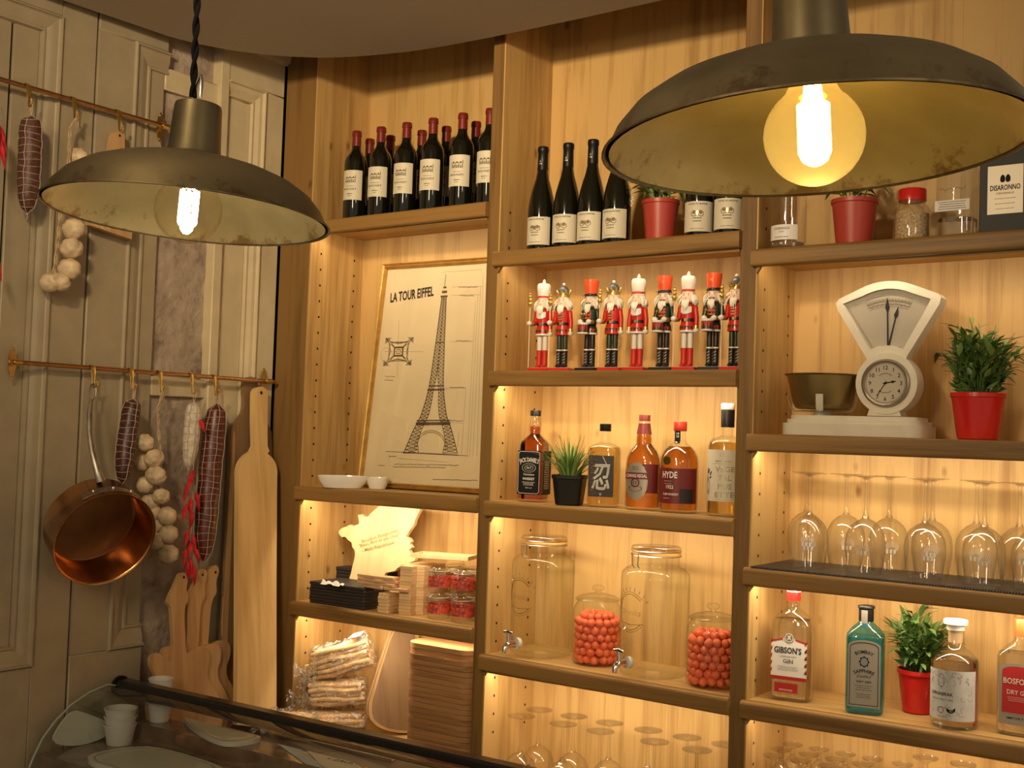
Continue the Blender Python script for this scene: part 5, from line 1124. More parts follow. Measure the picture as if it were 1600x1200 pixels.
        for i in range(8): a = 2*pi*i/8; mb.tube([(.0150*cos(a), .0150*sin(a), .219), (.0185*cos(a), .0185*sin(a), .2275), (.0195*cos(a), .0195*sin(a), .232)], [.0045, .0028, .0006], 6)
        obj('crown_point', mb, 'ngold', ht, kind='stuff'); obj('crown_cap', MB().lathe([(.0148, .216), (.0145, .228), (.0110, .238), (.0055, .243), (0, .244)], 20), 'nblue', ht)
        mb = MB(); mb.ball((0, 0, .2475), .0045, 10, 7); obj('crown_ball', mb, 'nwhite', ht)
    if kind == 'd':
        dr = obj('drum', MB().lathe([(.0135, .104), (.0135, .130)], 20, cx=-.004, cy=-.030), 'ngreen', t); obj('drum_rim', MB().lathe([(.0142, .1275), (.0145, .1325), (.013, .1335), (0, .1325)], 20, cx=-.004, cy=-.030), 'nwhite', dr)
        obj('drum_rim', MB().lathe([(.0142, .102), (.0145, .1065)], 20, cx=-.004, cy=-.030), 'nwhite', dr); mb = MB(); mpd_ = lambda u, v: (-.004+.0139*sin(u/.0139), -.030-.0139*cos(u/.0139), v)
        for i in range(-2, 3): poly2(mb, [(i*.0085-.0042, .1265), (i*.0085, .1075), (i*.0085+.0042, .1265)], mpd_)
        obj('drum_pattern', mb, 'nred', dr, ang=None)
        for s in (-1, 1): mb = MB(); mb.tube([(s*.013, -.030, .139), (s*.004-.002, -.034, .156)], .0009, 6); mb.ball((s*.004-.002, -.0345, .1575), .0028, 8, 6); obj('drumstick', mb, 'ngold', t)
    elif staff:
        x = -.0235; mb = MB(); mb.tube([(x, -.0285, .0107), (x, -.0285, .185)], .0012, 8); st = obj('staff', mb, 'nskin', t, label='thin staff')
        mb = MB(); zz = .188
        for r in (.0068, .0058, .0048, .0030): mb.ball((x, -.0285, zz+r*.7), r, 12, 8); zz += r*1.75
        mb.lathe([(.005, .183), (.003, .186), (.005, .189)], 12, cx=x, cy=-.0285); obj('staff_head', mb, 'ngold', st)
    t.scale = (1.14, 1.14, 1.03); return t
NK = [('w', 848, True, 'white hatted nutcracker in red coat with staff, nearest the side wall'), ('c', 879, True, 'gold crowned nutcracker in red coat, second of the row from the side wall'), ('d', 922, False, 'red hatted nutcracker drummer in dark green, first drummer of the row'),
      ('c', 957, True, 'gold crowned nutcracker in red coat between a drummer and a white hatted one'), ('w', 996, False, 'white hatted nutcracker in the middle of the row, without staff'), ('d', 1037, False, 'red hatted nutcracker drummer in the middle of the row'),
      ('w', 1074, True, 'white hatted nutcracker with staff between the two last drummers'), ('d', 1114, False, 'red hatted nutcracker drummer, last drummer before the upright'), ('c', 1149, True, 'gold crowned nutcracker half hidden by the upright')]
for i, (kd, u, st, lb) in enumerate(NK):
    nutcracker(kd, lb, on('b2b', u, 520, .062), radians([4, 8, 2, 6, 3, 6, 4, 6, 2][i]), st, i+1)
# ================================================================ EIFFEL DRAWING
yb, yt = .150, .240; z0 = sz('b1b', .5)+.0035; z1 = 1.885
nv = Vector((0, -(z1-z0), -(yb-yt)*-1)); P0 = Vector((.25, yb, z0)); upv = Vector((0, yt-yb, z1-z0)).normalized(); nrm = Vector((1, 0, 0)).cross(upv).normalized()
def pp(u, v):
    d = at(u, v, 'x', 0)-CAM; p = CAM+d*((P0-CAM).dot(nrm)/d.dot(nrm)); return ((p-P0).dot(Vector((1, 0, 0))), (p-P0).dot(upv))
t = thing('framed_drawing', 'gold framed architectural drawing of an iron tower, leaning on the back board', 'picture', P0, rot=(atan2(-(yt-yb), z1-z0), 0, 0))
xl = pp(581, 576)[0]; xr = .8737-.25-.012; H_ = Vector((0, yt-yb, z1-z0)).length-.002; fw = .017
for nm_, a in (('frame_side', [(xl, 0), (xl+fw, fw), (xl+fw, H_-fw), (xl, H_)]), ('frame_side', [(xr, H_), (xr-fw, H_-fw), (xr-fw, fw), (xr, 0)]), ('frame_side', [(xl, H_), (xl+fw, H_-fw), (xr-fw, H_-fw), (xr, H_)]), ('frame_side', [(xr, 0), (xr-fw, fw), (xl+fw, fw), (xl, 0)])):
    mb = MB(); prof = [(0, .016), (0, -.006), (.25, -.010), (.45, -.006), (.6, -.0065), (.8, -.0095), (1, -.004), (1, .016)]; vs = []
    for f, y in prof: vs += [(a[0][0]+(a[1][0]-a[0][0])*f, y, a[0][1]+(a[1][1]-a[0][1])*f), (a[3][0]+(a[2][0]-a[3][0])*f, y, a[3][1]+(a[2][1]-a[3][1])*f)]
    n = len(prof); mb.add(vs, [(2*i, 2*((i+1) % n), 2*((i+1) % n)+1, 2*i+1) for i in range(n)]+[tuple(range(0, 2*n, 2)), tuple(range(1, 2*n, 2))]); obj(nm_, mb, plain('gilt_wood', (.60, .36, .09, 1), .32, .75, var=.2, scale=30) if 'gilt' not in M else 'gilt', t, ang=25); M['gilt'] = bpy.data.materials['gilt_wood']
M['oldpaper'] = plain('old_paper', (.74, .60, .36, 1), .7, var=.07, scale=5)
pa = obj('sheet', MB().box(xl+fw-.002, xr-fw+.002, .004, .006, fw-.002, H_-fw+.002), 'oldpaper', t)
obj('glass_pane', MB().box(xl+fw-.002, xr-fw+.002, -.0012, .0004, fw-.002, H_-fw+.002), thin_glass('picture_glass', f0=.03, edge=.35), t)
fy = .0036; mpp = lambda a, b: (a, fy, b)
def PL(mb, pts, w, m=None):
    q = [pp(*p) for p in pts]
    for a, b in zip(q, q[1:]): line2(mb, a, b, w, mpp)
mb = MB(); c = pp(643, 459.5); q0 = pp(609, 465); q1 = pp(677, 454); ang = atan2(q1[1]-q0[1], q1[0]-q0[0])
vs, fs = text2d('LA TOUR EIFFEL', .033, (q1[0]-q0[0]), .035); mb.add([mpp(c[0]+x*cos(ang)-y*sin(ang), c[1]-.016+x*sin(ang)+y*cos(ang)) for x, y in vs], fs); obj('title', mb, 'ink', pa, ang=None)
# the tower: lattice legs narrowing to the lantern
cxl = lambda v: 671.5+(708-v)*.0875; mb = MB()
hw = [(708, 42, 19), (690, 36, 21.5), (675, 31, 18), (663, 26, 14), (650, 20, 8.5), (630, 15.5, 5.5), (609, 11.5, 4.0), (585, 9.5, .8), (560, 8.2, 0), (535, 6.6, 0), (510, 5.4, 0), (485, 4.4, 0), (464, 3.4, 0)]
def ipl(v, j):
    for a, b in zip(hw, hw[1:]):
        if a[0] >= v >= b[0]: f = (a[0]-v)/(a[0]-b[0]); return a[j]+(b[j]-a[j])*f
    return hw[-1][j]
vv = [708-244*i/44 for i in range(45)]; sk = lambda u, v: (u, v-(u-671)*.02)
for s in (-1, 1):
    for v, v2 in zip(vv, vv[1:]):
        o, o2, i_, i2 = ipl(v, 1), ipl(v2, 1), ipl(v, 2), ipl(v2, 2); c, c2 = cxl(v), cxl(v2)
        lw = .0036
        PL(mb, [(c+s*o, v), (c2+s*o2, v2)], lw); PL(mb, [(c+s*i_, v), (c2+s*i2, v2)], .0026); PL(mb, [(c+s*o, v), (c2+s*i2, v2)], .0020); PL(mb, [(c+s*i_, v), (c2+s*o2, v2)], .0020); PL(mb, [(c+s*o, v), (c+s*i_, v)], .0012)
        if v > 612: mid = (o+i_)/2; mid2 = (o2+i2)/2; PL(mb, [(c+s*mid, v), (c2+s*mid2, v2)], .0012)
for v, w, h in ((662, 27, 5), (657, 26, 2), (609, 13.5, 3), (603, 12, 2), (535, 7.5, 1.5), (463, 5.5, 3), (456, 4, 4), (449, 2.5, 3)): q = [pp(cxl(v)-w, v+h/2), pp(cxl(v)+w, v+h/2-.6), pp(cxl(v)+w, v-h/2-.6), pp(cxl(v)-w, v-h/2)]; mb.add([mpp(*a) for a in q], [(0, 1, 2, 3)])
PL(mb, [(cxl(460)+0, 450), (cxl(430), 428)], .0022); PL(mb, [(628, 706.5), (715, 711)], .0035); PL(mb, [(602, 705), (731, 712)], .0018)
for rr_ in (24, 26.5): PL(mb, [(cxl(700)-rr_*cos(radians(180*i/16))*.98, 702-rr_*1.12*sin(radians(180*i/16))) for i in range(17)], .0020)
# plan view
qc = lambda a, b: (621.5+a-b*.09, 549+b-a*.03)
for r_ in (22, 20): PL(mb, [qc(-r_, -r_), qc(-r_*.6, -r_*.72), qc(0, -r_*.62), qc(r_*.6, -r_*.72), qc(r_, -r_), qc(r_*.72, -r_*.6), qc(r_*.62, 0), qc(r_*.72, r_*.6), qc(r_, r_), qc(r_*.6, r_*.72), qc(0, r_*.55), qc(-r_*.6, r_*.72), qc(-r_, r_), qc(-r_*.72, r_*.6), qc(-r_*.62, 0), qc(-r_*.72, -r_*.6), qc(-r_, -r_)], .0016)
for sx_ in (-1, 1):
    for sy_ in (-1, 1):
        for k_ in range(5): PL(mb, [qc(sx_*(13+k_*2), sy_*22), qc(sx_*22, sy_*(13+k_*2))], .0022)
        PL(mb, [qc(sx_*6, sy_*6), qc(sx_*12, sy_*12)], .005)
for r_, w_ in ((15, .0016), (13.5, .0012), (6.5, .006), (3, .002)): PL(mb, [qc(-r_, -r_), qc(r_, -r_), qc(r_, r_), qc(-r_, r_), qc(-r_, -r_)], w_)
rd = random.Random(2)
for (u0, v0, u1) in ((716, 448, 745), (717, 461, 740), (711, 532, 735), (702, 605, 725), (702, 657, 722), (606, 713, 618), (600, 588, 616), (600, 594, 613), (615, 725, 715), (612, 729, 695), (675, 749, 745), (590, 727, 600)):
    u = u0
    while u < u1: l = 1+2.5*rd.random(); PL(mb, [(u, v0+rd.uniform(-.8, .8)+(u-u0)*.02), (min(u1, u+l), v0+rd.uniform(-.8, .8)+(u-u0)*.02)], .0022); u += l+.5
obj('tower_drawing', mb, 'sepia', pa, ang=None); mb = MB()
for a in ([(705, 448), (752, 447)], [(705, 461), (750, 460)], [(702, 534), (738, 533)], [(692, 607), (727, 606)], [(696, 659), (722, 661)], [(754, 428), (744, 712)], [(750, 448), (738, 712)], [(746, 460), (733, 711)], [(742, 470), (729, 710)], [(727, 606), (720, 710)], [(716, 676), (712, 706)], [(690, 425), (752, 421)], [(622, 500), (620, 590)], [(600, 549), (660, 549)], [(608, 713), (606, 720)], [(620, 716), (700, 722)]): PL(mb, a, .0009)
mb2 = [pp(603+9*cos(a), 555+12*sin(a)) for a in [2*pi*i/20 for i in range(21)]]
for a, b in zip(mb2, mb2[1:]): line2(mb, a, b, .0008, mpp)
obj('thin_lines', mb, 'greyink', pa, ang=None)
# ================================================================ WHITE TWIN DISH
p = on('b1b', 552, 755, .045); t = thing('twin_dish', 'white porcelain dish with a long bowl joined to a round one', 'dish', p, radians(40))
def bowl(rx, ry, h, cx): 
    mb = MB(); pr = [(.55, 0), (.72, .02), (.90, .45), (1.0, .96), (1.0, 1.0), (.96, 1.0), (.86, .50), (.66, .12), (0, .08)]
    return mb.lathe([(r, z*h) for r, z in pr], 40, cx=cx, sx=rx, sy=ry, power=2.3)
obj('long_bowl', bowl(.083, .040, .040, -.034), 'porcelain', t); obj('round_bowl', bowl(.037, .036, .038, .078), 'porcelain', t)
# ================================================================ THIRD SHELF, BAY ONE
def stackof(name, label, cat, group, n, mk, mat, loc, rz, dz, jit=.002, seed=1, tilt=0):
    rnd = random.Random(seed); me = None; nth = ['lowest', 'second from below', 'third from below', 'fourth from below', 'fifth from below', 'sixth from below', 'seventh from below', 'eighth from below', 'ninth from below', 'tenth from below', 'eleventh from below', 'twelfth from below', 'thirteenth from below', 'fourteenth from below', 'fifteenth from below', 'sixteenth from below', 'seventeenth from below', 'eighteenth from below', 'nineteenth from below', 'twentieth from below', 'twenty-first from below', 'twenty-second from below', 'twenty-third from below']
    me = mesh_of(name, mk(), mat)
    for i in range(n):
        o = bpy.data.objects.new(name, me); COL.objects.link(o); o.location = (loc[0]+rnd.uniform(-jit, jit), loc[1]+rnd.uniform(-jit, jit), loc[2]+i*dz); o.rotation_euler = (0, 0, rz+rnd.uniform(-1, 1)*jit*6)
        tag(o, label+', '+('topmost' if i == n-1 else nth[i]), cat, group)
zc_ = sz('b1c', .4)+.0008
x = (px(467, 925, 0)+px(579, 940, 0))/2
stackof('slate_board', 'black slate in the front pile', 'slate', 'slates in the front pile', 7, lambda: MB().cbox(-.118, .118, -.075, .075, 0, .0095, .0012), 'slate', (x+.006, .078, zc_), 0, .0101, .0018, 2)
stackof('slate_board', 'black slate in the pile behind the map board', 'slate', 'slates in the back pile', 9, lambda: MB().cbox(-.115, .115, -.030, .030, 0, .0105, .0012), 'slate', (px(560, 895, .2)+.02, .216, zc_), 0, .0112, .0012, 3)
zt = zc_+7*.0101
# crumpled napkin on the slates
c = at(520, 909, 'z', zt+.010); t = thing('napkin', 'crumpled white napkin lying on the front slates', 'napkin', (c.x, c.y, zt))
mb = MB(); n = 14
for j in range(n+1):
    for i in range(n+1): a, b = i/n-.5, j/n-.5; mb.v.append((a*.085, b*.035, .008+.007*sin(a*9+b*5)*cos(b*7)-.014*abs(b)*(1+.6*sin(a*8))))
mb.v = [(x_, y_, max(.0006, z_)) for x_, y_, z_ in mb.v]; mb.f = [(j*(n+1)+i, j*(n+1)+i+1, (j+1)*(n+1)+i+1, (j+1)*(n+1)+i) for j in range(n) for i in range(n)]
obj('cloth', mb, 'white', t)
# little wooden price holders on the slates
M['pale'] = wood('pale_wood', (.72, .50, .26, 1), (.50, .30, .13, 1), 'x', knots=False); M['pinkwood'] = wood('reddish_wood', (.60, .38, .20, 1), (.42, .23, .11, 1), 'x', knots=False)
me = mesh_of('wooden_block', MB().cbox(-.042, .042, -.018, .018, 0, .0095, .001), 'pinkwood'); k = 0
for a, b, z, r in ((553, 921, 0, -.1), (590, 925, 0, .1), (549, 914, 1, .05), (584, 916, 1, -.08), (556, 908, 2, .02), (592, 910, 2, .12), (561, 902, 3, -.05), (594, 904, 3, .05)):
    q = at(a, b, 'z', zt+.005+z*.0102); o = bpy.data.objects.new('wooden_block', me); COL.objects.link(o); o.location = (q.x, min(.13, max(.03, q.y)), zt+.0004+z*.0102); o.rotation_euler = (0, 0, r)
    tag(o, 'flat reddish wooden block on the slates, '+('bottom', 'second', 'third', 'top')[z]+' layer, '+('jar side' if k % 2 else 'upright side'), 'wooden block', 'flat wooden blocks piled on the slates'); k += 1
x = px(604, 945, .035); stackof('wooden_block', 'pale wooden block in the low pile beside the slates', 'wooden block', 'pale blocks in the low pile', 6, lambda: MB().cbox(-.020, .020, -.040, .040, 0, .0100, .001), 'pale', (x+.008, .045, sz('b1c', x)+.0006), .05, .0104, .001, 4)
def paddle():
    mb = MB(); o = [(-.022, -.075), (.022, -.075), (.022, -.045), (.042, -.035), (.046, -.02), (.046, .085), (-.046, .085), (-.046, -.02), (-.042, -.035), (-.022, -.045)]; return mb.prism(o, 0, .0088, 'xy')
x = px(642, 930, .07); xs_ = x; stackof('serving_board', 'small handled serving board in the tall pile', 'serving board', 'serving boards in the tall pile', 16, paddle, 'pale', (x, .105, sz('b1c', x)+.0006), .12, .0094, .0014, 6)
zz = sz('b1c', x)+16*.0094; mb = MB(); mb.cbox(-.095, .095, -.045, .045, 0, .004, .001)
for a, b, c_, d in ((-.095, .095, -.045, -.039), (-.095, .095, .039, .045), (-.095, -.089, -.039, .039), (.089, .095, -.039, .039)): mb.box(a, b, c_, d, .003, .013)
t = thing('wooden_tray', 'long pale wooden tray lying across the tall pile and the jars', 'tray', (x+.070, .145, zz+.0235), .30); obj('tray_body', mb, 'birch', t)
# clip-top jars
M['redlabel'] = plain('red_printed_band', (.62, .09, .055, 1), .5, var=.45, scale=110)
J0 = None
for i, (u, y, lv) in enumerate([(686, .055, 0), (724, .055, 0), (686, .055, 1), (724, .055, 1), (712, .150, 0), (745, .150, 0), (712, .150, 1), (745, .150, 1)]):
    x = px(u, 940, y); R = .0350; hh = .0790; lab = 'small clip top glass jar with red band, '+('front' if y < .1 else 'back')+' pair, '+('upper' if lv else 'lower')+', '+('beside the tall pile' if i % 2 == 0 else 'beside the upright'); loc = (x, y, sz('b1c', x)+.0006+lv*(hh+.0015))
    if J0 is None:
        J0 = t = thing('preserving_jar', lab, 'jar', loc, -.3, 'clip top jars in two tiers')
        obj('glass_body', MB().lathe([(R*.85, .001), (R*.97, .004), (R, .010), (R, .052), (R*.93, .058), (R*.84, .061), (R*.84, .064)], 32, cap=False), 'jarglass', t)
        obj('lid', MB().lathe([(R*.86, .067), (R*.90, .069), (R*.90, .074), (R*.78, .078), (0, .078)], 32), 'jarglass', t)
        obj('gasket', MB().lathe([(R*.84, .0645), (R*.92, .0645), (R*.92, .0668), (R*.84, .0668)], 32, cap=False), 'cream_lbl', t)
        lb = obj('label_band', MB().curved(R+.0005, -pi, pi, .018, .046, 36), 'redlabel', t, ang=None)
        mb = MB(); mp = cyl_mp(R+.001)
        for k_ in range(-2, 3): ring2(mb, k_*.013, .032, .0028, .0042, mp, 10); rect2(mb, k_*.013-.005, k_*.013+.005, .0225, .0240, mp, 2)
        obj('label_print', mb, 'navyink', lb, ang=None)
        mb = MB(); mb.tube([((R+.001)*cos(a), (R+.001)*sin(a), .0595) for a in [2*pi*q/24 for q in range(25)]], .0010, 5, cap=False); mb.tube([(.008, -R-.001, .060), (.008, -R-.006, .066), (.006, -R+.003, .075), (-.006, -R+.003, .075), (-.008, -R-.006, .066), (-.008, -R-.001, .060)], .0010, 5)
        mb.tube([(.006, -R-.003, .070), (.006, -R-.006, .050), (-.006, -R-.006, .050), (-.006, -R-.003, .070)], .0010, 5); obj('wire_clip', mb, 'steel', t)
    else: dup(J0, loc, -.3+.2*i, lab)
# map shaped board
VB = next(v for v in range(1000, 2400, 5) if at(560, 780+v/8.57, 'y', .143).z < sz('b1c', .4)+.004)
fp = [(790, 110), (720, 165), (665, 215), (655, 245), (580, 245), (570, 215), (510, 225), (525, 330), (510, 350), (430, 375), (405, 350), (360, 375), (290, 400), (250, 440), (255, 480), (290, 520), (340, 515), (370, 555), (420, 590), (430, 650), (460, 690), (470, 750), (450, 850), (430, 920), (415, 1000), (395, 1060), (395, VB), (830, VB+35), (850, 1045), (880, 995), (1000, 975), (1040, 930), (1180, 870), (1270, 835), (1275, 800), (1230, 785), (1200, 770), (1220, 740), (1190, 690), (1235, 655), (1200, 610), (1225, 575), (1190, 530), (1150, 510), (1200, 430), (1260, 350), (1270, 290), (1310, 210), (1340, 150), (1200, 125), (1100, 100), (1000, 85), (960, 75), (890, 78), (840, 90)]
fp = [(500+a/8.57, 780+b/8.57) for a, b in fp]; og = Vector((px(585, 900, .170), .170, sz('b1c', .4)+.0008)); P0f = Vector((og.x, .158, .9)); nf = Vector((0.0, -1, .10)).normalized()
t = thing('map_board', 'pale wooden board cut as a map of France with printed lines', 'board', og)
o, mpf_ = slab(fp, P0f, nf, .014, plain('x', (1, 1, 1, 1)) if False else 'birch_y', t, 'board_body', og) if 'birch_y' in M else (None, None)
lo = min((o.matrix_basis @ v.co).z for v in o.data.vertices); t.location.z -= lo; mb = MB()
for s, a, b, h in (('Bouillon Batignolles', (566, 850), (622, 832.5), 8.5), ('"Beau, Bon et pas cher"', (561, 857.5), (625, 839), 8.5), ('- Metz République -', (566, 864.5), (620, 850), 8)):
    q0, q1 = mpf_(*a), mpf_(*b); L_ = sqrt((q1[0]-q0[0])**2+(q1[1]-q0[1])**2); an = atan2(q1[1]-q0[1], q1[0]-q0[0]); vs, fs = text2d(s, .0115, L_, .008)
    mb.add([((q0[0]+q1[0])/2+x_*cos(an)-y_*sin(an), (q0[1]+q1[1])/2+x_*sin(an)+y_*cos(an), .0008) for x_, y_ in vs], fs)
pr = obj('printed_lines', mb, plain('burnt_print', (.26, .17, .06, 1), .8), t, ang=None); pr.matrix_basis = o.matrix_basis.copy()
# ================================================================ BOTTOM OF BAY ONE
ZC = .3456
def rrect(a, b, r, n=6): return [(sx_*(a-r)+r*cos(t_), sy_*(b-r)+r*sin(t_)) for sx_, sy_, t0 in ((1, 1, 0), (-1, 1, pi/2), (-1, -1, pi), (1, -1, 1.5*pi)) for t_ in [t0+pi/2*i/n for i in range(n+1)]]
x0 = px(632, 1090, .03); x1 = .8737-.008; cx = (x0+x1)/2
def bigboard(): 
    return MB().prism(rrect((x1-x0)/2-.003, .112, .05), 0, .0150, 'xy')
stackof('serving_board', 'large rounded wooden board in the high pile', 'serving board', 'large boards in the high pile', 20, bigboard, 'bigboard', (cx, .125, ZC+.0006), 0, .0160, .0028, 9)
lean = [(634, 989), (624, 991), (613, 1003), (603, 1030), (592, 1062), (582, 1095), (575, 1118), (576, 1138), (586, 1150), (603, 1158), (625, 1162), (648, 1162), (655, 1100), (655, 1000), (646, 989)]
for i, (d, lb) in enumerate(((0, 'large rounded board leaning against the high pile, the front one'), (-.019, 'large rounded board leaning behind its twin, next to the breadstick bags'))):
    nb = Vector((.80, -.50, .32)).normalized(); P0b = Vector((.395, .035, .50))+nb*d; og = Vector((P0b.x, P0b.y, ZC)); t = thing('serving_board', lb, 'serving board', og, group='two large leaning boards')
    q = [(u-(3.5 if i else 0), v+(0 if i else 0)) for u, v in smooth(lean, 1)]
    o, _m = slab(q, P0b, nb, .014, 'board_y', t, 'board_body', og); lo = min((o.matrix_basis @ v.co).z for v in o.data.vertices); o.location.z -= lo-.0008
    cu, cv = sum(a for a, b in q)/len(q), sum(b for a, b in q)/len(q); q2 = [(cu+(a-cu)*.86, cv+(b-cv)*.95) for a, b in q]
    f_, _m = slab(q2, P0b+nb*.0012, nb, .001, 'dark_y', t, 'dark_face', og); f_.location.z -= lo-.0008; f_['label'] = 'darker face of the board'  # darker plate inset on the board's face
# plywood stand against the side lining
t = thing('plywood_plaque', 'plywood plaque with a round cut-out against the side lining', 'plaque', (.152, .12, ZC)); t.rotation_euler = (0, radians(3), 0)
mb = MB(); mb.prism([(-.085, 0), (.095, 0), (.095, .200), (-.085, .185)], 0, .010, 'yz'); obj('panel', mb, 'birch', t)
mb = MB(); mb.tube([(.0102, -.040, .115), (.0110, -.040, .115)], .040, 28); obj('dark_opening', mb, 'hole', t); mb = MB(); mb.tube([(.0112, -.030, .112), (.020, -.030, .112)], .034, 28); obj('wooden_disc', mb, 'birch', t)
# bags of breadsticks
M['bread'] = plain('baked_breadstick', (.80, .52, .24, 1), .7, bump=.6, scale=50, var=.25)
m, nt, p_ = newmat('cellophane'); nt.nodes.remove(p_); N = nt.nodes.new; L = nt.links
tr = N('ShaderNodeBsdfTransparent'); gl = N('ShaderNodeBsdfGlossy'); gl.inputs['Roughness'].default_value = .12; tl = N('ShaderNodeBsdfDiffuse'); tl.inputs['Color'].default_value = (.8, .76, .7, 1)
nz_ = N('ShaderNodeTexNoise'); nz_.inputs['Scale'].default_value = 55; nz_.inputs['Detail'].default_value = 4; nz_.inputs['Distortion'].default_value = 1.5; tc = N('ShaderNodeTexCoord'); L.new(tc.outputs['Object'], nz_.inputs['Vector'])
bp = N('ShaderNodeBump'); bp.inputs['Strength'].default_value = 1; bp.inputs['Distance'].default_value = .01; L.new(nz_.outputs['Fac'], bp.inputs['Height']); L.new(bp.outputs[0], gl.inputs['Normal'])
rp = N('ShaderNodeValToRGB'); rp.color_ramp.elements[0].position = .52; rp.color_ramp.elements[0].color = (.0, .0, .0, 1); rp.color_ramp.elements[1].position = .66; rp.color_ramp.elements[1].color = (.62, .62, .62, 1); L.new(nz_.outputs['Fac'], rp.inputs[0])
m1 = N('ShaderNodeMixShader'); m1.inputs[0].default_value = .14; L.new(tr.outputs[0], m1.inputs[1]); L.new(gl.outputs[0], m1.inputs[2]); m2 = N('ShaderNodeMixShader'); L.new(rp.outputs[0], m2.inputs[0]); L.new(m1.outputs[0], m2.inputs[1]); L.new(tl.outputs[0], m2.inputs[2]); L.new(m2.outputs[0], nt.nodes['Material Output'].inputs['Surface']); M['cello'] = m
def bag(label, c, d, Ls, rows, cols, seed, tail, band=False):
    """sticks run along d, tail: where the gathered end of the wrapping points"""
    rnd = random.Random(seed); C_ = Vector(c); d = Vector(d).normalized(); sd_ = d.cross(Vector((0, 0, 1))).normalized(); up_ = sd_.cross(d).normalized()
    t = thing('breadstick_bag', label, 'bread bag', C_, group='cellophane bags of breadsticks')
    for r in range(rows):
        for k in range(cols):
            o_ = sd_*((k-(cols-1)/2+(.5 if r % 2 else 0))*.0170)+up_*((r-(rows-1)/2)*.0145)+d*rnd.uniform(-.008, .008); j = Vector((rnd.uniform(-1, 1), rnd.uniform(-1, 1), rnd.uniform(-1, 1)))*.004
            pts = [o_-d*Ls/2, o_-d*Ls*.2+j, o_+d*Ls*.2-j, o_+d*Ls/2]; obj('breadstick', MB().tube(pts, [.0062, .0085, .0082, .0065], 8), 'bread', t)
    w, h = cols*.0095+.004, rows*.0082+.004; mb = MB(); nu, nv_ = 26, 28; vs = []
    for i in range(nu+1):
        s = -Ls/2-.010+(Ls+.085)*i/nu if tail > 0 else Ls/2+.010-(Ls+.085)*i/nu; f = i/nu; g = 1 if f < .70 else max(.16, 1-(f-.70)*3.8); g = g if f < .88 else .16+(f-.88)*5
        for k in range(nv_):
            a = 2*pi*k/nv_; ca, sa = cos(a), sin(a); kk = (abs(ca)**3.5+abs(sa)**3.5)**(-1/3.5); rr_ = 1+.09*sin(7*a+i*.9+seed)+.08*rnd.uniform(-1, 1)+(.25*sin(11*a+i) if f > .7 else 0)
            vs.append(d*s+sd_*(w*ca*kk*rr_*g)+up_*(max(-h*1.0, h*sa*kk*rr_*g)-(h*.5 if f > .80 else 0)))
    fs = [(i*nv_+k, i*nv_+(k+1) % nv_, (i+1)*nv_+(k+1) % nv_, (i+1)*nv_+k) for i in range(nu) for k in range(nv_)]; mb.add(vs, fs+[tuple(range(nv_))])
    obj('cellophane', mb, 'cello', t, label='crumpled clear wrapping', ang=70)
    s = (Ls/2+.045)*(1 if tail > 0 else -1); e = d*s-up_*h*.5; mb = MB(); mb.tube([e+sd_*.010+up_*.004, e, e-sd_*.008-Vector((0, 0, .010))], .0014, 5); obj('twist_tie', mb, 'white', t)
    if band:
        mb = MB(); q = [d*(Ls*.22)+sd_*(w*1.06), d*(Ls*.22)-sd_*(w*1.06), d*(Ls*.46)-sd_*(w*1.06), d*(Ls*.46)+sd_*(w*1.06)]; mb.add([v+up_*(h*1.16) for v in q], [(0, 1, 2, 3)]); mb.add([q[1]+up_*(h*1.16), q[1]-up_*h*.1, q[2]-up_*h*.1, q[2]+up_*(h*1.16)], [(0, 1, 2, 3)])
        obj('paper_label', mb, 'white', t, ang=None)
    return t
bag('upper cellophane bag of breadsticks with a white paper label', (.312, .060, .572), (.74, .46, .26), .175, 6, 5, 1, -1, True)
bag('cellophane bag of breadsticks lying under the labelled one', (.305, .045, .462), (.74, .52, .06), .170, 5, 5, 2, -1)
bag('lowest cellophane bag of breadsticks, its tied end on the steel tray', (.310, .040, .381), (.62, .60, .0), .165, 3, 6, 3, -1)
bag('small cellophane bag sticking out towards the tall paddle board', (.275, -.120, .388), (.80, .30, .0), .12, 4, 4, 5, -1)
# ================================================================ SCALE
s_ = 1/619.0; pc = on('b3b', 1341, 660, .085); t = thing('kitchen_scale', 'white vintage shop scale with fan dial, clock and brass bowl', 'scale', pc)
M['enamel'] = plain('worn_white_enamel', (.66, .60, .48, 1), .38, var=.07, scale=16); X = lambda u: (u-1341)*s_; Z = lambda v: (681.5-v)*s_
mb = MB(); 
for a, y0_, z0_, z1_ in ((.176, .082, 0, .030), (.168, .075, .030, .040), (.160, .068, .040, .050)):
    mb.prism(rrect(a, y0_, .03), z0_, z1_, 'xy')
obj('plinth', mb, 'enamel', t, label='stepped white plinth', ang=25)
fan_o = [(X(1358), Z(566)), (X(1356), Z(560)), (X(1309), Z(484)), (X(1306), Z(474)), (X(1311), Z(467))]+[(X(1388)+.180*sin(a), Z(569)+.205*cos(a)*1.0) for a in [radians(-22+4.4*i) for i in range(11)]]+[(X(1462), Z(464)), (X(1467), Z(470)), (X(1465), Z(480)), (X(1418), Z(558)), (X(1416), Z(566))]
fan_o = fan_o[::-1]
fan_i = [(X(1361), Z(547)), (X(1320), Z(478)), (X(1317), Z(475))]+[(X(1388)+.158*sin(a), Z(569)+.186*cos(a)) for a in [radians(-23+4.6*i) for i in range(11)]]+[(X(1452), Z(472)), (X(1450), Z(477)), (X(1412), Z(547)), (X(1400), Z(542)), (X(1388), Z(541)), (X(1374), Z(542))]
bk_ = MB().prism(fan_o, -.012, .030, 'xz'); obj('fan_case', bk_, 'enamel', t)
mb = MB(); from mathutils.geometry import tessellate_polygon as _tp
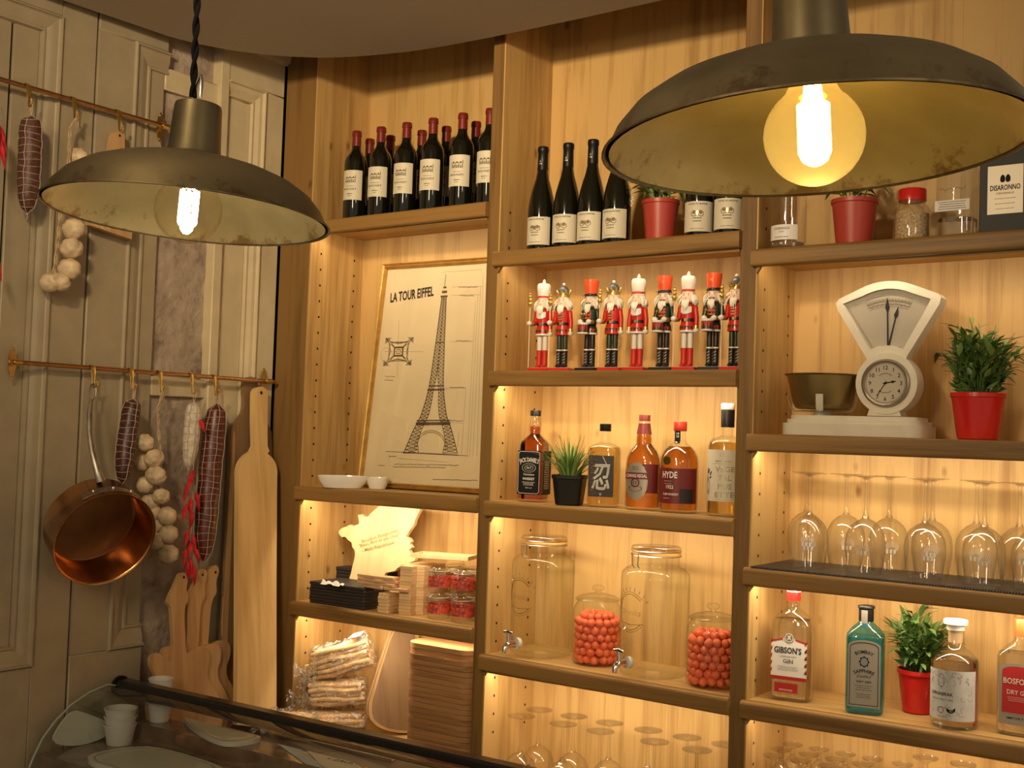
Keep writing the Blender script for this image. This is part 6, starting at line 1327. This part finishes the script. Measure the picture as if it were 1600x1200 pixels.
fi = fan_i[::-1]; tri = _tp([[Vector((a, b, 0)) for a, b in fan_o], [Vector((a, b, 0)) for a, b in fi]]); al = fan_o+fi
mb.add([(a, -.022, b) for a, b in al], [tuple(q) for q in tri]); no, ni = len(fan_o), len(fi)
mb.add([(a, -.022, b) for a, b in fan_o]+[(a, -.012, b) for a, b in fan_o], [(i, (i+1) % no, (i+1) % no+no, i+no) for i in range(no)]); mb.add([(a, -.022, b) for a, b in fi]+[(a, -.0125, b) for a, b in fi], [(i, (i+1) % ni, (i+1) % ni+ni, i+ni) for i in range(ni)])
obj('fan_bezel', mb, 'enamel', t, ang=30)
M['dial'] = plain('aged_dial_paper', (.50, .44, .34, 1), .6, var=.08, scale=12)
dl = obj('dial_face', MB().prism(fi, -.0135, -.0125, 'xz'), 'dial', t); mpd2 = flat_mp(-.0142); mb = MB(); C0 = (X(1388), Z(569))
for r_ in (.170, .155, .142): 
    for i in range(24):
        a, b = radians(-21+42*i/24), radians(-21+42*(i+1)/24); k_ = .158/.186
        line2(mb, (C0[0]+r_*k_*1.14*sin(a), C0[1]+r_*cos(a)), (C0[0]+r_*k_*1.14*sin(b), C0[1]+r_*cos(b)), .0008, mpd2)
for i in range(57):
    a = radians(-21+42*i/56); k_ = .97; l = .010 if i % 4 == 0 else .006; line2(mb, (C0[0]+.155*k_*sin(a), C0[1]+.155*cos(a)), (C0[0]+(.155+l)*k_*sin(a), C0[1]+(.155+l)*cos(a)), .0007, mpd2)
for i in range(9): a = radians(-19+38*i/8); vs, fs = text2d(str(100*(i+1)), .006, .013); mb.add([mpd2(C0[0]+.1455*.97*sin(a)+x_, C0[1]+.1455*cos(a)+y_) for x_, y_ in vs], fs)
write(mb, 'PARIS', X(1372), Z(547), .006, .020, mpd2); write(mb, '1900', X(1402), Z(546), .006, .017, mpd2)
for e in (.004, .007): line2(mb, (X(1361)+e, Z(545)), (X(1318)+e*1.3, Z(478)), .0008, mpd2)
obj('dial_print', mb, 'sepia', dl, ang=None)
for a, L_, nm_ in ((-1.8, .165, 'long'), (12.5, .115, 'short')):
    a = radians(a); d_ = (sin(a), cos(a)); q = lambda l, w: (C0[0]+.012*0+l*d_[0]+w*d_[1], C0[1]+.036+l*d_[1]-w*d_[0]); mb = MB(); L_ -= .036*(1 if nm_ == 'long' else .2)
    mb.prism([q(0, -.0022), q(L_*.72, -.0015), q(L_*.80, -.0052), q(L_, 0), q(L_*.80, .0052), q(L_*.72, .0015), q(0, .0022)][::-1], -.0165, -.0150, 'xz'); obj('needle', mb, 'ink', t, label='black pointer, '+nm_)
obj('fan_glass', MB().prism(fi, -.0195, -.0185, 'xz'), thin_glass('scale_glass', f0=.04, edge=.4), t)
cx_, cz_ = X(1388), Z(599)
mb = MB(); N_ = 48
def rdisc(mb, r, y0, y1, n=48, bev=.0): return mb.prism([(cx_+r*cos(2*pi*i/n), cz_+r*sin(2*pi*i/n)) for i in range(n)], y0, y1, 'xz')
obj('clock_case', rdisc(MB(), .0760, -.026, .030), 'enamel', t)
obj('neck', MB().prism([(X(1359), Z(649)), (X(1411), Z(649)), (X(1408), Z(640)), (X(1412), Z(625)), (X(1364), Z(625)), (X(1362), Z(640))], -.022, .028, 'xz'), 'enamel', t)
mb = MB(); pts = []
for rr_, y_ in ((.060, -.026), (.0590, -.034), (.0550, -.036), (.0520, -.031), (.0500, -.030)):
    pts.append((rr_, y_))
vs = []
for rr_, y_ in pts:
    for i in range(N_): a = 2*pi*i/N_; vs.append((cx_+rr_*cos(a), y_, cz_+rr_*sin(a)))
mb.add(vs, [(j*N_+i, j*N_+(i+1) % N_, (j+1)*N_+(i+1) % N_, (j+1)*N_+i) for j in range(4) for i in range(N_)]); obj('clock_rim', mb, plain('dull_nickel', (.30, .25, .19, 1), .35, .7), t)
ck_ = obj('clock_face', rdisc(MB(), .0505, -.030, -.029), 'dial', t); mb = MB(); mpk = flat_mp(-.0306)
for i in range(1, 13): a = 2*pi*i/12; vs, fs = text2d(str(i), .0105, None, .01); mb.add([mpk(cx_+.0385*sin(a)+x_, cz_+.0385*cos(a)+y_-.005) for x_, y_ in vs], fs)
ring2(mb, cx_, cz_, .0478, .0486, mpk, 40)
for s0_ in (1, -1):
    for i in range(8): a, b = radians(-40+10*i), radians(-30+10*i); line2(mb, (cx_+.024*sin(a), cz_+s0_*.024*cos(a)), (cx_+.024*sin(b), cz_+s0_*.024*cos(b)), .0012, mpk)
obj('clock_print', mb, 'ink', ck_, ang=None)
for a, L_, w in ((80, .026, .0026), (213, .034, .0018)): a = radians(a); mb = MB(); mp = flat_mp(-.0320); line2(mb, (cx_-.006*sin(a), cz_-.006*cos(a)), (cx_+L_*sin(a), cz_+L_*cos(a)), w, mp); disc2(mb, cx_+L_*.7*sin(a), cz_+L_*.7*cos(a), w*1.2, mp, 10); obj('clock_hand', mb, 'ink', ck_, ang=None)
mb = MB(); mb.tube([(cx_, -.0325, cz_), (cx_, -.030, cz_)], .003, 10); obj('clock_pin', mb, 'ink', ck_)
bcx = X(1283); z0_ = Z(640); mb = MB(); R1, R2, h_ = .0935, .068, .088
obj('bowl', MB().lathe([(0, z0_), (R2*.9, z0_), (R2, z0_+.004), (R2+.006, z0_+.016), (R1-.003, z0_+h_-.004), (R1+.004, z0_+h_), (R1+.002, z0_+h_+.001), (R1-.004, z0_+h_-.002), (R2+.003, z0_+.016), (R2-.004, z0_+.005), (0, z0_+.004)], 56, cx=bcx, cap=False), plain('dull_brass_bowl', (.36, .26, .10, 1), .36, .9, var=.12, scale=14), t, label='dull brass weighing bowl')
mb = MB()
for an in (-75, 15, 195):
    a = radians(an); f = lambda r, z: (bcx+r*cos(a), r*sin(a), z); mb.tube([f(.01, z0_-.005), f(R2+.002, z0_-.005), f(R2+.010, z0_+.002), f(R2+.016, z0_+.022), f(R2+.0205, z0_+.036)], [(.0018, .009)]*5, 8, flat=(0, 0, 1))
mb.lathe([(.022, .0500), (.022, z0_-.003)], 20, cx=bcx); obj('bowl_holder', mb, 'enamel', t, label='white arms holding the bowl')
# ================================================================ PLANTS
M['leaf'] = plain('green_leaf', (.085, .17, .035, 1), .45, var=.35, scale=25); M['leaf2'] = plain('light_green_leaf', (.24, .36, .10, 1), .45, var=.25, scale=25); M['grass'] = plain('grass_blade', (.13, .25, .05, 1), .45, var=.4, scale=20)
M['potblack'] = plain('black_pot', (.008, .007, .006, 1), .5, spec=.3); M['soil'] = plain('soil', (.03, .02, .012, 1), .95)
def leaf_mesh(L, w, mat, curl=.25):
    mb = MB(); n = 6; vs = []
    for i in range(n+1): f = i/n; ww = w*sin(pi*min(1, f*.93+.07))**.8*(1-.25*f); z = -curl*L*f*f; vs += [(-ww, L*f, z+.15*ww), (0, L*f, z-.1*ww), (ww, L*f, z+.15*ww)]
    fs = []
    for i in range(n): fs += [(3*i, 3*i+1, 3*i+4, 3*i+3), (3*i+1, 3*i+2, 3*i+5, 3*i+4)]
    return mesh_of('leaf', mb.add(vs, fs), mat, 60)
LM = [leaf_mesh(.042, .0056, 'leaf'), leaf_mesh(.036, .0050, 'leaf2'), leaf_mesh(.046, .0052, 'leaf', .5), leaf_mesh(.032, .0058, 'leaf2', .1)]
def pot(t, r0, r1, h, mat, sq=None):
    pr = [(r0*.9, 0), (r0, .003), (r1, h-.012), (r1+.003, h-.010), (r1+.003, h), (r1-.001, h), (r1-.003, h-.012)]
    obj('pot', MB().lathe(pr, 40, power=sq, cap=False), mat, t); obj('soil', MB().lathe([(r1-.002, h-.014), (0, h-.010)], 24, power=sq, cap=False), 'soil', t)
def leafy(label, loc, r0, r1, h, H, S, nst, nlf, seed, mat='red', low=0):
    rnd = random.Random(seed); t = thing('potted_plant', label, 'plant', loc); pot(t, r0, r1, h, mat); mb = MB(); tips = []
    for i in range(nst):
        a = 2*pi*i/nst+rnd.uniform(-.3, .3); q = rnd.random()**.6; b = Vector((.5*r1*q*cos(a), .5*r1*q*sin(a), h-.012)); e = Vector((S*q*cos(a), S*q*sin(a)*.8, h+H*(1-.42*q*q)*rnd.uniform(.72, 1))); m_ = (b+e)/2+Vector((-.010*cos(a), -.010*sin(a), .02))
        mb.tube([b, m_, e], [.0012, .0011, .0006], 5); tips.append((b, m_, e))
    obj('stems', mb, 'leaf', t, kind='stuff')
    for i in range(nlf):
        b, m_, e = tips[i % nst]; f = .18+.82*rnd.random() if not low else rnd.random()
        p = b*(1-f)**2+m_*2*f*(1-f)+e*f*f; a = rnd.random()*2*pi; out = Vector((p.x, p.y, 0)); out = out.normalized() if out.length > 1e-4 else Vector((1, 0, 0))
        d = (Vector((cos(a), sin(a), 0))*.55+out*.6+Vector((0, 0, rnd.uniform(-.1, 1.1)))).normalized(); k = rnd.randrange(4)
        if loc[1]+p.y+d.y*.04 > D-.006: d.y = -abs(d.y)
        o = bpy.data.objects.new('leaf', LM[k]); COL.objects.link(o); o.parent = t; o.location = p; o.rotation_euler = d.to_track_quat('Y', 'Z').to_euler(); s = rnd.uniform(.75, 1.2); o.scale = (s*1.2, s, s)
    return t
def more_foliage(t, H, S, h, n, seed):
    rnd = random.Random(seed); mb = MB()
    for i in range(n):
        a = rnd.random()*2*pi; q = rnd.random()**.6; z = h-.005+H*rnd.random()*(1-.55*q*q)*.85; c = Vector((S*q*cos(a)*(.35+.5*(z-h)/H), S*q*sin(a)*.7*(.35+.5*(z-h)/H), z))
        d = Vector((cos(a)*.6+rnd.uniform(-.5, .5), sin(a)*.5+rnd.uniform(-.5, .5), rnd.uniform(.1, 1))).normalized(); s_ = d.cross(Vector((rnd.uniform(-1, 1), rnd.uniform(-1, 1), .3))).normalized()*.0048; L_ = rnd.uniform(.022, .042)
        if t.location.y+c.y+d.y*L_ > D-.004: d.y = -abs(d.y)
        mb.add([c, c+d*L_*.4+s_, c+d*L_, c+d*L_*.4-s_], [(0, 1, 2, 3)])
    obj('inner_foliage', mb, 'leaf', t, kind='stuff', ang=None)
q = leafy('bushy green plant in red pot beside the white scale', on('b3b', 1528, 650, .105), .047, .061, .112, .185, .115, 46, 298, 11); more_foliage(q, .175, .115, .112, 420, 1)
q = leafy('bushy green plant in red pot between the blue and clear gin bottles', on('b3d', 1434, 1080, .155), .036, .047, .105, .165, .080, 40, 280, 12); more_foliage(q, .155, .08, .105, 380, 2)
leafy('small white flowered plant in red pot among the dark wine bottles', on('b2a', 1032, 350, .075), .040, .050, .118, .075, .090, 22, 120, 13, 'pinkred')
leafy('plant in faded red pot on the top shelf under the lamp', on('b3a', 1335, 345, .085), .044, .056, .122, .080, .090, 22, 110, 14, 'pinkred')
t = [o for o in COL.objects if o.get('label', '').startswith('small white flowered')][0]
for i in range(5):
    mb = MB(); c_ = Vector((-.085-.004*i+.004*(i % 2), -.02+.004*i, .115+.012*i))
    for k in range(5): a = 2*pi*k/5+i; mb.add([c_, c_+Vector((.007*cos(a-.3), -.002, .007*sin(a-.3))), c_+Vector((.0105*cos(a), -.004, .0105*sin(a))), c_+Vector((.007*cos(a+.3), -.002, .007*sin(a+.3)))], [(0, 1, 2, 3)])
    obj('flower', mb, 'white', t, ang=None)
# grass pot
loc = on('b2c', 890, 760, .056); t = thing('potted_grass', 'tuft of green grass in a small square black pot', 'plant', loc, radians(18)); pot(t, .036, .044, .086, 'potblack', 6); rnd = random.Random(4)
GB = []
for L_, c_ in ((.125, .18), (.105, .35), (.115, .6), (.13, .05)):
    mb = MB(); vs = []
    for i in range(8): f = i/7; w = .0034*(1-f**2.2)+.0002; vs += [(-w, c_*L_*f*f, L_*f*(1-.15*c_*f)), (0, c_*L_*f*f+.0012, L_*f*(1-.15*c_*f)), (w, c_*L_*f*f, L_*f*(1-.15*c_*f))]
    GB.append(mesh_of('blade', mb.add(vs, [q for i in range(7) for q in ((3*i, 3*i+1, 3*i+4, 3*i+3), (3*i+1, 3*i+2, 3*i+5, 3*i+4))]), 'grass' if len(GB) % 2 else 'leaf2', 60))
for i in range(130):
    a = rnd.random()*2*pi; q = rnd.random()**.7; o = bpy.data.objects.new('grass_blade', GB[rnd.randrange(4)]); COL.objects.link(o); o.parent = t
    o.location = (.024*q*cos(a), .024*q*sin(a), .074); o.rotation_euler = (-q*.55*rnd.uniform(.6, 1.1), 0, a-pi/2); s = rnd.uniform(.75, 1.05)*(1-.12*q); o.scale = (s, s, s)
# ================================================================ COUNTER AND GLASS DISPLAY CASE
M['countertop'] = plain('dark_stone_counter', (.035, .028, .022, 1), .3, var=.2, scale=20)
E0 = at(190, 1072, 'x', .05); RY, RZ = E0.y, E0.z
t = thing('counter', 'dark stone counter below the hanging boards', 'counter', (0, 0, FZ)); hc = .3447-FZ
obj('worktop', MB().cbox(.016, 2.2, -.455, -.024, hc-.04, hc, .003), 'countertop', t); obj('counter_body', MB().box(.018, 2.2, -.44, -.03, .001, hc-.04), 'oak_stile_shaded', t)
pt = [at(u, v, 'z', .349) for u, v in ((372, 1114), (436, 1124), (636, 1166), (611, 1181), (330, 1128))]
pt = [(max(.02, p.x), min(-.03, p.y)) for p in pt]; t = thing('steel_tray', 'brushed steel tray lying on the dark counter behind the case', 'tray', (0, 0, .3453))
pts2 = [(.30, -.145), (.70, -.145), (.665, -.030), (.30, -.030)]; obj('tray_plate', MB().prism(pts2, 0, .002, 'xy'), 'steel', t)
obj('tray_lip', MB().box(.30, .70, -.148, -.145, 0, .010), 'steel', t)
t = thing('display_case', 'curved glass display case with black top rail', 'display case', (0, 0, FZ))
K = lambda z: z-FZ
XE = 2.1; curve = [(RY, RZ)]+[(lambda p: (p.y, p.z))(at(u, v, 'x', .05)) for u, v in ((168, 1070), (140, 1082), (112, 1101), (88, 1125), (68, 1152), (54, 1180), (44, 1205), (36, 1235))]; curve += [(curve[-1][0]-.01, curve[-1][1]-.10)]
mb = MB(); mb.cbox(.045, XE, RY-.022, RY+.022, K(RZ-.022), K(RZ+.022), .006); obj('top_rail', mb, plain('black_rail', (.020, .018, .017, 1), .25), t, label='thick black top rail')
mb = MB(); mb.tube([(.040, RY, K(RZ)), (.050, RY, K(RZ))], .030, 20); obj('rail_end_cap', mb, 'black', t)
vs = [(x_, y_, K(z_)) for y_, z_ in curve for x_ in (.055, XE)]; obj('curved_glass', MB().add(vs, [(2*i, 2*i+1, 2*i+3, 2*i+2) for i in range(len(curve)-1)]), thin_glass('case_glass', (.93, .96, .95, 1), f0=.06, edge=.5), t, label='curved clear glass front', ang=60)
zd = curve[-1][1]-.02; poly = [(y_, K(z_)) for y_, z_ in curve]+[(RY, K(zd))]; obj('end_pane', MB().prism(poly, .046, .052, 'yz'), 'caseglass', t, label='flat glass end pane')
obj('pane_edge', MB().tube([(.049, y_, K(z_)) for y_, z_ in curve], .0032, 8), plain('polished_glass_edge', (.35, .40, .38, 1), .2), t, label='bright polished glass edge')
dz_ = .400; obj('case_body', MB().box(.03, XE, curve[-1][0]-.02, -.60, .001, K(.30)), 'countertop', t); obj('case_deck', MB().cbox(.055, XE, -.875, -.60, K(.31), K(dz_), .002), plain('brown_marble_deck', (.17, .11, .075, 1), .15, var=.5, scale=9), t)
# boards in the case, the upright and rear ones stand for reflections
M['melamine'] = plain('pale_grey_green_board', (.56, .58, .50, 1), .35, var=.06, scale=8)
def deckboard(label, px_, lift=0):
    q = [(lambda p: (max(.062, p.x), max(-.862, min(-.506 if lift else 0, p.y))))(at(u, v, 'z', dz_+.014+lift)) for u, v in px_]; cx_ = sum(a for a, b in q)/len(q); cy_ = sum(b for a, b in q)/len(q); q = smooth([(a-cx_, b-cy_) for a, b in q], 2)
    if sum(q[i][0]*q[(i+1) % len(q)][1]-q[(i+1) % len(q)][0]*q[i][1] for i in range(len(q))) < 0: q = q[::-1]
    t = thing('serving_board', label, 'serving board', (cx_, cy_, dz_+.0005+lift)); obj('slab', MB().prism(q, 0, .013, 'xy'), 'melamine', t)
    mb = MB(); q1 = [(a*.90, b*.90) for a, b in q]; q2 = [(a*.87, b*.87) for a, b in q]; n = len(q); mb.add([(a, b, .0134) for a, b in q1]+[(a, b, .0134) for a, b in q2], [(i, (i+1) % n, (i+1) % n+n, i+n) for i in range(n)]); obj('groove', mb, 'greyblue', t, ang=None)
    ys = [b for a, b in q]; xs__ = [a for a, b in q]; mb = MB(); y = min(ys)*.8
    while y < max(ys)*.8:
        w = [a for a, b in zip(q, [0]*n)]; xa = min(xs__)*.72*sqrt(max(0, 1-(y/max(ys))**2)); xb = max(xs__)*.72*sqrt(max(0, 1-(y/max(ys))**2)); rect2(mb, xa, xb, y, y+.0016, lambda u, v: (u, v, .0133)); y += .011
    obj('cut_lines', mb, 'greyblue', t, ang=None, kind='stuff')
obj('added_step', MB().cbox(.105, XE, -.60, -.508, K(.345), K(.447), .002), bpy.data.materials['brown_marble_deck'], t)  # step added to carry the reflection board, cards and cups
og = Vector((.062, -.74, dz_+.0006)); t = thing('serving_board', 'made-up pale upright board for a reflection in the glass end pane', 'serving board', og)  # made-up board, stands for a reflection in the end pane
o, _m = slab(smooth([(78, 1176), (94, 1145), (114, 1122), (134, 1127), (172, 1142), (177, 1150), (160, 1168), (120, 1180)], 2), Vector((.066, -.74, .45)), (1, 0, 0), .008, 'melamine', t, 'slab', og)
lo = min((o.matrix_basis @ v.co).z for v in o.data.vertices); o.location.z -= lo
deckboard('large pale grooved board in the middle of the display case', [(112, 1196), (135, 1178), (200, 1166), (250, 1166), (348, 1196), (348, 1204), (262, 1222), (112, 1210)], .0)
deckboard('pale grooved board standing for a reflection under the black rail', [(290, 1120), (310, 1116), (418, 1142), (412, 1152), (372, 1160), (340, 1158), (300, 1136)], .047)  # board added in place of a reflection below the rail
# cup towers
def cupstack(n, c, r, label0, grp, seed):
    me = mesh_of('cup', MB().lathe([(r*.76, 0), (r*.97, .052), (r*1.02, .053), (r*1.02, .056), (r*.95, .056), (r*.73, .003), (0, .003)], 40), plain('ribbed_cup_paper', (.62, .61, .58, 1), .55) if 'cup' not in M else 'cup' and M['cup']); M['cup'] = me.materials[0]
    for i in range(n):
        o = bpy.data.objects.new('paper_cup', me); COL.objects.link(o); o.location = (c[0], c[1], c[2]+i*.0225); o.rotation_euler = (0, 0, i)
        tag(o, label0+', '+('topmost cup' if i == n-1 else 'cup %s from below' % ['first', 'second', 'third', 'fourth', 'fifth', 'sixth', 'seventh'][i]), 'cup', grp)
cupstack(3, (.128, -.665, dz_+.0006), .045, 'white paper cup in the short tower inside the case', 'paper cups in the case', 1)
c_ = at(232, 1075, 'y', -.515); cupstack(4, (.152, -.547, .4476), .035, 'white paper cup in the tower behind the black rail', 'paper cups behind the rail', 2)
# paper cards on the deck, the lettered one stands for a mirrored reflection
for px_, lb_, tx in (([(505, 1166), (572, 1184), (570, 1230), (470, 1210)], 'white card for a mirrored reflection, lettered in black, beside the blue sheet', '+ ZAUS'), ([(440, 1160), (492, 1164), (462, 1215), (400, 1215)], 'pale blue paper sheet under the black rail', None)):
    q = [(lambda p: (p.x, p.y))(at(u, v, 'z', .450)) for u, v in px_]; q = [(a, max(-.598, min(-.505, b))) for a, b in q]; cx_ = sum(a for a, b in q)/4; cy_ = sum(b for a, b in q)/4; t = thing('paper_card', lb_, 'card', (cx_, cy_, .4478)); q = [(a-cx_, b-cy_) for a, b in q]
    if sum(q[i][0]*q[(i+1) % 4][1]-q[(i+1) % 4][0]*q[i][1] for i in range(4)) < 0: q = q[::-1]
    obj('sheet', MB().prism(q, 0, .0012, 'xy'), 'melamine' if tx else plain('pale_blue_paper', (.40, .52, .56, 1), .5), t)
    if tx:
        a_ = at(508, 1186, 'z', .449); b_ = at(550, 1194, 'z', .449); an = atan2(b_.y-a_.y, b_.x-a_.x); vs, fs = text2d(tx, .018, .085, .02); mx_, my_ = (a_.x+b_.x)/2-cx_, (a_.y+b_.y)/2-cy_
        mb = MB(); mb.add([(mx_+x_*cos(an)-y_*sin(an), my_+x_*sin(an)+y_*cos(an), .0016) for x_, y_ in vs], fs); obj('lettering', mb, 'ink', t, ang=None)
